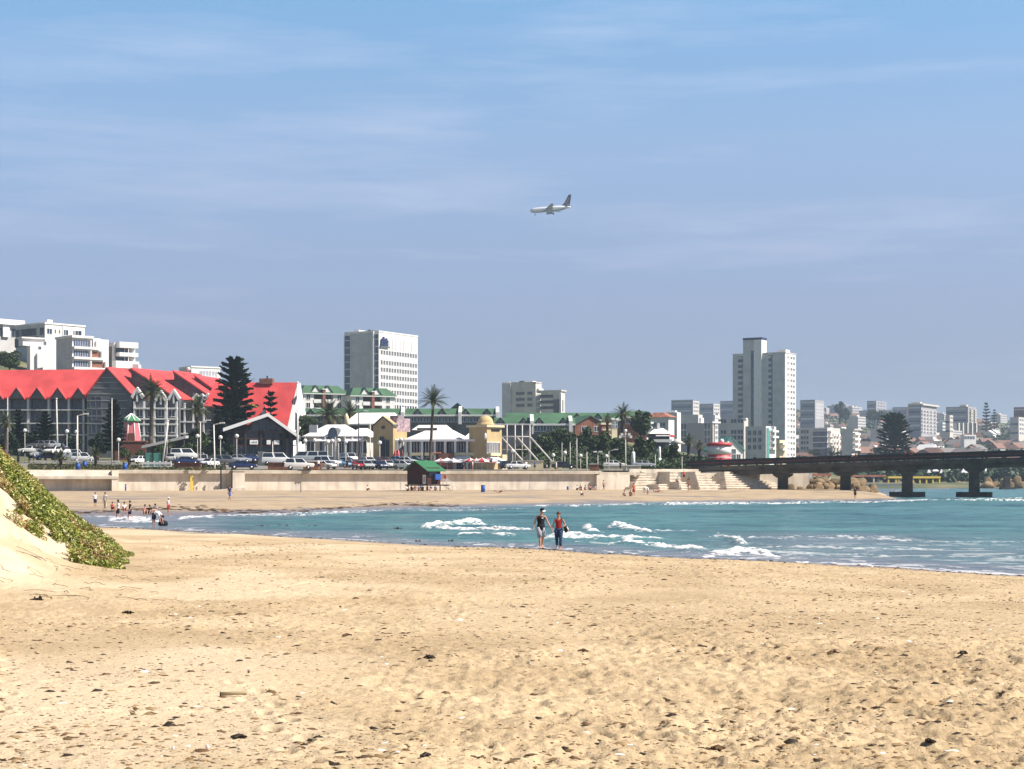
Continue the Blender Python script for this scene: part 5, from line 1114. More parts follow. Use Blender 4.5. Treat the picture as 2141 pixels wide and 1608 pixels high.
for i, (px, py, w) in enumerate([(1942, 983, 10), (1955, 980, 16), (1968, 984, 9), (1985, 982, 10), (2015, 983, 18), (2022, 977, 10), (2050, 977, 10), (2062, 983, 20), (1930, 992, 16), (1976, 991, 12), (2012, 992, 18), (2055, 993, 12)]):
    Y = 660 + i * 6; s = Y / F; t = thing('sunshade', 'white peaked sunshade on the far shore behind the pier columns', 'sunshade', at(px, 1006, Y), 0, 'white sunshades on the far shore')
    h = (1006 - py) * s; b = MB(); b.lathe([(w * s * .6, h - 1.0), (.15, h + .6)], (0, 0, 0), 'white_roof', 4, False); b.build('canopy', t); b = MB(); b.tube((0, 0, -1), (0, 0, h), .12, .1, 'pole_grey', 5); b.build('pole', t)

# lifeguard hut
mat('hut_green', (0.035, 0.17, 0.075), .6, var=.15, vscale=2)
mat('hut_red', (0.055, 0.014, 0.014), .8, var=.25, vscale=3)
c = Corner('lifeguard_hut', 'dark red lifeguard hut on stilts with a green gable roof', 'hut', 848, 893, 920, 979, 1013, 263, math.radians(38))
zb = -(c.t.location.z - 1.0)
b = MB(); b.prism([(0, 0), (c.Lf, 0), (c.Lf, c.H), (c.Lf / 2, c.z(965)), (0, c.H)], 0, c.R, 'hut_red', plane='yz'); b.build('cabin', c.t)
b = MB(); k = 1.5; za = c.z(962.5)
b.slab([(-.5, c.Lf / 2, za), (c.R + .5, c.Lf / 2, za), (c.R + .5, -.7, c.H - .35), (-.5, -.7, c.H - .35)][::-1], .14, 'hut_green'); b.slab([(-.5, c.Lf / 2, za), (-.5, c.Lf + .5, c.H - .25), (c.R + .5, c.Lf + .5, c.H - .25), (c.R + .5, c.Lf / 2, za)][::-1], .14, 'hut_green'); b.build('roof', c.t)
c.part('floor', (-.3, c.R + 1.4, -.5, c.Lf + .2, -.2, -.02, 'dark_timber'))
c.part('notice_board', (-.08, 0, c.fy(890.5), c.fy(884), c.z(1012), c.z(993), 'frame_white')); c.part('notice_text', (-.1, -.08, c.fy(889.3), c.fy(885.4), c.z(1008), c.z(996), 'haze_wall'))
c.part('window', (c.fx(897), c.fx(912), -.06, 0, c.z(996), c.z(984), 'glass')); c.part('rescue_board', (c.fx(906), c.fx(917), -.5, -.1, c.z(1003), c.z(991), 'blue'))
for x in (.1, c.R): 
    for y in (.1, c.Lf - .1): b = MB(); b.tube((x, y, zb - .5), (x, y, 0), .1, .09, 'dark_timber', 6); b.build('stilt', c.t)
b = MB()
x0 = c.R + 1.2
for i in range(6): b.box(x0 + i * .35, x0 + i * .35 + .35, 0, 1.0, -.2 - i * (abs(zb) / 6) - .06, -.2 - i * (abs(zb) / 6), 'pole_grey')
b.build('stairs', c.t)
for y in (0, 1.0):
    b = MB(); b.tube((x0, y, .8), (x0 + 2.2, y, zb + .9), .05, .05, 'pole_grey', 5)
    for q in (0, .5, 1): b.tube((x0 + 2.2 * q, y, zb * q + (1 - q) * .8 + q * .9), (x0 + 2.2 * q, y, zb * q - .2), .05, .05, 'pole_grey', 5)
    b.build('handrail', c.t)
t = thing('flag', 'small red flag on a pole at the hut stairs', 'flag', hit(934, 1025)); b = MB(); b.tube((0, 0, -.3), (0, 0, 2.4), .04, .03, 'pole_grey', 5); b.build('pole', t); b = MB(); b.box(-.5, 0, -.01, .01, 1.9, 2.4, 'red_paint'); b.build('cloth', t)
# blue drums and bins
def drum_meshes():
    b = MB(); b.lathe([(.28, 0), (.3, .05), (.3, .45), (.315, .47), (.3, .5), (.3, .92), (.27, .95)], (0, 0, 0), 'blue', 14); b1 = b.mesh('barrel')
    b = MB(); b.lathe([(.31, .93), (.31, .99), (.05, 1.02)], (0, 0, 0), 'navy', 14); return b1, b.mesh('lid')
DM = drum_meshes()
for px, py, lab, tilt, k in ((262, 1026, 'blue drum against the sea wall right of the buttress', 0, 1), (790, 1024, 'blue drum on the far beach, left of the tilted one', 0, 1), (812, 1023, 'tilted blue drum on the far beach, left of the lifeguard hut', .35, 1), (1010, 1029, 'blue drum standing alone on the beach right of the hut', 0, 1.05), (1187, 1024, 'small dark blue drum at the beach group near the steps', 0, .55)):
    p = hit(px, py); t = thing('drum', lab, 'drum', p); t.rotation_euler = (0, tilt, 0); t.scale = (k,) * 3; link('barrel', DM[0], t); link('lid', DM[1], t)
for px, Y, z, lab in ((177, 285, 0, 'large blue bin on the grass before the white car'), (163, 262, 0, 'small blue bin beneath a lamp pole by the wall'), (261, 262, 0, 'blue bin beside the palm shrub near the white hatchback')):
    x = xat(px, Y); t = thing('drum', lab, 'bin', (x, Y, land_h(x, Y) - .1)); link('barrel', DM[0], t); link('lid', DM[1], t); t.scale = (1.15,) * 3
# low walls, fence and parasols on the promenade
def low_wall(label, px0, px1, yt, yb, Y, m, cap=None, name='low_wall', cat='wall'):
    s = Y / F; t = thing(name, label, cat, at(px0, yb, Y)); b = MB(); W_ = (px1 - px0) * s; H = (yb - yt) * s; b.box(0, W_, 0, .6, -2, H, m); b.build('face', t)
    b = MB(); b.box(-.1, W_ + .1, -.1, .7, H, H + .15, cap or m); b.build('coping', t)
low_wall('dark brown wall below the white minibus', 364, 420, 969, 986, 272, 'brick', 'red_brown')
low_wall('dark brown enclosure wall left of white hatchback', 560, 604, 969, 986, 272, 'brick', 'red_brown')
low_wall('brown brick enclosure right of the white hatchback', 634, 672, 965, 986, 274, 'brick', 'white_wall')
low_wall('tan stone planter wall below the steel frame', 1083, 1136, 964, 975, 318, 'cream_wall', 'concrete')
low_wall('tan stone wall right of the steel frame braces', 1150, 1176, 966, 976, 318, 'cream_wall', 'concrete')
low_wall('small brown shed wall by the promenade lamps', 1233, 1252, 971, 981, 300, 'brick', 'beige_wall')
low_wall('white low wall on the terrace under the pier deck', 1650, 1698, 985, 992, 335, 'white_wall', 'white_wall')
low_wall('white parapet along the promenade above the steps', 1262, 1340, 974, 982, 312, 'pale_concrete', 'white_wall')
t, X, Zp = px_frame('picket_fence', 'white low rail fence in front of the green panel', 'fence', 296, 980, 275, 0)
for py in (966, 974): b = MB(); b.box(X(296), X(358), -.05, .05, Zp(py + 5), Zp(py), 'frame_white'); b.build('rail', t)
for px in (297, 309, 322, 334, 346, 357): b = MB(); b.box(X(px) - .1, X(px) + .1, .06, .2, -2, Zp(964), 'frame_white'); b.build('post', t)
t, X, Zp = px_frame('green_hoarding', 'plain dark green hoarding panel beside the white hatchback', 'hoarding', 302, 970, 290, 0)
b = MB(); b.box(X(303), X(338), 0, .15, -1, Zp(947), 'teal_roof'); b.build('panel', t)
for px in (303, 320, 338): b = MB(); b.box(X(px) - .08, X(px) + .08, -.1, 0, -2, Zp(946), 'iron'); b.build('post', t)
for px in ((305, 1)):
    pass
def guard_rail(label, px0, px1, yt, yb, Y):
    s = Y / F; t = thing('guard_rail', label, 'rail', at(px0, yb, Y)); W_ = (px1 - px0) * s; H = (yb - yt) * s
    b = MB(); b.box(0, W_, -.05, .05, H - .3, H, 'pole_grey'); b.build('rail', t)
    for i in range(int(W_ / 3) + 1): b = MB(); b.box(i * 3, i * 3 + .15, .06, .2, -1, H, 'pole_grey'); b.build('post', t)
guard_rail('pale guard rail along the road left of the windmill', 62, 250, 963, 970, 318)
guard_rail('pale guard rail behind the white hatchback by the windmill', 212, 300, 968, 975, 300)
PC = []
def parasol(px, py, Y, ma, mb_, label, r=1.5, h=2.3):
    t = thing('parasol', label, 'parasol', at(px, py, Y), px * .7, 'parasols of the restaurant terrace'); n = 8
    for k in range(n):
        a0, a1 = 2 * math.pi * k / n, 2 * math.pi * (k + 1) / n; b = MB()
        p0, p1 = (r * math.cos(a0), r * math.sin(a0), h - .55), (r * math.cos(a1), r * math.sin(a1), h - .55)
        q0, q1 = (p0[0], p0[1], h - .8), (p1[0], p1[1], h - .8)
        b.add([(0, 0, h), p0, p1, q0, q1], [(0, 1, 2), (1, 3, 4, 2)], ma if k % 2 else mb_); b.build('panel', t)
    b = MB(); b.tube((0, 0, -1), (0, 0, h + .15), .04, .03, 'pole_white', 5); b.build('pole', t)
pl = [(921, 'red_paint', 'frame_white', 'red and white parasol at the left end of the restaurant terrace'), (935, 'frame_white', 'frame_white', 'plain white parasol left of the restaurant awnings'), (948, 'frame_white', 'curtain', 'off-white parasol with grey panels near the awning'), (983, 'red_paint', 'frame_white', 'red and white parasol under the gap between awnings'),
      (996, 'pink_paint', 'frame_white', 'pale pink striped parasol below the domed tower'), (1008, 'red_paint', 'frame_white', 'red and white parasol below the right awning'), (1019, 'red_paint', 'pink_paint', 'all-red parasol nearest the domed tower pier'), (1032, 'slate', 'frame_white', 'grey and white parasol at the right end of terrace')]
for k, (px, a, b_, lab) in enumerate(pl): parasol(px, 984 - (k % 2), 322 - (k % 3) * 3, MATS[a], MATS[b_], lab)
for px, lab in ((826, 'red folded umbrella beside the gatehouse wall'), (833, 'pink folded umbrella at the middle of gatehouse wall'), (841, 'dark red folded umbrella right on the gatehouse wall')):
    t = thing('folded_umbrella', lab, 'umbrella', at(px, 966, 328)); b = MB(); b.lathe([(.1, .6), (.42, 1.0), (.12, 2.3), (.02, 2.4)], (0, 0, 0), {'r': 'red_paint', 'p': 'pink_paint', 'd': 'red_brown'}[lab[0]], 8); b.build('canopy', t); b = MB(); b.tube((0, 0, -2), (0, 0, 1.0), .05, .05, 'pole_white', 5); b.build('pole', t)
t = thing('pillar', 'white round pillar on the promenade right of the floodlight mast', 'pillar', at(1324, 974, 325)); b = MB(); b.lathe([(.36, -1), (.36, 2.5), (.2, 2.7)], (0, 0, 0), 'white_wall', 12); b.build('shaft', t); b = MB(); b.tube((0, 0, 2.6), (0, 0, 3.4), .07, .05, 'pole_grey', 5); b.build('spike', t)
b = MB(); b.box(-.2, 1.0, -.4, .4, -.9, .1, 'frame_white'); b.build('base', t)
t = thing('pillar', 'short white pillar among the bank shrubs', 'pillar', at(1379, 955, 360)); b = MB(); b.lathe([(.3, -2), (.25, 2.0), (.05, 2.2)], (0, 0, 0), 'white_wall', 10); b.build('shaft', t); b = MB(); b.lathe([(.4, -2), (.4, -.3)], (0, 0, 0), 'white_wall', 10); b.build('base', t)
# surfboard on the pine
t = thing('yellow_sail', 'curved yellow board sticking out from the big pine', 'board', at(505, 847, 372), 0); b = MB()
pts = [(0, 0), (8, -.8), (18, -.5), (27, 1.2), (35, 5)]; pts = [(a * .104, 0, -c_ * .104) for a, c_ in pts]; b.path(pts, [.1, .16, .18, .14, .03], 'yellow', 8); b.build('blade', t); b = MB(); b.tube((-.4, 0, -9), (0, 0, 0), .12, .1, 'pole_grey', 6); b.build('pole', t)
# ---- lamps and poles
def pole(px, yt, yb, Y, label, kind='pole', r=.11, m='pole_grey', lean=0, cat=None):
    s = Y / F; H = (yb - yt) * s; t = thing({'globe': 'globe_lamp', 'pole': 'tall_pole', 'flood': 'floodlight_mast', 'flag': 'flagpole', 'street': 'street_lamp', 'twin': 'twin_lamp'}[kind], label, cat or ('lamp' if kind in ('globe', 'flood', 'street', 'twin') else 'pole'), at(px, yb, Y))
    b = MB(); b.tube((0, 0, -2.5), (lean * s, 0, H), r, r * .65, m, 7); b.build('shaft', t)
    if kind == 'globe': b = MB(); b.ball((0, 0, H + .2), .36, 'globe', 10, 8); b.build('globe', t); b = MB(); b.lathe([(.08, H - .25), (.16, H - .08)], (0, 0, 0), 'iron', 8); b.build('collar', t)
    elif kind == 'flood':
        for z, w in ((H - 12 * s, 1.2), (H - 7 * s, .9)): b = MB(); b.box(-w, w, -.08, .08, z, z + .12, 'pole_grey'); b.box(-w, -w + .45, -.2, .2, z - .2, z + .3, 'frame_white'); b.box(w - .45, w, -.2, .2, z - .2, z + .3, 'frame_white'); b.build('crossarm', t)
        b = MB(); b.ball((0, 0, H + .1), .3, 'globe', 8, 6); b.build('lamp_head', t)
    elif kind == 'street': b = MB(); b.tube((lean * s, 0, H), (lean * s + 1.2, 0, H + .25), .06, .05, m, 5); b.build('arm', t); b = MB(); b.box(lean * s + .9, lean * s + 1.7, -.16, .16, H + .2, H + .36, 'frame_white'); b.build('lamp_head', t)
    elif kind == 'twin':
        for sg in (-1, 1): b = MB(); b.box(sg * .15, sg * .8, -.15, .15, H, H + .25, 'globe'); b.build('lamp_head', t)
    else: b = MB(); b.ball((lean * s, 0, H), r * 1.1, m, 6, 4); b.build('cap', t)
for a in [(16, 832, 950, 330, 'pale pole in front of the hotel at the left edge'), (121, 834, 950, 328, 'pale pole leaning slightly among the parked cars', 'pole', .2, 'pole_grey', -3), (162, 869, 982, 268, 'white pole with a crook standing over a small blue bin', 'street', .14, 'pole_white'), (234, 834, 975, 285, 'tall pale pole left of the pink windmill'),
          (349, 836, 955, 318, 'upright pale pole at the carport with a leaning prop', 'pole', .14), (338, 880, 955, 316, 'leaning white pole propped against the carport pole', 'pole', .16, 'pole_white', 14), (419, 882, 972, 285, 'pale lamp pole in front of the dark pine, left one', 'street', .13), (450, 888, 985, 266, 'bright white lamp pole crossing the sea wall top', 'street', .13, 'pole_white', -3),
          (570, 925, 965, 300, 'short pale pole before the lodge signs', 'pole', .12), (622, 800, 965, 318, 'thick white flagpole at the corner of the lodge', 'flag', .22, 'pole_white'), (774, 886, 975, 318, 'white pole at the left edge of the gatehouse', 'pole', .1, 'pole_white'), (750, 862, 975, 305, 'thin dark pole rising before the white pavilion', 'street', .14, 'dark_timber'),
          (1308, 902, 982, 312, 'floodlight mast with two crossarms above the promenade', 'flood', .13), (1192, 925, 972, 330, 'bare pole between the bank lamps', 'pole', .09), (1206, 918, 975, 330, 'taller bare pole on the bank foot', 'pole', .11), (1175, 926, 972, 332, 'thin bare pole left of the bank poles', 'pole', .08), (1227, 946, 982, 300, 'stubby pale pole by the brown shed', 'pole', .11), (1370, 950, 975, 330, 'slim pole below the thatched shelter', 'pole', .08), (1426, 955, 984, 305, 'slim pole above the terrace steps', 'pole', .08),
          (1250, 946, 980, 305, 'twin-headed lamp beside the brown shed', 'twin', .08), (1273, 943, 980, 310, 'lamp post with a flat head right of brown shed', 'street', .08),
          (52, 902, 940, 335, 'globe lamp at the dune top left of the parked cars', 'globe', .08), (140, 904, 945, 325, 'globe lamp among the cars below the hotel', 'globe', .08), (160, 905, 945, 326, 'globe lamp beside the crook pole', 'globe', .07), (248, 922, 965, 300, 'globe lamp left of the windmill base', 'globe', .07), (413, 914, 960, 300, 'globe lamp in the shade of the pines', 'globe', .07), (461, 917, 965, 296, 'bright globe lamp right of the white lamp pole', 'globe', .08), (495, 914, 958, 300, 'globe lamp against the dark lodge front', 'globe', .08),
          (638, 924, 962, 300, 'leftmost globe lamp before the pavilion', 'globe', .07), (658, 923, 962, 302, 'globe lamp under the left end of pavilion awning', 'globe', .07), (685, 926, 964, 300, 'globe lamp right of the pavilion blue panel', 'globe', .07), (695, 924, 966, 304, 'globe lamp under the arched dormer', 'globe', .08), (708, 923, 966, 302, 'globe lamp right of the arched dormer', 'globe', .08), (723, 926, 975, 292, 'larger globe lamp below the pavilion awning gap', 'globe', .09), (794, 928, 975, 300, 'globe lamp before the gatehouse door', 'globe', .07),
          (1072, 945, 972, 320, 'globe lamp inside the steel frame', 'globe', .07), (1181, 949, 980, 312, 'globe lamp on the promenade right of the steel frame', 'globe', .07), (1157, 954, 975, 330, 'globe lamp at the foot of a frame brace', 'globe', .07), (1214, 955, 975, 332, 'globe lamp in front of the shrub bank', 'globe', .07), (1268, 956, 980, 326, 'globe lamp low among promenade railings', 'globe', .07)]:
    pole(*a)
# ------------------------------------------------------------------ vegetation
def leafmat(name, a, b_):
    m, n, l, p = nodes(name); oi = n.new('ShaderNodeNewGeometry')
    l.new(ramp(n, l, oi.outputs['Random Per Island'], [(0.0, a), (1.0, b_)]), p.inputs['Base Color']); p.inputs['Roughness'].default_value = .6; p.inputs['Specular IOR Level'].default_value = .25
    return m
leafmat('palm_leaf', (0.030, 0.050, 0.018), (0.085, 0.100, 0.035)); leafmat('pine_leaf', (0.010, 0.028, 0.018), (0.035, 0.060, 0.030))
leafmat('tree_leaf', (0.022, 0.048, 0.014), (0.075, 0.105, 0.030)); leafmat('far_leaf', (0.02, 0.045, 0.025), (0.05, 0.085, 0.04))
leafmat('bank_leaf', (0.012, 0.034, 0.012), (0.055, 0.085, 0.025)); leafmat('dead_frond', (0.10, 0.07, 0.035), (0.20, 0.14, 0.07))
leafmat('dune_leaf', (0.07, 0.11, 0.015), (0.36, 0.38, 0.08)); leafmat('dune_dry', (0.22, 0.13, 0.05), (0.50, 0.36, 0.16)); leafmat('dune_pale', (0.42, 0.40, 0.18), (0.68, 0.60, 0.36))
mat('bark', (0.13, 0.10, 0.075), 0.95, var=.4, vscale=3); mat('palm_trunk', (0.105, 0.082, 0.062), .95, var=.4, vscale=4)
def quads(name, C, A, B_, m, parent=None, mi=None, mats=None):   # numpy leaves: centres, half-axes
    n = len(C); V = np.stack([C - A - B_, C + A - B_, C + A + B_, C - A + B_], 1).reshape(-1, 3).astype(np.float32)
    me = bpy.data.meshes.new(name); me.vertices.add(4 * n); me.vertices.foreach_set('co', V.ravel()); me.loops.add(4 * n); me.loops.foreach_set('vertex_index', np.arange(4 * n, dtype=np.int32))
    me.polygons.add(n); me.polygons.foreach_set('loop_start', np.arange(0, 4 * n, 4, dtype=np.int32))
    for q in (mats or [m]): me.materials.append(MATS[q])
    if mi is not None: me.polygons.foreach_set('material_index', mi.astype(np.int32))
    me.update(calc_edges=True); return link(name, me, parent)
def runit(r, n):
    v = r.normal(size=(n, 3)); return v / np.linalg.norm(v, axis=1, keepdims=True)
def leaf_axes(r, n, sz, asp=.55, up=.0):
    a = runit(r, n); nrm = runit(r, n); nrm[:, 2] += up; bb = np.cross(nrm, a); bb /= np.linalg.norm(bb, axis=1, keepdims=True) + 1e-9; a = np.cross(bb, nrm); a /= np.linalg.norm(a, axis=1, keepdims=True) + 1e-9
    s = sz * r.uniform(.6, 1.3, (n, 1)); return a * s, bb * s * asp
def palm(px, yb, yt, Y, cr, label, nf=46, lean=0, rt=.34, seed=1, droop=1.0, thick=1.0):
    r = random.Random(seed); s = Y / F; t = thing('palm_tree', label, 'palm', at(px, yb, Y)); yc = yt + cr * .72; H = (yb - yc) * s
    b = MB(); pts = [(0, 0, -1.5)] + [(lean * s * (k / 6) ** 1.5, 0, H * k / 6) for k in range(1, 7)]; b.path(pts, [rt * 1.25] + [rt * (1 - .25 * k / 6) for k in range(1, 7)], 'palm_trunk', 9)
    for k in range(26): z = H * (.15 + .8 * k / 26); b.lathe([(rt * .98, 0), (rt * .80, .12)], (lean * s * (z / H) ** 1.5, 0, z), 'palm_trunk', 9)
    b.ball((lean * s, 0, H), rt * 1.6, 'palm_trunk', 9, 6, (1, 1, 1.3)); b.build('trunk', t)
    b = MB(); top = Vector((lean * s, 0, H + .3)); R = cr * s * 1.05
    for k in range(nf):
        az = k * 2.39996 + r.uniform(-.2, .2); e0 = math.radians(82 - 95 * (k / nf) ** .9 + r.uniform(-6, 6)); Ln = R * r.uniform(.85, 1.1); dead = k > nf * .9
        p = top.copy(); d = Vector((math.cos(az) * math.cos(e0), math.sin(az) * math.cos(e0), math.sin(e0))); side = Vector((-math.sin(az), math.cos(az), 0)); seg = 9; prev = p
        for q in range(seg):
            d = (d + Vector((0, 0, -.115 * droop * (.4 + q / seg)))).normalized(); nx = p + d * Ln / seg; f = (q + .5) / seg
            w = Ln * .17 * thick * (math.sin(math.pi * min(1, .12 + f * .88)) ** .7)
            for sg in (-1, 1):
                for u in (0, .5):
                    o = p.lerp(nx, u); tip = o + side * sg * w + d * w * .9 + Vector((0, 0, -w * .35 + r.uniform(-.1, .1) * w)); o2 = p.lerp(nx, u + .42)
                    b.add([o, o2, tip], [(0, 1, 2)], 'dead_frond' if dead else 'palm_leaf')
            p = nx
    b.build('crown', t)
    return t
palm(900, 968, 817, 316, 36, 'tall slender palm standing before the white restaurant', 40, 6, .30, 3)
palm(316, 930, 796, 372, 38, 'palm with a wide feathery crown in front of hotel balconies', 50, 2, .5, 5, 1.25)
palm(412, 945, 834, 365, 36, 'dark palm half hidden beside the big tiered pine', 44, 0, .45, 6, 1.3)
palm(688, 910, 843, 420, 40, 'broad short palm behind the white pavilion roof', 54, 0, .6, 7, 1.3)
palm(732, 910, 845, 425, 30, 'smaller palm touching the right of the broad short palm', 40, 0, .5, 8, 1.2)
palm(1302, 955, 850, 400, 27, 'dark palm at the top of the shrub bank', 40, 0, .5, 9, 1.2)
palm(1270, 925, 868, 420, 16, 'little palm beside the cream flats on the bank', 30, 0, .4, 10, 1.1)
palm(1440, 955, 912, 400, 20, 'low palm right of the thatched shelter', 34, 0, .4, 11, 1.2)
palm(1462, 965, 925, 398, 17, 'low palm left of the red and white kiosk', 30, 0, .4, 12, 1.2)
palm(12, 950, 868, 318, 26, 'dark shaggy palm at the left picture edge', 40, 0, .4, 13, 1.4)
palm(127, 975, 946, 275, 22, 'stubby wind-blown palm shrub on the grass by the wall', 34, 0, .25, 14, .9)
palm(200, 978, 940, 282, 20, 'spiky palm shrub right of the large blue bin', 34, 0, .25, 15, .7)
palm(270, 975, 950, 280, 14, 'small palm shrub just left of the white hatchback', 26, 0, .2, 16, .9)
palm(355, 955, 925, 310, 14, 'small bright palm under the carport edge', 24, 0, .2, 17, 1.0)
def pine(px, yb, yt, Y, w, label, tiers=15, nb=9, seed=1, m='pine_leaf', flat=.0, name='norfolk_pine', dome=False, th_=.35):
    r = np.random.default_rng(seed); s = Y / F; t = thing(name, label, 'pine', at(px, yb, Y)); H = (yb - yt) * s; W_ = w * s / 2
    b = MB(); b.tube((0, 0, -1.5), (0, 0, H * .97), H * .022 + .08, .05, 'bark', 8); b.build('trunk', t)
    C, A, B_ = [], [], []
    for k in range(tiers):
        f = k / (tiers - 1); z = H * (.12 + .86 * f); R = W_ * ((.93 if f < .3 else math.sqrt(max(.02, 1 - ((f - .3) / .73) ** 2)) * .97) if dome else (1.0 if f < .25 else (1 - ((f - .25) / .75) ** 1.4) * .92 + .08)) * r.uniform(.78, 1.08)
        for j in range(nb):
            az = 2 * math.pi * (j + r.uniform(-.2, .2)) / nb + k * .7; Rj = R * r.uniform(.8, 1.05); n = int(10 + (26 if dome else 46) * Rj / max(W_, .1))
            u = np.sort(r.uniform(.08, 1, n)); rise = .10 + (.42 if dome else .30) * f + r.uniform(-.05, .05)
            x = np.cos(az) * Rj * u; y = np.sin(az) * Rj * u; zz = z + Rj * rise * u - Rj * .12 * u * (1 - u) * 3 * (1 - f)
            th = .12 * Rj * (1 - u * .5) + .05
            c_ = np.stack([x, y, zz], 1) + r.normal(size=(n, 3)) * np.stack([th, th, th * th_], 1) * .55
            d = np.array([math.cos(az), math.sin(az), rise]); sd_ = np.array([-math.sin(az), math.cos(az), 0.0])
            sz = H * .022 * r.uniform(.7, 1.3, (n, 1)) + .05; a = d * sz * 1.5 + r.normal(size=(n, 3)) * .3 * sz; bb = sd_ * sz * .75 + r.normal(size=(n, 3)) * .35 * sz
            C.append(c_); A.append(a); B_.append(bb)
    quads('crown', np.concatenate(C), np.concatenate(A), np.concatenate(B_), m, t); return t
pine(490, 945, 755, 372, 88, 'big dark tiered pine between hotel and red-roofed hall', 14, 8, 21, dome=True, th_=.16)
pine(566, 915, 823, 356, 30, 'small tiered pine against the red roof of the hall', 8, 7, 22, dome=True)
pine(238, 952, 838, 345, 46, 'dark pine in front of the grey hotel gable', 13, 8, 23)
pine(95, 948, 862, 342, 52, 'dark spreading pine among the cars below the hotel', 11, 8, 24)
pine(38, 950, 858, 340, 34, 'dark narrow pine near the left edge below the dormers', 11, 8, 25)
pine(455, 955, 868, 352, 44, 'dark bushy pine just left of the lodge gable', 11, 9, 26)
pine(1870, 958, 868, 690, 78, 'large blue-dark pine standing behind the pier railing', 14, 10, 27, 'far_leaf', dome=True)
pine(2062, 905, 843, 1600, 18, 'taller of two hazy conifers on the right skyline', 9, 7, 28, 'far_leaf')
pine(2079, 905, 857, 1620, 16, 'shorter of two hazy conifers on the right skyline', 8, 7, 29, 'far_leaf')
def broad(px, yb, yt, Y, w, label, seed=1, m='tree_leaf', n=1400, name='tree', leaf=None, clumps=9):
    r = np.random.default_rng(seed); s = Y / F; t = thing(name, label, 'tree', at(px, yb, Y)); H = (yb - yt) * s; W_ = w * s / 2
    b = MB(); b.tube((0, 0, -2), (0, 0, H * .5), .05 * H, .03 * H, 'bark', 7)
    cc = [np.array([r.uniform(-.62, .62) * W_, r.uniform(-.5, .5) * W_, H * r.uniform(.3, .82)]) for _ in range(clumps)]
    for c_ in cc[:4]: b.tube((0, 0, H * .28), tuple(c_), .025 * H, .01 * H, 'bark', 5)
    b.build('trunk', t); C = []
    for c_ in cc:
        v = runit(r, n // clumps) * (r.uniform(.35, 1, (n // clumps, 1)) ** .5); C.append(c_ + v * np.array([W_ * .42, W_ * .42, H * .22]) * r.uniform(.7, 1.15))
    C = np.concatenate(C); A, B_ = leaf_axes(r, len(C), leaf or H * .045, .6, .4); quads('crown', C, A, B_, m, t)
broad(645, 905, 868, 400, 44, 'dark leafy tree behind the white flagpole', 31); broad(1340, 925, 856, 440, 44, 'dark round tree behind the bank palm', 32); broad(1230, 945, 890, 400, 60, 'olive tree in front of the brick house', 33); broad(1160, 930, 893, 405, 70, 'dark spreading tree left on the shrub bank', 34)
broad(640, 945, 885, 352, 26, 'dark tree squeezed between lodge and pavilion', 35); broad(430, 965, 905, 345, 60, 'dense dark tree behind the silver cars', 36); broad(1756, 882, 839, 1650, 26, 'tall hazy round tree on the skyline right of dotted block', 37, 'far_leaf'); broad(1768, 884, 849, 1660, 24, 'lower hazy tree leaning against the tall round one', 38, 'far_leaf')
broad(1835, 885, 857, 1500, 66, 'wide hazy dome-shaped tree clump below the pale slab', 39, 'far_leaf', 2200, clumps=14); broad(20, 775, 733, 480, 70, 'dark green bush mass at the left hilltop edge', 40, n=2400, clumps=12); broad(330, 962, 930, 330, 30, 'bushy green shrub by the carport', 41); broad(1090, 960, 930, 345, 40, 'dark shrub behind the steel frame', 42)
broad(1700, 956, 940, 800, 34, 'green tree at the foot of the striped flats', 43, 'far_leaf'); broad(1745, 956, 942, 810, 30, 'green tree below the bay balconies', 44, 'far_leaf'); broad(1830, 956, 936, 780, 40, 'dark tree left of the large blue-dark pine', 45, 'far_leaf')
for a in [(1135, 955, 905, 380, 52, 'dark round tree on the bank behind the steel frame braces', 51), (1185, 950, 898, 395, 46, 'dark tree in the middle of the shrub bank', 52), (1255, 955, 905, 385, 50, 'dark tree below the brick flats on the bank', 53), (1292, 960, 915, 372, 44, 'dark low tree left of the floodlight mast', 54), (1345, 962, 905, 372, 50, 'dark tree right of the floodlight mast', 55), (1400, 968, 925, 362, 46, 'dark tree below the white cafe terrace', 56), (258, 962, 936, 330, 30, 'dark shrub before the windmill base wall', 57), (292, 962, 938, 332, 26, 'dark shrub right of the windmill base wall', 58), (70, 962, 935, 345, 30, 'dark shrub behind the upper parked cars', 59), (385, 955, 925, 340, 34, 'dark shrub under the carport roof end', 60)]: broad(*a)
for a in [(16, 962, 905, 336, 46, 'dark bushy tree at the left picture edge under the hotel', 61), (62, 955, 900, 350, 40, 'dark tree behind the leftmost globe lamp', 62), (150, 950, 905, 352, 44, 'dark tree between the two pines below the hotel', 63), (205, 955, 905, 350, 44, 'dark tree left of the pine before the grey gable', 64), (470, 960, 918, 338, 40, 'dark tree left of the lodge entrance posts', 65), (405, 950, 890, 356, 40, 'dark tree behind the carport roof', 66)]: broad(*a, m='pine_leaf')
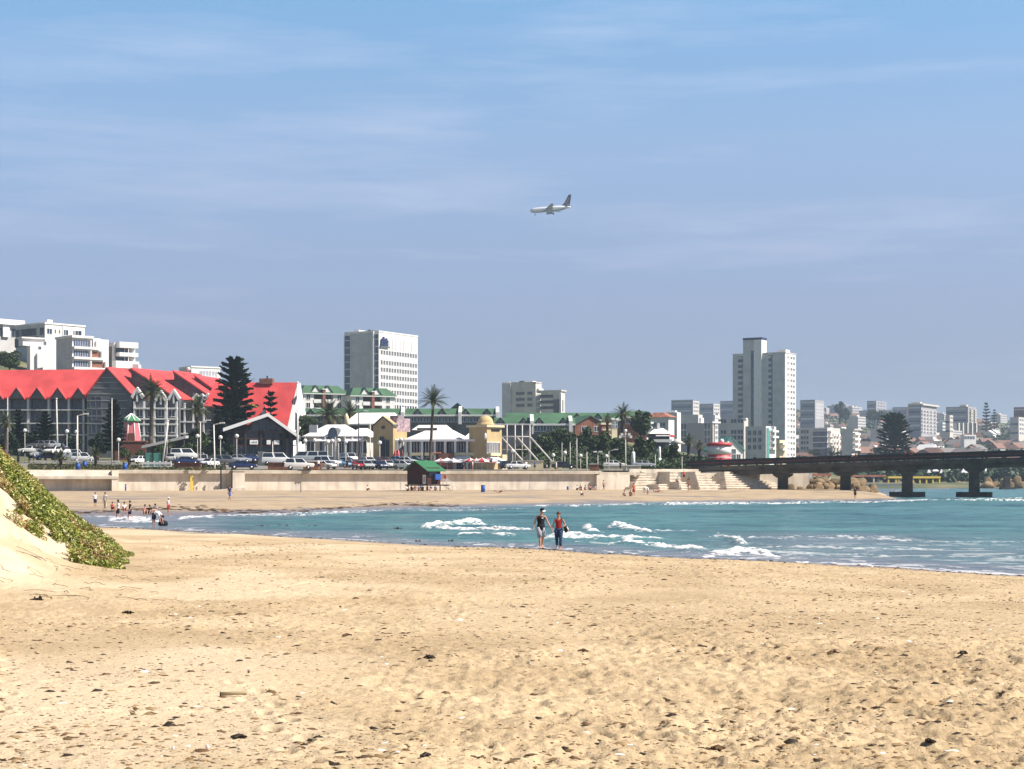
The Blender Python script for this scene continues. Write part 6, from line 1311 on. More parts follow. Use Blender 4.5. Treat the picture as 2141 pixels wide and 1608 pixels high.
# shrubs of the green bank: one mass of ground cover
r = np.random.default_rng(77); C = []
for k in range(420):
    px = r.uniform(1085, 1490); Y = r.uniform(335, 432) if px < 1330 else r.uniform(325, 430); u = (px - CX) / F; x = u * Y; z = float(land_base(np.array([u]), np.array([Y]))[0]); k_ = r.uniform(.6, 1.7)
    n = 75; v = runit(r, n); v[:, 2] = np.abs(v[:, 2]); C.append(np.array([x, Y, z - .2]) + v * r.uniform(.4, 1, (n, 1)) ** .5 * np.array([1.9, 1.6, 1.15]) * k_)
C = np.concatenate(C); A, B_ = leaf_axes(r, len(C), .24, .65, .8)
o = quads('bank_shrubbery', C, A, B_, 'bank_leaf'); prop(o, kind='stuff')
C = []
for k in range(2500):
    if k % 5 < 2: Y = r.uniform(640, 1050); px = r.uniform(1640, 2200)
    else: Y = r.uniform(900, 2500); px = r.uniform(1340, 2200)
    if px < 1660 and Y < 1500: continue
    u = (px - CX) / F; x = u * Y; z = float(land_base(np.array([u]), np.array([Y]))[0]); k_ = r.uniform(1.5, 4.0) * (Y / 1500) ** .3
    n = 26; v = runit(r, n); v[:, 2] = np.abs(v[:, 2]); C.append(np.array([x, Y, z]) + v * r.uniform(.5, 1, (n, 1)) * np.array([1.5, 1.3, 1.15]) * k_)
C = np.concatenate(C); A, B_ = leaf_axes(r, len(C), .95, .8, .6); o = quads('hillside_trees', C, A, B_, 'far_leaf'); prop(o, kind='stuff')
C = []
for k in range(260):
    Y = r.uniform(700, 780); px = r.uniform(1830, 2250); u = (px - CX) / F; x = u * Y; z = float(land_base(np.array([u]), np.array([Y]))[0]); n = 30; v = runit(r, n); v[:, 2] = np.abs(v[:, 2]); C.append(np.array([x, Y, z]) + v * np.array([2.2, 1.5, 1.1]))
C = np.concatenate(C); A, B_ = leaf_axes(r, len(C), .5, .7, .6); o = quads('shore_scrub', C, A, B_, None, None, (r.uniform(size=len(C)) > .55).astype(int), ['far_leaf', 'dead_frond']); prop(o, kind='stuff')
# grass verge behind the wall on the left
C = []
n = 26000; px = r.uniform(60, 470, n); Y = r.uniform(262, 318, n); u = (px - CX) / F; x = u * Y; z = land_base(u, Y); keep = fbm(x * .3, Y * .3, 95, 3) > .44; C = np.stack([x, Y, z + .1], 1)[keep]; A, B_ = leaf_axes(r, len(C), .22, .4, .5); o = quads('grass_verge', C, A, B_, None, None, (r.uniform(size=len(C)) > .6).astype(int), ['bank_leaf', 'dead_frond']); prop(o, kind='stuff')
# creeping plants of the dune
n = 420000; Yd = r.uniform(43.0, 60, n); ud = r.uniform(-.40, -.214, n); xd = ud * Yd
from_rows = np.clip(np.searchsorted(rows, Yd), 0, len(rows) - 1); jc = np.clip(((xd / (Yd + 8)) + .42) / .84 * (len(uu) - 1), 0, len(uu) - 1).astype(int); zd = Z[from_rows, jc]
edge = 46.0 + (fbm(xd * .9, Yd * .3, 96, 3) - .5) * 5.0 + -1.2 * smooth(-.285, -.235, ud)
dens = fbm(xd * .8, Yd * .8, 97, 4); spr = noise2(xd * 4.5, Yd * 4.0, 99); gap = fbm(xd * 1.5, Yd * 1.1, 100, 3); patch = (dens > .40) | ((Yd > 50) & (dens > .3))
qd = -.229 * Yd - xd
ok = (Yd > edge + (gap - .5) * 4) & patch & ((gap > .40) | (Yd > 52)) & (spr > .12) & (qd > -.10 + (dens - .5) * 1.6 + 0 * qd) & (r.uniform(size=n) < np.clip((Yd - edge) * .9 + .15, 0, 1))
hgt = (r.uniform(size=n) ** 1.4) * (.06 + .36 * np.clip(dens - .3, 0, 1)) * np.clip(qd * 1.5 + .35, .15, 1) * (.35 + 1.9 * spr)
C = np.stack([xd, Yd, zd + hgt], 1)[ok]; dk = dens[ok]; A, B_ = leaf_axes(r, len(C), .042, .34, .9)
kind_ = fbm(C[:, 0] * 1.6, C[:, 1] * 1.6, 98, 3); u1 = r.uniform(size=len(C)); mi = np.where(u1 < .13, 2, np.where((kind_ > .60) & (u1 > .35), 1, 0)); 
o = quads('dune_plants', C, A, B_, None, None, mi, ['dune_leaf', 'dune_dry', 'dune_pale']); prop(o, kind='stuff')
# dry stems and runners trailing over the bare sand face
b = MB(); rs = random.Random(9)
for k in range(70):
    Y = rs.uniform(33, 47); u = rs.uniform(-.33, -.205); x = u * Y; pts = []; a = rs.uniform(-.6, .3) - math.pi / 2 * .3; Ln = rs.uniform(.2, 1.1)
    for q in range(6): xx = x + math.cos(a) * Ln * q / 5; yy = Y + math.sin(a) * Ln * q / 5; a += rs.uniform(-.35, .35); pts.append((xx, yy, sand_h(xx, yy) + .012 + .03 * math.sin(q)))
    b.path(pts, [.006] * 6, 'bark' if k % 3 else 'dune_dry', 4)
o = b.build('dry_runners'); prop(o, kind='stuff')
# ------------------------------------------------------------------ people
mat('skin', (0.50, 0.27, 0.18), .6, var=.06); mat('skin_dark', (0.16, 0.085, 0.055), .6, var=.06); mat('hair_dark', (0.02, 0.015, 0.012), .6, var=0); mat('hair_brown', (0.10, 0.05, 0.025), .6, var=0)
mat('cloth_black', (0.010, 0.010, 0.014), .9, var=.1); mat('cloth_white', (0.80, 0.78, 0.78), .9, var=.05); mat('cloth_red', (0.36, 0.025, 0.025), .9, var=.2, vscale=9); mat('cloth_orange', (0.60, 0.10, 0.05), .9, var=.1)
mat('denim', (0.035, 0.06, 0.13), .9, var=.25, vscale=6); mat('cloth_navy', (0.018, 0.022, 0.06), .9, var=.1); mat('cloth_grey', (0.36, 0.36, 0.40), .9, var=.12, vscale=6); mat('cloth_pink', (0.62, 0.24, 0.24), .9, var=.1); mat('cloth_lilac', (0.55, 0.47, 0.58), .9, var=.1); mat('cloth_blue', (0.05, 0.10, 0.35), .9, var=.1); mat('cloth_sand', (0.60, 0.5, 0.36), .9, var=.1)
TS = bpy.data.scenes.new('modelling'); 
def skin_mesh(name, V, E, R, m, lv=1):
    me = bpy.data.meshes.new(name); me.from_pydata([tuple(v) for v in V], E, []); o = bpy.data.objects.new(name, me); TS.collection.objects.link(o)
    md = o.modifiers.new('s', 'SKIN'); 
    for i, r_ in enumerate(R): me.skin_vertices[0].data[i].radius = (r_, r_) if isinstance(r_, (int, float)) else r_
    me.skin_vertices[0].data[0].use_root = True; md.use_smooth_shade = True; md.branch_smoothing = .6
    if lv: s2 = o.modifiers.new('u', 'SUBSURF'); s2.levels = lv; s2.render_levels = lv
    TS.view_layers[0].update(); dg = TS.view_layers[0].depsgraph; dg.update()
    out = bpy.data.meshes.new_from_object(o.evaluated_get(dg)); out.name = name; out.materials.clear(); out.materials.append(MATS[m]); bpy.data.objects.remove(o); return out
def V3(*a): return Vector(a)
def pose_joints(kind):
    J = dict(pel=V3(0, 0, .95), spi=V3(0, -.01, 1.13), che=V3(0, .01, 1.32), nec=V3(0, .0, 1.47), nk2=V3(0, -.015, 1.54), hd=V3(0, -.03, 1.645), top=V3(0, -.02, 1.73), nose=V3(0, -.13, 1.635), side=V3(1, 0, 0))
    for sg, k in ((-1, 'R'), (1, 'L')):
        J['sh' + k] = V3(.175 * sg, 0, 1.42); J['el' + k] = V3(.245 * sg, .03, 1.14); J['wr' + k] = V3(.265 * sg, -.04, .90)
        J['hip' + k] = V3(.09 * sg, 0, .92); J['kn' + k] = V3(.10 * sg, -.02, .50); J['an' + k] = V3(.10 * sg, .02, .085); J['to' + k] = V3(.115 * sg, -.14, .03)
    def mv(names, d):
        for n_ in names: J[n_] = J[n_] + Vector(d)
    if kind == 'walk':
        J['knR'] = V3(-.07, -.13, .51); J['anR'] = V3(-.05, -.17, .085); J['toR'] = V3(-.055, -.33, .035); J['knL'] = V3(.09, .02, .50); J['anL'] = V3(.085, .26, .16); J['toL'] = V3(.09, .14, .03)
        J['elR'] += Vector((-.03, .06, 0)); J['wrR'] += Vector((-.06, .02, .01)); J['elL'] += Vector((.05, -.04, .01)); J['wrL'] += Vector((.10, -.12, .03))
    if kind == 'walkside':                # walking along +x: rotate by the object
        return pose_joints('walk')
    if kind == 'sit':
        up = ['pel', 'spi', 'che', 'nec', 'nk2', 'hd', 'top', 'nose', 'shR', 'shL', 'hipR', 'hipL']; mv(up, (0, 0, -.82))
        for n_, d in (('spi', .03), ('che', .03), ('nec', 0), ('nk2', -.02), ('hd', -.04), ('top', -.03), ('nose', -.05)): J[n_] += Vector((0, d, 0))
        for sg, k in ((-1, 'R'), (1, 'L')): J['kn' + k] = V3(.14 * sg, -.36, .42); J['an' + k] = V3(.12 * sg, -.58, .09); J['to' + k] = V3(.13 * sg, -.74, .04); J['el' + k] = V3(.26 * sg, -.08, .36); J['wr' + k] = V3(.15 * sg, -.28, .40)
    if kind == 'bend':
        J.update(spi=V3(0, -.20, 1.02), che=V3(0, -.38, .97), nec=V3(0, -.52, .89), nk2=V3(0, -.58, .85), hd=V3(0, -.67, .78), top=V3(0, -.73, .71), nose=V3(0, -.70, .88 - .17))
        for sg, k in ((-1, 'R'), (1, 'L')): J['sh' + k] = V3(.17 * sg, -.46, .90); J['el' + k] = V3(.19 * sg, -.52, .62); J['wr' + k] = V3(.15 * sg, -.60, .38); J['hip' + k] = V3(.1 * sg, 0, .90); J['kn' + k] = V3(.12 * sg, .02, .50)
    if kind == 'crouch':
        J = pose_joints('sit'); 
        for n_ in J:
            if n_ not in ('side', 'anR', 'anL', 'toR', 'toL'): J[n_] = J[n_] + Vector((0, -.25, .16))
    if kind == 'lie':
        J0 = pose_joints('stand')
        for n_ in J0:
            if n_ != 'side': v = J0[n_]; J0[n_] = V3(v.x, v.z - .9, .13 - v.y * .8)
        for k in 'RL': J0['kn' + k] += Vector((0, 0, .12)); J0['to' + k] = J0['an' + k] + Vector((0, -.05, .14))
        J0['hd'] += Vector((0, 0, .10)); J0['top'] += Vector((0, 0, .14)); J0['nose'] = J0['hd'] + Vector((0, 0, .12)); return J0
    return J
def body_mesh(J, lv=1, fem=False, name='body', m='skin'):
    V, E, R = [], [], []
    def av(p, r_, par=None): V.append(Vector(p)); R.append(r_); i = len(V) - 1; (E.append((par, i)) if par is not None else None); return i
    pe = av(J['pel'], .115); sp = av(J['spi'], .105 if not fem else .09, pe); ch = av(J['che'], .12 if not fem else .10, sp); ne = av(J['nec'], .058, ch); n2 = av(J['nk2'], .05, ne); hd = av(J['hd'], .078, n2); tp = av(J['top'], .06, hd)
    for k, sg in (('R', -1), ('L', 1)):
        sh = av(J['sh' + k], .052 if not fem else .044, ch); el = av(J['el' + k], .040 if not fem else .034, sh); fm = av(J['el' + k].lerp(J['wr' + k], .35), .038 if not fem else .031, el); wr = av(J['wr' + k], .027 if not fem else .023, fm)
        d = (J['wr' + k] - J['el' + k]).normalized(); w = Vector((0, 1, 0)); w = (w - d * w.dot(d)).normalized(); nrm = d.cross(w)
        pm = av(J['wr' + k] + d * .055, .034, wr)
        for q, (off, ln) in enumerate(((-.030, .070), (-.010, .085), (.010, .080), (.028, .060))):
            r0 = J['wr' + k] + d * .085 + w * off; a = av(r0, .0105, pm); b_ = av(r0 + d * ln * .5 + nrm * sg * -.006, .0095, a); av(r0 + d * ln * .92 + nrm * sg * -.022, .0085, b_)
        t0 = av(J['wr' + k] + d * .035 - w * .034, .012, pm); av(J['wr' + k] + d * .075 - w * .058, .0095, t0)
        hp = av(J['hip' + k], .09 if not fem else .095, pe); th = av(J['hip' + k].lerp(J['kn' + k], .5), .078, hp); kn = av(J['kn' + k], .056, th); cf = av(J['kn' + k].lerp(J['an' + k], .35), .056, kn); an = av(J['an' + k], .036, cf); av(J['to' + k].lerp(J['an' + k], .0), .028, an)
    return skin_mesh(name, V, E, R, m, lv)
def loft(b, pts, rad, m, n=12, side=Vector((1, 0, 0)), cap=True):
    vs, fs = [], []
    for i, p in enumerate(pts):
        d = (pts[min(i + 1, len(pts) - 1)] - pts[max(i - 1, 0)]).normalized(); sx = (side - d * side.dot(d)).normalized(); sy = d.cross(sx)
        for k in range(n): t = 2 * math.pi * k / n; vs.append(p + sx * math.cos(t) * rad[i][0] + sy * math.sin(t) * rad[i][1])
    for i in range(len(pts) - 1):
        for k in range(n): fs.append((i * n + k, i * n + (k + 1) % n, (i + 1) * n + (k + 1) % n, (i + 1) * n + k))
    if cap: fs += [tuple(range(n - 1, -1, -1)), tuple(range((len(pts) - 1) * n, len(pts) * n))]
    b.add(vs, fs, m, True)
def shirt_mesh(J, m, sleeves=True, fem=False, low=.0, neck=.9):
    b = MB(); k = .9 if fem else 1
    top = J['che'].lerp(J['nec'], neck)
    loft(b, [J['pel'] + (J['pel'] - J['spi']) * low, J['pel'].lerp(J['spi'], .55), J['spi'], J['che'], J['che'].lerp(J['nec'], .55), top], [(.165 * k, .118), (.152 * k, .112), (.150 * k, .112), (.182 * k, .125), (.165 * k, .10), (.075, .065)], m, 14)
    if sleeves:
        for q in 'RL': loft(b, [J['che'].lerp(J['sh' + q], .6), J['sh' + q], J['sh' + q].lerp(J['el' + q], .55)], [(.07, .07), (.068, .068), (.058, .058)], m, 10, Vector((0, 1, 0)))
    return b.mesh('shirt')
def shorts_mesh(J, m, ln=.85, name='shorts', r0=.105, r1=.09):
    b = MB(); loft(b, [J['pel'] + (J['spi'] - J['pel']) * .35, J['pel'], J['hipR'].lerp(J['hipL'], .5) + (J['pel'] - J['spi']) * .35], [(.158, .115), (.172, .125), (.15, .115)], m, 14)
    for q in 'RL':
        pts = [J['hip' + q], J['hip' + q].lerp(J['kn' + q], .5), J['hip' + q].lerp(J['kn' + q], min(ln, 1))]; rr_ = [(r0, r0), (r0 * .95, r0 * .95), (r1, r1)]
        if ln > 1: pts += [J['kn' + q].lerp(J['an' + q], .45), J['kn' + q].lerp(J['an' + q], ln - 1)]; rr_ += [(r1 * .92, r1 * .92), (r1 * .85, r1 * .85)]
        loft(b, pts, rr_, m, 10, Vector((0, 1, 0)))
    return b.mesh(name)
def hair_mesh(J, m, long=False):
    b = MB(); up = (J['top'] - J['nk2']).normalized(); fwd = (J['nose'] - J['hd']).normalized(); c_ = J['hd'].lerp(J['top'], .55) - fwd * .018
    b.ball(tuple(c_), .098, m, 12, 8, (1, 1, 1))
    if long: loft(b, [c_ - fwd * .03, J['nk2'] - fwd * .06, J['nec'] - fwd * .075 - up * .08], [(.09, .06), (.075, .04), (.05, .02)], m, 10)
    return b.mesh('hair')
def head_bits(t, J, sc_=1.0, parent=None):
    fwd = (J['nose'] - J['hd']).normalized(); up = (J['top'] - J['nk2']).normalized(); sx = fwd.cross(up).normalized(); c_ = J['hd']
    b = MB(); b.ball(tuple(c_ + fwd * .088 - up * .005), .016, 'skin', 8, 6, (1, 1.2, 1.4)); b.build('nose', parent or t)
    for sg in (-1, 1):
        b = MB(); b.ball(tuple(c_ + fwd * .078 + sx * sg * .032 + up * .022), .010, 'hair_dark', 6, 4); b.build('eye', parent or t)
        b = MB(); b.ball(tuple(c_ + sx * sg * .082), .022, 'skin', 6, 5, (.5, 1, 1.4)); b.build('ear', parent or t)
    b = MB(); b.ball(tuple(c_ + fwd * .080 - up * .045), .018, 'cloth_pink', 6, 4, (1.3, .5, .4)); b.build('mouth', parent or t)

# the walking couple
def edge(px, py): Y = CH * F / (py - HY); return Vector((xat(px, Y), Y, -.01))
p = edge(1131, 1146.8); t = thing('person', 'man in black sleeveless top, grey shorts and black cap walking barefoot at the water edge', 'person', (p.x, p.y, p.z + .0), math.radians(6))
J = pose_joints('walk'); J['hd'] += Vector((.045, -.05, -.02)); J['top'] += Vector((.05, -.07, -.01)); J['nose'] = J['hd'] + Vector((.05, -.08, -.05)); J['nk2'] += Vector((.015, -.02, 0))
J['shL'] += Vector((.01, 0, .0)); J['elL'] = V3(.285, -.03, 1.17); J['wrL'] = V3(.385, -.16, .97); J['elR'] = V3(-.275, .03, 1.13); J['wrR'] = V3(-.345, -.05, .88)
link('body', body_mesh(J, 2), t); link('tank_top', shirt_mesh(J, 'cloth_black', False, neck=.75), t).name = 'tank_top'
b = MB(); loft(b, [J['pel'] + V3(0, 0, -.12), J['pel'] + V3(0, 0, .02), J['pel'] + V3(0, 0, .12)], [(.178, .135), (.175, .13), (.168, .122)], 'cloth_black', 14); b.build('top_hem', t)
link('shorts', shorts_mesh(J, 'cloth_grey', .98, r0=.118, r1=.112), t); link('hair', hair_mesh(J, 'hair_dark'), t); head_bits(t, J)
b = MB(); fwd = (J['nose'] - J['hd']).normalized(); c_ = J['top'] - V3(0, 0, .012); b.ball(tuple(c_), .102, 'cloth_black', 14, 8, (1, 1.05, .75)); cap = b.build('cap', t)
b = MB(); loft(b, [c_ + fwd * .06, c_ + fwd * .125, c_ + fwd * .17 - V3(0, 0, .01)], [(.085, .012), (.082, .012), (.05, .008)], 'cloth_white', 12); b.build('visor', cap)
b = MB(); b.ball((.05, -.128, 1.335), .035, 'cloth_white', 8, 5, (1.4, .3, .7)); b.ball((.085, -.118, 1.36), .028, 'cloth_red', 8, 5, (1.2, .3, .8)); b.build('chest_print', t)
p = edge(1168, 1149.3); t = thing('person', 'woman in red top and rolled dark jeans carrying a shoulder bag, walking beside the man', 'person', (p.x, p.y, p.z), math.radians(-4)); t.scale = (.925,) * 3
J = pose_joints('walk'); J['knL'], J['knR'] = V3(.10, -.12, .51), V3(-.09, .03, .50); J['anL'], J['anR'] = V3(.085, -.14, .085), V3(-.075, .20, .13); J['toL'], J['toR'] = V3(.095, -.29, .035), V3(-.08, .07, .03)
J['elR'] = V3(-.26, .0, 1.14); J['wrR'] = V3(-.27, -.12, .90); J['elL'] = V3(.31, .02, 1.16); J['wrL'] = V3(.25, -.19, 1.10)
link('body', body_mesh(J, 2, True), t); link('top', shirt_mesh(J, 'cloth_red', False, True, .35, .55), t).name = 'top'; link('jeans', shorts_mesh(J, 'denim', 1.72, 'jeans', .115, .078), t); link('hair', hair_mesh(J, 'hair_brown', True), t); head_bits(t, J)
for sg in (-1, 1): b = MB(); b.path([V3(.075 * sg, -.115, 1.36), V3(.10 * sg, -.06, 1.45), V3(.09 * sg, .06, 1.42)], [.012] * 3, 'cloth_red', 5); b.build('shoulder_strap', t)
bg_ = thing('shoulder_bag', 'black and cream shoulder bag hanging at the woman left hip', 'bag', (p.x, p.y, p.z), math.radians(-4)); bg_.scale = (.925,) * 3
b = MB(); loft(b, [V3(.30, -.02, 1.12), V3(.33, 0, 1.0), V3(.38, .02, .86), V3(.40, .02, .83)], [(.06, .10), (.085, .15), (.105, .17), (.07, .13)], 'cloth_black', 12, Vector((1, 0, 0))); b.build('pouch', bg_)
b = MB(); loft(b, [V3(.375, -.03, 1.08), V3(.42, -.03, .98), V3(.455, -.03, .885)], [(.03, .09), (.04, .12), (.03, .10)], 'cloth_sand', 10); b.build('flap', bg_)
b = MB(); b.path([V3(.30, .0, 1.10), V3(.26, -.06, 1.25), V3(.165, -.085, 1.40), V3(.15, -.02, 1.475), V3(.20, .07, 1.40), V3(.29, .06, 1.12)], [.016] * 6, 'cloth_black', 6); b.build('strap', bg_)

# everyone else on the sand, steps, promenade and pier
PM = {}
def pm(pose):
    if pose not in PM:
        J = pose_joints(pose); PM[pose] = (J, body_mesh(J, 1), shirt_mesh(J, 'cloth_white'), shorts_mesh(J, 'cloth_navy'), hair_mesh(J, 'hair_dark'), shorts_mesh(J, 'denim', 1.9, 'trousers', .10, .075), hair_mesh(J, 'hair_dark', True))
    return PM[pose]
def person(pos, H, pose, shirt, shorts, label, rz=0.0, group=None, trousers=False, longh=False, skin='skin', hat=None):
    J, bo, sh, so, ha, tr_, hl = pm(pose); t = thing('person', label, 'person', pos, rz, group); t.scale = (H / 1.75,) * 3
    recolor(link('body', bo, t), MATS[skin]); 
    if shirt: recolor(link('shirt', sh, t), MATS[shirt])
    if shorts: recolor(link('trousers' if trousers else 'shorts', tr_ if trousers else so, t), MATS[shorts])
    link('hair', hl if longh else ha, t)
    if hat: b = MB(); c_ = J['top']; b.ball(tuple(c_), .11, hat, 10, 6, (1, 1, .6)); b.lathe([(.2, -.03), (.2, -.015), (.1, 0)], tuple(c_), hat, 12); b.build('hat', t)
    return t
R_ = math.radians
G1 = 'children and adults at the stream mouth'
for px, py, H, pose, sh, so, rz, kw, lab in [
    (199, 1061, 1.45, 'stand', 'cloth_white', 'cloth_navy', 40, {}, 'person in white shirt and dark shorts standing nearest the dune plants'),
    (220, 1065, 1.55, 'stand', 'cloth_white', 'cloth_sand', -30, dict(trousers=True), 'person in white shirt and pale trousers standing beside the crouching one'),
    (230, 1069, 1.35, 'crouch', 'cloth_red', 'cloth_red', 80, {}, 'person in dark red crouching on the sand by the standing pair'),
    (247, 1087, 1.5, 'walk', 'cloth_white', 'cloth_black', -70, dict(longh=True), 'person in white top and black shorts wading at the left of the stream'),
    (258, 1072, 1.5, 'crouch', 'cloth_white', 'cloth_pink', 30, {}, 'person in loose white shirt and pink shorts crouching behind the waders'),
    (272, 1088, 1.45, 'walk', 'cloth_navy', 'cloth_navy', -60, {}, 'person all in navy wading right of the one in white'),
    (303, 1075, 1.5, 'sit', 'cloth_pink', 'cloth_sand', 20, {}, 'person in pinkish shirt sitting, left of the seated three'),
    (313, 1075, 1.45, 'sit', 'cloth_black', 'cloth_navy', 0, dict(longh=True), 'person in black sitting in the middle of the seated three'),
    (325, 1074, 1.55, 'sit', 'cloth_lilac', 'cloth_sand', -30, dict(longh=True), 'person in lilac sitting, right of the seated three'),
    (352, 1075, 1.4, 'stand', 'cloth_lilac', 'cloth_red', 70, dict(hat='cloth_white'), 'person in pale shirt, red shorts and white hat standing at the stream'),
    (322, 1103, 1.6, 'bend', 'cloth_white', 'cloth_navy', 75, {}, 'person in white shirt and navy shorts bending over in the shallow stream')]:
    person(hit(px, py), H, pose, sh, so, lab, R_(rz), G1, **kw)
p = hit(341, 1101); t = thing('bag', 'black sack lying in the shallow water before the bending person', 'bag', p); b = MB(); b.ball((0, 0, .18), .3, 'cloth_black', 10, 7, (1.1, .8, .75)); b.build('sack', t); b = MB(); b.ball((-.12, 0, .4), .14, 'cloth_black', 8, 5); b.build('tied_neck', t)
for px, py, H, pose, sh, so, rz, kw, lab in [
    (480, 1048, 1.7, 'walk', 'cloth_navy', 'cloth_blue', 60, {}, 'person in dark blue walking alone on the open far sand'),
    (366, 1024, 1.5, 'stand', 'cloth_black', 'cloth_black', 90, dict(skin='skin_dark', trousers=True), 'person in black standing against the sea wall by the yellow marker'),
    (1045, 1030, 1.7, 'lie', None, 'cloth_black', 100, {}, 'bare-backed person in black shorts lying alone on the far sand'),
    (768, 1026, 1.6, 'sit', 'cloth_white', 'cloth_black', 60, {}, 'person in white sitting on the sand left of the blue drums'),
    (1262, 1027, 1.75, 'walk', None, 'cloth_navy', 60, {}, 'bare-chested person in navy shorts walking by the wall end'),
    (1206, 1025, 1.6, 'sit', 'cloth_white', 'cloth_black', 40, {}, 'person in white sitting at the left end of the group by the wall'),
    (1214, 1025, 1.65, 'sit', 'cloth_black', 'cloth_pink', 10, {}, 'person in black sitting second in the group by the wall'),
    (1224, 1025, 1.6, 'sit', 'cloth_white', 'cloth_navy', -20, dict(longh=True), 'long-haired person in white sitting mid group by the wall'),
    (1234, 1025, 1.65, 'sit', 'cloth_pink', 'cloth_black', 30, {}, 'person in pink sitting in the group by the wall'),
    (1244, 1025, 1.6, 'sit', 'cloth_white', 'cloth_cloth' if False else 'cloth_grey', -30, {}, 'person in white and grey sitting at the right end of the group'),
    (1212, 1038, 1.5, 'crouch', 'cloth_white', 'cloth_black', 70, {}, 'person in white crouching on the sand before the seated group'),
    (1306, 1038, 1.6, 'sit', 'cloth_white', 'cloth_black', -30, {}, 'person in white sitting before the steps, left of the pair'),
    (1318, 1038, 1.6, 'sit', 'cloth_navy', 'cloth_black', 20, dict(longh=True), 'person in navy sitting before the steps, right of the pair'),
    (1325, 1037, 1.75, 'stand', 'cloth_orange', 'cloth_red', 20, {}, 'person in orange-red standing beside the seated pair'),
    (1354, 1034, 1.7, 'bend', 'cloth_white', 'cloth_white', -60, dict(skin='skin_dark'), 'person in white bending over on the sand at the steps'),
    (1376, 1029, 1.6, 'lie', 'cloth_orange', 'cloth_red', 80, {}, 'person in red lying at the foot of the steps'),
    (1441, 1029, 1.7, 'walk', 'cloth_orange', 'cloth_white', -70, {}, 'person in orange shirt walking at the foot of the steps')]:
    person(hit(px, py), H, pose, sh, so, lab, R_(rz), **kw)
for k, (px, sh, so, rz, lab) in enumerate([(851, 'cloth_white', 'cloth_black', 70, 'person in white at the left end under the hut'), (860, 'cloth_pink', 'cloth_pink', 40, 'person in pink swimwear under the hut'), (868, 'cloth_orange', 'cloth_navy', 0, 'person in orange sitting below the notice board'), (876, 'cloth_blue', 'cloth_black', 20, 'person in blue sitting in the hut shade'), (884, 'cloth_white', 'cloth_pink', -30, 'person in white and pink sitting under the hut middle'), (893, 'cloth_lilac', 'cloth_grey', 10, 'person in lilac sitting under the hut corner'), (901, 'cloth_navy', 'cloth_white', -40, 'person in navy and white sitting under the hut'), (910, 'cloth_cyan' if False else 'cloth_blue', 'cloth_blue', 30, 'person all in blue sitting beside the hut stairs')]):
    p = hit(px, 1027 - (k % 3)); person(p, 1.65, 'sit', sh, so, lab, R_(rz), 'people sheltering under the lifeguard hut')
for px, py, Y, H, pose, sh, so, rz, lab in [(1416, 1008, 291.0, 1.7, 'sit', 'cloth_white', 'cloth_black', -40, 'person in white sitting on the terrace steps'), (1430, 1004, 291.0, 1.7, 'stand', 'cloth_orange', 'cloth_navy', 20, 'person in red standing on the terrace steps'), (1440, 1008, 291.0, 1.65, 'sit', 'cloth_navy', 'cloth_black', 0, 'person in navy sitting in the shaded step recess')]:
    person(at(px, py, Y), H, pose, sh, so, lab, R_(rz))
def on_pier(px):                         # point of the deck edge under a pixel column
    k = (px - CX) / F; tt = (k * PA.y - PA.x) / (pd.x - k * pd.y); q = PA + pd * tt; return Vector((q.x, q.y, deck_z(tt))) + Vector((-pd.y, pd.x, 0)) * 1.2
for px, sh, so, rz, lab in [(1575, 'cloth_black', 'cloth_grey', 0, 'person in black standing near the shore end of the pier'), (1779, 'cloth_white', 'cloth_navy', 60, 'person in white walking on the pier beside the one in red'), (1787, 'cloth_red', 'cloth_red', 60, 'person in red walking mid pier with the one in white'), (1890, 'cloth_orange', 'cloth_navy', -60, 'person in red jersey on the pier, left of the red pair'), (1903, 'cloth_orange', 'cloth_white', -60, 'person in red jersey on the pier, right of the red pair')]:
    person(on_pier(px), 1.75, 'walk', sh, so, lab, R_(rz), 'walkers on the pier')
for px, py, sh, lab in [(1898, 1038, None, 'bare-chested person standing at the foot of a pier column'), (1788, 1043, 'cloth_navy', 'person in navy standing at the water edge below the pier')]:
    p = hit(px, py, 200, 292); person(p, 1.7, 'stand', sh, 'cloth_black', lab, 0)
for px, Y, sh, so, lab in [(701, 283, 'cloth_navy', 'cloth_navy', 'person in navy standing by the light blue car on the promenade'), (726, 282, 'cloth_black', 'cloth_black', 'person in black standing between the light blue and red cars'), (706, 269, 'cloth_white', 'cloth_grey', 'person in white leaning at the wall top before the white cars'), (666, 268, 'cloth_white', 'cloth_navy', 'person in white at the brick enclosure on the wall top'), (738, 285, 'cloth_grey', 'cloth_navy', 'person in grey beside the red hatchback'), (1118, 300, 'cloth_blue', 'cloth_navy', 'person in bright blue on the promenade below the steel frame'), (1163, 302, 'cloth_white', 'cloth_white', 'person in white on the promenade right of the frame braces'), (1143, 308, 'cloth_black', 'cloth_grey', 'person in black on the promenade near the brace feet'), (1297, 303, 'cloth_black', 'cloth_black', 'person in black on the promenade below the floodlight mast'), (1100, 300, 'cloth_white', 'cloth_navy', 'person in white left of the one in bright blue'), (988, 288, 'cloth_white', 'cloth_pink', 'person in white at the wall top below the restaurant parasols'), (970, 290, 'cloth_navy', 'cloth_black', 'person in navy at the wall top below the awning')]:
    x = xat(px, Y); person((x, Y, land_h(x, Y) - .05), 1.72, 'stand', sh, so, lab, R_(px % 90), 'people along the promenade')

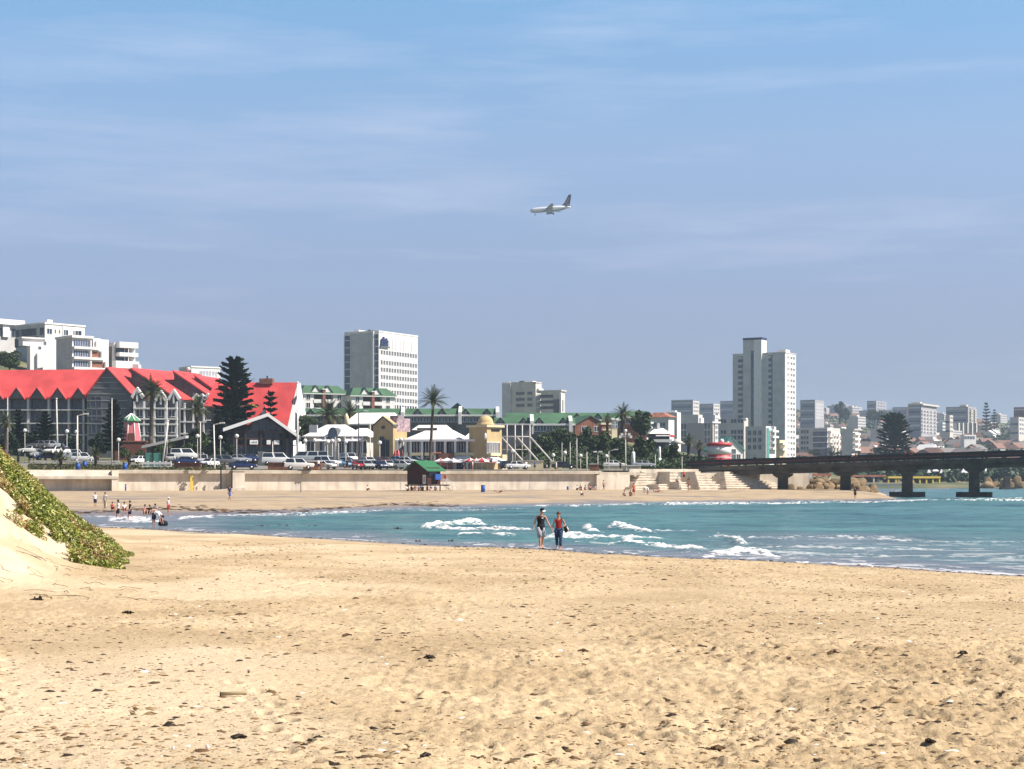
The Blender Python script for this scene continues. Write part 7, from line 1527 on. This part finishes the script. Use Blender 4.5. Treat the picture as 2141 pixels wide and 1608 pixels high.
# ------------------------------------------------------------------ cars
mat('tyre', (0.015, 0.015, 0.016), .85, var=0); mat('hubcap', (0.42, 0.42, 0.44), .35, .6, var=0); mat('car_glass', (0.015, 0.02, 0.028), .08, var=0, spec=.8); mat('lamp_lens', (0.75, 0.75, 0.72), .2, var=0); mat('tail_lens', (0.35, 0.015, 0.015), .3, var=0); mat('trim', (0.03, 0.03, 0.032), .6, var=0)
for n_, c_ in dict(white=(.80, .79, .77), silver=(.46, .47, .48), red=(.38, .02, .03), darkblue=(.015, .03, .11), lightblue=(.22, .40, .58), grey=(.17, .175, .18), darkred=(.16, .02, .03), black=(.02, .02, .022), cream=(.65, .60, .48)).items(): mat('paint_' + n_, c_, .25, .15 if n_ in ('silver', 'grey') else 0, var=0, spec=.6)
STY = {   # profile of the lower body, then greenhouse: base x0,x1, top x0,x1, sill z, roof z, half width, wheel x
    'hatch': ([(-1.9, .32), (1.92, .32), (1.96, .62), (1.84, .78), (1.0, .93), (-1.8, .96), (-1.94, .66)], -1.78, 1.02, -1.45, .25, .92, 1.42, .82, 1.22),
    'sedan': ([(-2.15, .32), (2.15, .32), (2.2, .6), (2.08, .76), (1.1, .92), (-1.3, .95), (-2.1, .93), (-2.2, .62)], -1.5, 1.12, -.95, .35, .91, 1.42, .86, 1.35),
    'suv': ([(-2.3, .42), (2.3, .42), (2.34, .8), (2.2, 1.0), (1.15, 1.1), (-2.25, 1.12), (-2.34, .75)], -2.2, 1.2, -2.05, .55, 1.08, 1.78, .9, 1.4),
    'van': ([(-2.3, .40), (2.3, .40), (2.36, .85), (2.25, 1.15), (1.9, 1.3), (-2.25, 1.3), (-2.34, .7)], -2.25, 1.95, -2.15, 1.25, 1.26, 2.05, .88, 1.45),
    'bakkie': ([(-2.35, .45), (2.35, .45), (2.4, .8), (2.25, .98), (1.2, 1.08), (-2.35, 1.08)], -2.3, 1.2, -2.25, .5, 1.05, 1.75, .88, 1.45)}
_cm = {}
def car_proto(sty):
    if sty in _cm: return _cm[sty]
    prof, xb0, xb1, xt0, xt1, zs, zr, hw, wx_ = STY[sty]; out = []
    b = MB(); b.prism(prof, -hw, hw, 'paint_white'); 
    ht = hw - .17; v = [(xb0, -hw + .05, zs), (xb1, -hw + .05, zs), (xb1, hw - .05, zs), (xb0, hw - .05, zs), (xt0, -ht, zr), (xt1, -ht, zr), (xt1, ht, zr), (xt0, ht, zr)]
    b.add(v, [(4, 5, 6, 7), (0, 1, 5, 4), (1, 2, 6, 5), (2, 3, 7, 6), (3, 0, 4, 7)], 'paint_white'); me = b.mesh('body')
    bm_ = bmesh.new(); bm_.from_mesh(me); bmesh.ops.bevel(bm_, geom=bm_.edges[:], offset=.07, segments=2, affect='EDGES', profile=.6); bm_.to_mesh(me); bm_.free(); me.polygons.foreach_set('use_smooth', [True] * len(me.polygons)); out.append(('body', me, (0, 0, 0)))
    def panel(name, q, o_):
        q = [Vector(p) for p in q]; c_ = sum(q, Vector()) / 4; q2 = [c_ + (p - c_) * .86 + Vector(o_) for p in q]; b = MB(); q3 = [p - Vector(o_) * 1.6 for p in q2]; b.add(q2 + q3, [(0, 1, 2, 3), (7, 6, 5, 4), (0, 4, 5, 1), (1, 5, 6, 2), (2, 6, 7, 3), (3, 7, 4, 0)], 'car_glass'); out.append((name, b.mesh(name), (0, 0, 0)))
    V_ = [Vector(p) for p in v]
    panel('windscreen', [V_[1], V_[2], V_[6], V_[5]], (.02, 0, .012)); panel('rear_window', [V_[3], V_[0], V_[4], V_[7]], (-.022, 0, .008))
    for s0, a, b_, c_, d, o_ in ((-1, 0, 1, 5, 4, (0, -.022, .006)), (1, 3, 2, 6, 7, (0, .022, .006))):
        for f0, f1 in ((0, .48), (.5, 1)): panel('side_window', [V_[a].lerp(V_[b_], f0), V_[a].lerp(V_[b_], f1), V_[d].lerp(V_[c_], f1), V_[d].lerp(V_[c_], f0)], o_)
    b = MB()
    for q in range(14): t0, t1 = 2 * math.pi * q / 14, 2 * math.pi * (q + 1) / 14
    b.M = Matrix.Rotation(math.pi / 2, 4, 'X'); b.lathe([(.22, -.1), (.31, -.1), (.33, -.06), (.33, .06), (.31, .1), (.22, .1)], (0, 0, 0), 'tyre', 16); b.lathe([(.2, -.115), (.2, .115)], (0, 0, 0), 'hubcap', 12); wm = b.mesh('wheel')
    for x in (-wx_, wx_):
        for y in (-hw + .07, hw - .07): out.append(('wheel', wm, (x, y, .33)))
    b = MB(); b.box(-.03, .03, -.16, .16, -.08, .08, 'lamp_lens'); hl = b.mesh('headlight'); b = MB(); b.box(-.03, .03, -.12, .12, -.1, .1, 'tail_lens'); tl = b.mesh('tail_lamp'); zl = prof[2][1] + .06
    for y in (-hw + .24, hw - .24): out.append(('headlight', hl, (prof[2][0] - .02, y, zl))); out.append(('tail_lamp', tl, (prof[-1][0] + .03, y, zl)))
    b = MB(); b.box(prof[2][0] - .1, prof[2][0] + .06, -hw + .1, hw - .1, prof[0][1] + .02, prof[0][1] + .18, 'trim'); out.append(('bumper', b.mesh('bumper'), (0, 0, 0)))
    _cm[sty] = out; return out
def car(px, py, col, sty, head, label, Y=None):
    if Y is None:                        # find the road distance where a car stands at this row
        Y = 262
        for q in np.linspace(264, 345, 160):
            if zat(py, q) <= land_h(xat(px, q), q): Y = q; break
        else: Y = 300
    x = xat(px, Y); t = thing('parked_car', label, 'van' if sty == 'van' else 'car', (x, Y, max(land_h(x, Y), zat(py, Y)) - .02), R_(head), 'cars parked along the beachfront')
    for n_, me, loc in car_proto(sty):
        o = link(n_, me, t, loc)
        if n_ == 'body': recolor(o, MATS['paint_' + col])
for a in [(66, 948, 'white', 'sedan', 185, 'white sedan at the left end of the car row by the dune'), (86, 956, 'silver', 'hatch', 200, 'silver hatchback half hidden behind the dune plants'), (97, 962, 'darkblue', 'sedan', 210, 'dark blue sedan left among the upper parked cars'), (112, 952, 'white', 'suv', 260, 'white off-roader nose-on under the spreading pine'), (114, 944, 'black', 'hatch', 180, 'black hatchback at the back of the upper row'), (103, 938, 'silver', 'sedan', 180, 'silver sedan highest in the upper row'), (82, 938, 'grey', 'sedan', 170, 'grey sedan next to the silver one in the upper row'), (126, 950, 'white', 'hatch', 250, 'white hatchback at the foot of the leaning pole'),
          (176, 966, 'white', 'suv', 5, 'white station wagon seen side-on behind the blue bin', 322), (152, 962, 'silver', 'van', 10, 'silver van left of the white station wagon', 326), (287, 970, 'white', 'hatch', 250, 'white hatchback in front of the windmill base', 296),
          (384, 962, 'white', 'van', 8, 'white minibus parked under the dark pine by the carport', 300), (357, 966, 'silver', 'hatch', 100, 'silver hatchback left of the white minibus', 292), (390, 972, 'darkblue', 'sedan', 15, 'dark blue car in front of the minibus', 284), (424, 972, 'silver', 'suv', 280, 'silver wagon seen from behind by the lamp pole', 287), (438, 976, 'white', 'hatch', 250, 'white hatchback behind the crossing lamp pole', 280), (474, 973, 'grey', 'bakkie', 5, 'grey pickup with canopy right of the lamp pole', 286), (499, 968, 'silver', 'sedan', 10, 'silver sedan behind the dark blue saloon', 292), (508, 984, 'darkblue', 'sedan', 5, 'large dark blue saloon close to the wall', 270), (517, 966, 'darkblue', 'hatch', 200, 'small dark blue hatchback by the lodge steps', 300),
          (577, 972, 'white', 'van', 4, 'white panel van beside the brown enclosure', 285), (626, 985, 'white', 'suv', 4, 'white hatchback wagon between the two brick enclosures', 270), (608, 974, 'lightblue', 'sedan', 4, 'light blue car nose right of the panel van', 288), (640, 968, 'silver', 'van', 180, 'silver van behind the right brick enclosure', 300), (661, 967, 'silver', 'van', 180, 'silver van next to the leftmost pavilion lamps', 306),
          (678, 981, 'white', 'sedan', 330, 'white sedan angled right of the brick enclosure', 276), (684, 976, 'white', 'suv', 330, 'white wagon just behind the angled white sedan', 284), (711, 978, 'lightblue', 'hatch', 340, 'light blue hatchback near the globe lamps', 286), (727, 974, 'black', 'sedan', 330, 'black sedan behind the person in black', 294), (731, 967, 'white', 'suv', 300, 'white wagon deep in the lot below the pavilion', 312), (740, 978, 'silver', 'hatch', 300, 'silver hatchback left of the red one', 288), (751, 981, 'red', 'hatch', 290, 'red hatchback facing the wall in mid lot', 279), (767, 981, 'silver', 'hatch', 290, 'silver hatchback nose-on right of the red one', 279), (782, 980, 'grey', 'sedan', 290, 'grey sedan between the silver and blue cars', 281), (794, 981, 'darkblue', 'hatch', 300, 'dark blue hatchback under the gatehouse door lamp', 280), (770, 972, 'white', 'sedan', 300, 'white sedan in the second row before the gatehouse', 300), (800, 972, 'darkred', 'sedan', 300, 'maroon sedan in the second row before the gatehouse', 300), (810, 980, 'white', 'sedan', 305, 'white sedan left of the bright red car', 282), (820, 979, 'red', 'sedan', 320, 'bright red sedan left of the lifeguard hut', 286), (834, 979, 'darkred', 'hatch', 330, 'maroon hatchback right of the bright red sedan', 286), (846, 981, 'white', 'hatch', 330, 'white hatchback partly behind the lifeguard hut', 280), (834, 970, 'lightblue', 'sedan', 330, 'light blue sedan behind the maroon hatchback', 306), (852, 972, 'white', 'sedan', 340, 'white sedan in the second row left of the tall palm', 302), (866, 971, 'black', 'sedan', 350, 'black sedan at the foot of the tall palm', 304),
          (1066, 980, 'black', 'hatch', 20, 'black hatchback right of the domed tower', 302), (1082, 981, 'white', 'sedan', 10, 'white sedan right of the black hatchback', 300), (1178, 981, 'black', 'sedan', 0, 'black car low behind the wall by the shrub bank', 310), (1285, 978, 'white', 'sedan', 0, 'white car on the promenade left of the floodlight mast', 318), (1345, 978, 'silver', 'sedan', 0, 'silver car on the promenade right of the white pillar', 322)]:
    car(*a)

# ------------------------------------------------------------------ aeroplane
Ya = 1300; pl_ = thing('aeroplane', 'twin-engined airliner with dark blue tail descending with its wheels down', 'aeroplane', at(1150, 437, Ya)); pl_.rotation_euler = (R_(-3), R_(-3), R_(-14)); pl_.scale = (1.05,) * 3
mat('plane_white', (.80, .80, .82), .35, var=.03); mat('plane_grey', (.30, .32, .36), .4, var=.05)
b = MB(); b.M = Matrix.Rotation(math.pi / 2, 4, 'Y')
prof = [(.05, -15.2), (.7, -14.7), (1.25, -13.6), (1.65, -12.2), (1.88, -10), (1.88, 5), (1.7, 8), (1.25, 11), (.7, 14), (.2, 15.6)]
b.lathe(prof, (0, 0, 0), 'plane_white', 20); fus = b.build('fuselage', pl_)
b = MB(); b.M = Matrix.Rotation(math.pi / 2, 4, 'Y'); b.lathe([(r_ * .93, z) for r_, z in prof[2:8]], (.20, 0, 0), 'plane_grey', 20); b.build('belly', fus)
def wing(name, root, tip, c0, c1, th, m, par=pl_):
    root, tip = Vector(root), Vector(tip); vs = []
    for p_, c_, k in ((root, c0, th), (tip, c1, th * .4)): vs += [p_ + Vector((-c_ * .5, 0, 0)), p_ + Vector((-c_ * .2, 0, k)), p_ + Vector((c_ * .5, 0, 0)), p_ + Vector((-c_ * .2, 0, -k * .6))]
    b = MB(); b.add(vs, [(0, 1, 5, 4), (1, 2, 6, 5), (2, 3, 7, 6), (3, 0, 4, 7), (3, 2, 1, 0), (4, 5, 6, 7)], m); return b.build(name, par)
for sg in (-1, 1):
    w_ = wing('wing', (-1, sg * 1.5, -.9), (4.8, sg * 14.2, .5), 6.8, 1.8, .5, 'plane_grey')
    wing('flap', (2.4, sg * 2, -1.3), (4.4, sg * 8, -.9), 1.6, 1.1, .15, 'plane_white', w_)
    wing('stabiliser', (12.6, sg * .8, .6), (15.2, sg * 6.0, 1.2), 3.2, 1.3, .2, 'plane_grey')
    b = MB(); b.M = Matrix.Translation((-1.6, sg * 4.9, -1.9)) @ Matrix.Rotation(math.pi / 2, 4, 'Y'); b.lathe([(.75, -2.2), (.9, -1.6), (.85, 1.0), (.45, 2.6)], (0, 0, 0), 'plane_grey', 14); b.build('engine', pl_)
    b = MB(); b.tube((1.8, sg * 2.6, -1.2), (1.8, sg * 2.6, -3.2), .16, .14, 'trim', 6); g_ = b.build('landing_gear', pl_); b = MB(); b.M = Matrix.Translation((1.8, sg * 2.6, -3.3)) @ Matrix.Rotation(math.pi / 2, 4, 'X'); b.lathe([(.6, -.4), (.6, .4)], (0, 0, 0), 'tyre', 12); b.build('wheel', g_)
b = MB(); b.tube((-11.2, 0, -1.6), (-11.3, 0, -3.2), .13, .12, 'trim', 6); g_ = b.build('landing_gear', pl_); b = MB(); b.M = Matrix.Translation((-11.3, 0, -3.3)) @ Matrix.Rotation(math.pi / 2, 4, 'X'); b.lathe([(.42, -.3), (.42, .3)], (0, 0, 0), 'tyre', 12); b.build('wheel', g_)
b = MB(); b.prism([(8.2, 1.3), (14.6, .9), (16.2, 9.2), (14.2, 9.2), (10.6, 3.2)], -.22, .22, 'navy'); fin = b.build('tail_fin', pl_)
b = MB(); b.prism([(11.2, 3.0), (12.6, 2.6), (14.6, 6.4), (13.9, 6.9)], -.26, .26, 'rust'); b.build('fin_marking', fin)
b = MB(); b.box(-13.9, -12.9, -1.2, 1.2, .62, 1.0, 'car_glass'); b.build('cockpit_window', fus)

# ------------------------------------------------------------------ things washed up on the sand
mat('kelp', (0.030, 0.020, 0.012), .7, var=.3, vscale=9); mat('kelp_brown', (0.12, 0.065, 0.030), .8, var=.3, vscale=9); mat('shell', (.78, .74, .68), .5, var=.1, vscale=6); mat('driftwood', (.42, .33, .20), .9, var=.2, vscale=5); mat('red_stone', (.28, .10, .06), .85, var=.2); mat('grey_stone', (.22, .19, .17), .9, var=.2)
RM = {m: [rock_mesh(20 + i, m) for i in range(3)] for m in ('kelp', 'kelp_brown', 'shell', 'red_stone', 'grey_stone')}
def clump(px, py, w, h, m, name, label, cat, n=4, seed=1):
    p = hit(px, py); s = p.y / F * (.8 if n > 1 else 1); rs = random.Random(seed); t = thing(name, label, cat, p)
    for i in range(n): k = w * s * rs.uniform(.22, .42); link('lump' if n > 1 else 'stone', RM[m][i % 3], t, (rs.uniform(-.32, .32) * w * s if n > 1 else 0, rs.uniform(-.3, .3) * w * s if n > 1 else 0, h * s * rs.uniform(.25, .5)), (rs.uniform(0, 3), rs.uniform(0, 3), rs.uniform(0, 3)), (k, k * .8, h * s * rs.uniform(.4, .6)))
    if 'kelp' in m:
        for i in range(5):
            a = rs.uniform(0, 6.28); pts = [Vector((math.cos(a) * q * w * s * .2, math.sin(a) * q * w * s * .2, h * s * .35 * max(0, 1 - q / 4) + .012)) for q in range(5)]; b = MB(); b.path(pts, [.02, .016, .014, .012, .008], m, 5); b.build('frond', t)
for a in [(898, 1383, 20, 15, 'kelp', 'kelp_clump', 'dark curled kelp clump on smooth sand near the picture centre', 'seaweed', 4, 1), (1220, 1372, 20, 9, 'kelp_brown', 'kelp_clump', 'brown kelp scrap right of the dark curled clump', 'seaweed', 3, 2), (268, 1288, 24, 6, 'kelp', 'kelp_clump', 'flat black kelp scrap below the dune toe', 'seaweed', 4, 3), (78, 1259, 26, 6, 'kelp', 'kelp_clump', 'dark stringy kelp beside the red-brown stone', 'seaweed', 4, 4), (500, 1562, 28, 8, 'kelp', 'kelp_clump', 'dark kelp clump right of the two white shells', 'seaweed', 4, 5), (1742, 1383, 24, 12, 'kelp_brown', 'kelp_clump', 'chestnut brown kelp clump on the right-hand sand', 'seaweed', 4, 6), (2013, 1383, 20, 14, 'kelp', 'kelp_clump', 'olive-dark kelp clump far right on the sand', 'seaweed', 4, 7), (725, 1334, 18, 7, 'kelp_brown', 'kelp_clump', 'brown kelp scrap left of the dark curled clump', 'seaweed', 3, 8), (1942, 1566, 26, 9, 'kelp', 'kelp_clump', 'dark kelp clump low in the right corner sand', 'seaweed', 4, 9), (1465, 1362, 22, 7, 'kelp', 'kelp_clump', 'dark kelp strip between the two brown clumps', 'seaweed', 3, 10), (1502, 1586, 24, 8, 'kelp_brown', 'kelp_clump', 'brown kelp at the bottom edge right of centre', 'seaweed', 4, 11), (890, 1604, 24, 9, 'kelp', 'kelp_clump', 'dark kelp cut by the bottom picture edge', 'seaweed', 4, 12),
          (107, 1260, 11, 9, 'red_stone', 'stone', 'rounded red-brown stone at the foot of the dune', 'stone', 1, 1), (520, 1420, 11, 9, 'grey_stone', 'stone', 'dark grey stone above the pale stick', 'stone', 1, 2), (2120, 1436, 9, 7, 'red_stone', 'stone', 'small rusty stone at the right edge', 'stone', 1, 3), (1108, 1400, 13, 9, 'shell', 'stone', 'pale beige stone right of the dark curled clump', 'stone', 1, 4), (362, 1575, 15, 9, 'shell', 'shell', 'white shell at the lower left, left one of two', 'shell', 1, 5), (434, 1576, 18, 9, 'shell', 'shell', 'white shell at the lower left, right one of two', 'shell', 1, 6), (348, 1299, 7, 5, 'red_stone', 'stone', 'tiny orange-red stone right of the flat black kelp', 'stone', 1, 7), (1378, 1432, 16, 6, 'shell', 'shell', 'flat white shell in the middle right sand', 'shell', 1, 8), (1712, 1296, 12, 5, 'shell', 'shell', 'white shell high on the right-hand sand', 'shell', 1, 9)]:
    clump(*a)
p = hit(487, 1462); t = thing('driftwood_stick', 'pale straight stick with a dark end lying on the sand', 'stick', (p.x, p.y, p.z + .03)); s_ = p.y / F
b = MB(); b.tube((-25 * s_, 0, 0), (28 * s_, .05, .01), .022, .018, 'driftwood', 7); b.build('shaft', t); b = MB(); b.tube((-27 * s_, 0, 0), (-25 * s_, 0, 0), .023, .024, 'kelp', 7); b.build('end', t)
for k, (px, py, w, lab) in enumerate([(548, 1100, 30, 'dark kelp raft floating left in the stream'), (590, 1100, 26, 'dark kelp raft right next to the left floating one'), (655, 1100, 22, 'small kelp raft in mid stream'), (832, 1105, 18, 'dark kelp blade floating left of the small breaker'), (873, 1132, 12, 'little kelp scrap at the near swash'), (943, 1131, 12, 'little kelp scrap right at the near swash'), (1502, 1172, 16, 'dark kelp lump at the swash edge right of couple'), (1040, 1105, 34, 'long dark kelp blade riding the white water line'), (1880, 1044, 12, 'dark rock tip in the water before the pier')]):
    Y = CH * F / (py - HY); t = thing('floating_kelp', lab, 'seaweed', (xat(px, Y), Y, .05)); s_ = Y / F
    for i in range(5): link('blade', RM['kelp_brown' if i % 2 else 'kelp'][i % 3], t, ((i - 2) * w * s_ * .2, math.sin(i * 2.4 + k) * w * s_ * .12, -.03), (.1 * i, .05 * k, i * 1.3 + k), (w * s_ * (.10 + .05 * ((i + k) % 3)), w * s_ * .09, .045 + .02 * ((i + k) % 3)))
# countless small scraps, twigs and chips over the trampled sand, dark flecks also painting shadows of footprint rims, and the wrack line by the stream
r = np.random.default_rng(12)
def scraps(name, X, Y, W_, D_, H_, ms, mi):
    n = len(X); zz = np.array([sand_h(x, y) for x, y in zip(X, Y)]); ang = r.uniform(-.5, .5, n); ca, sa = np.cos(ang), np.sin(ang)
    base = np.array([(-1, 0, .0), (0, -1, .0), (1, 0, .0), (0, 1, .0), (-.3, 0, 1), (.45, .1, .8)]); fs = np.array([(0, 1, 4), (1, 5, 4), (1, 2, 5), (2, 3, 5), (3, 4, 5), (3, 0, 4)])
    P = base[None] * np.stack([W_, D_, H_], 1)[:, None, :] * r.uniform(.7, 1.3, (n, 6, 1)); x = P[..., 0] * ca[:, None] - P[..., 1] * sa[:, None] + X[:, None]; y = P[..., 0] * sa[:, None] + P[..., 1] * ca[:, None] + Y[:, None]; z = P[..., 2] + zz[:, None] - .004
    V = np.stack([x, y, z], -1).reshape(-1, 3).astype(np.float32); Fc = (fs[None] + (np.arange(n) * 6)[:, None, None]).reshape(-1, 3)
    me = bpy.data.meshes.new(name); me.vertices.add(len(V)); me.vertices.foreach_set('co', V.ravel()); me.loops.add(Fc.size); me.loops.foreach_set('vertex_index', Fc.ravel().astype(np.int32)); me.polygons.add(len(Fc)); me.polygons.foreach_set('loop_start', np.arange(0, Fc.size, 3, dtype=np.int32))
    for q in ms: me.materials.append(MATS[q])
    me.polygons.foreach_set('material_index', np.repeat(mi, 6).astype(np.int32)); me.update(calc_edges=True); o = link(name, me); prop(o, kind='stuff'); return o
mat('scrap_brown', (.20, .125, .06), .9, var=.3, vscale=9); mat('dark_sand', (.30, .20, .10), .95, var=.2, vscale=9)
n = 46000; Y = 1 / r.uniform(1 / 70, 1 / 10.2, n); Y = np.where(r.uniform(size=n) < .35, r.uniform(12, 72, n), Y); U = r.uniform(-.34, .36, n); X = U * Y
_, dn_, _ = beach_z(X, Y); dq = -.221 * Y - X; dens = fbm(X * .35, Y * .2, 101, 3) * .9 + .25 * (U + .3)
keep = (dn_ > 1.0) & ((dq < -.3) | (Y < 29)) & (r.uniform(size=n) < np.clip((dens - .28) * 2.6, .06, 1)); X, Y = X[keep], Y[keep]; n = len(X)
big = r.uniform(size=n) ** 5; W_ = (.009 + .048 * big + .0004 * Y) * r.uniform(.7, 1.4, n); D_ = W_ * r.uniform(.25, .6, n); H_ = .004 + W_ * r.uniform(.10, .34, n)
mi = r.choice([0, 1, 2, 3, 4], size=n, p=[.26, .24, .24, .235, .025]); scraps('scraps_and_shade', X, Y, W_, D_, H_, ['kelp', 'kelp_brown', 'scrap_brown', 'dark_sand', 'shell'], mi)
n = 420; X = r.uniform(-34, 16, n); Yn_ = YN(X) + r.normal(0, 1.1, n); Y = Yn_ - 1.2; W_ = r.uniform(.03, .16, n) * r.uniform(.4, 1, n); scraps('wrack_line', X, Y, W_, W_ * .5, .02 + W_ * .2, ['kelp', 'kelp_brown'], (r.uniform(size=n) > .6).astype(int))
n = 500; X = r.uniform(-52, -6, n); Y = YF(X) + np.abs(r.normal(0, 5, n)) + 6 + 6 * np.sin(X * .35); W_ = r.uniform(.15, .5, n); scraps('wrack_line', X, Y, W_, W_ * .6, .02 + W_ * .12, ['kelp', 'kelp_brown'], (r.uniform(size=n) > .4).astype(int))
bpy.data.scenes.remove(TS)
HAZE = 0.00016
# ------------------------------------------------------------------ haze over town and bay
m = bpy.data.materials.new('haze'); m.use_nodes = True; n = m.node_tree.nodes; l = m.node_tree.links
n.remove(n['Principled BSDF']); v = n.new('ShaderNodeVolumePrincipled'); l.new(v.outputs[0], n['Material Output'].inputs['Volume'])
v.inputs['Color'].default_value = (0.66, 0.82, 1.0, 1); v.inputs['Density'].default_value = HAZE; v.inputs['Anisotropy'].default_value = 0.1
MATS['haze'] = m
mb = MB(); mb.box(-6500, 6500, -3500, 9500, -8, 330, 'haze'); hz = mb.build('haze'); prop(hz, kind='stuff')
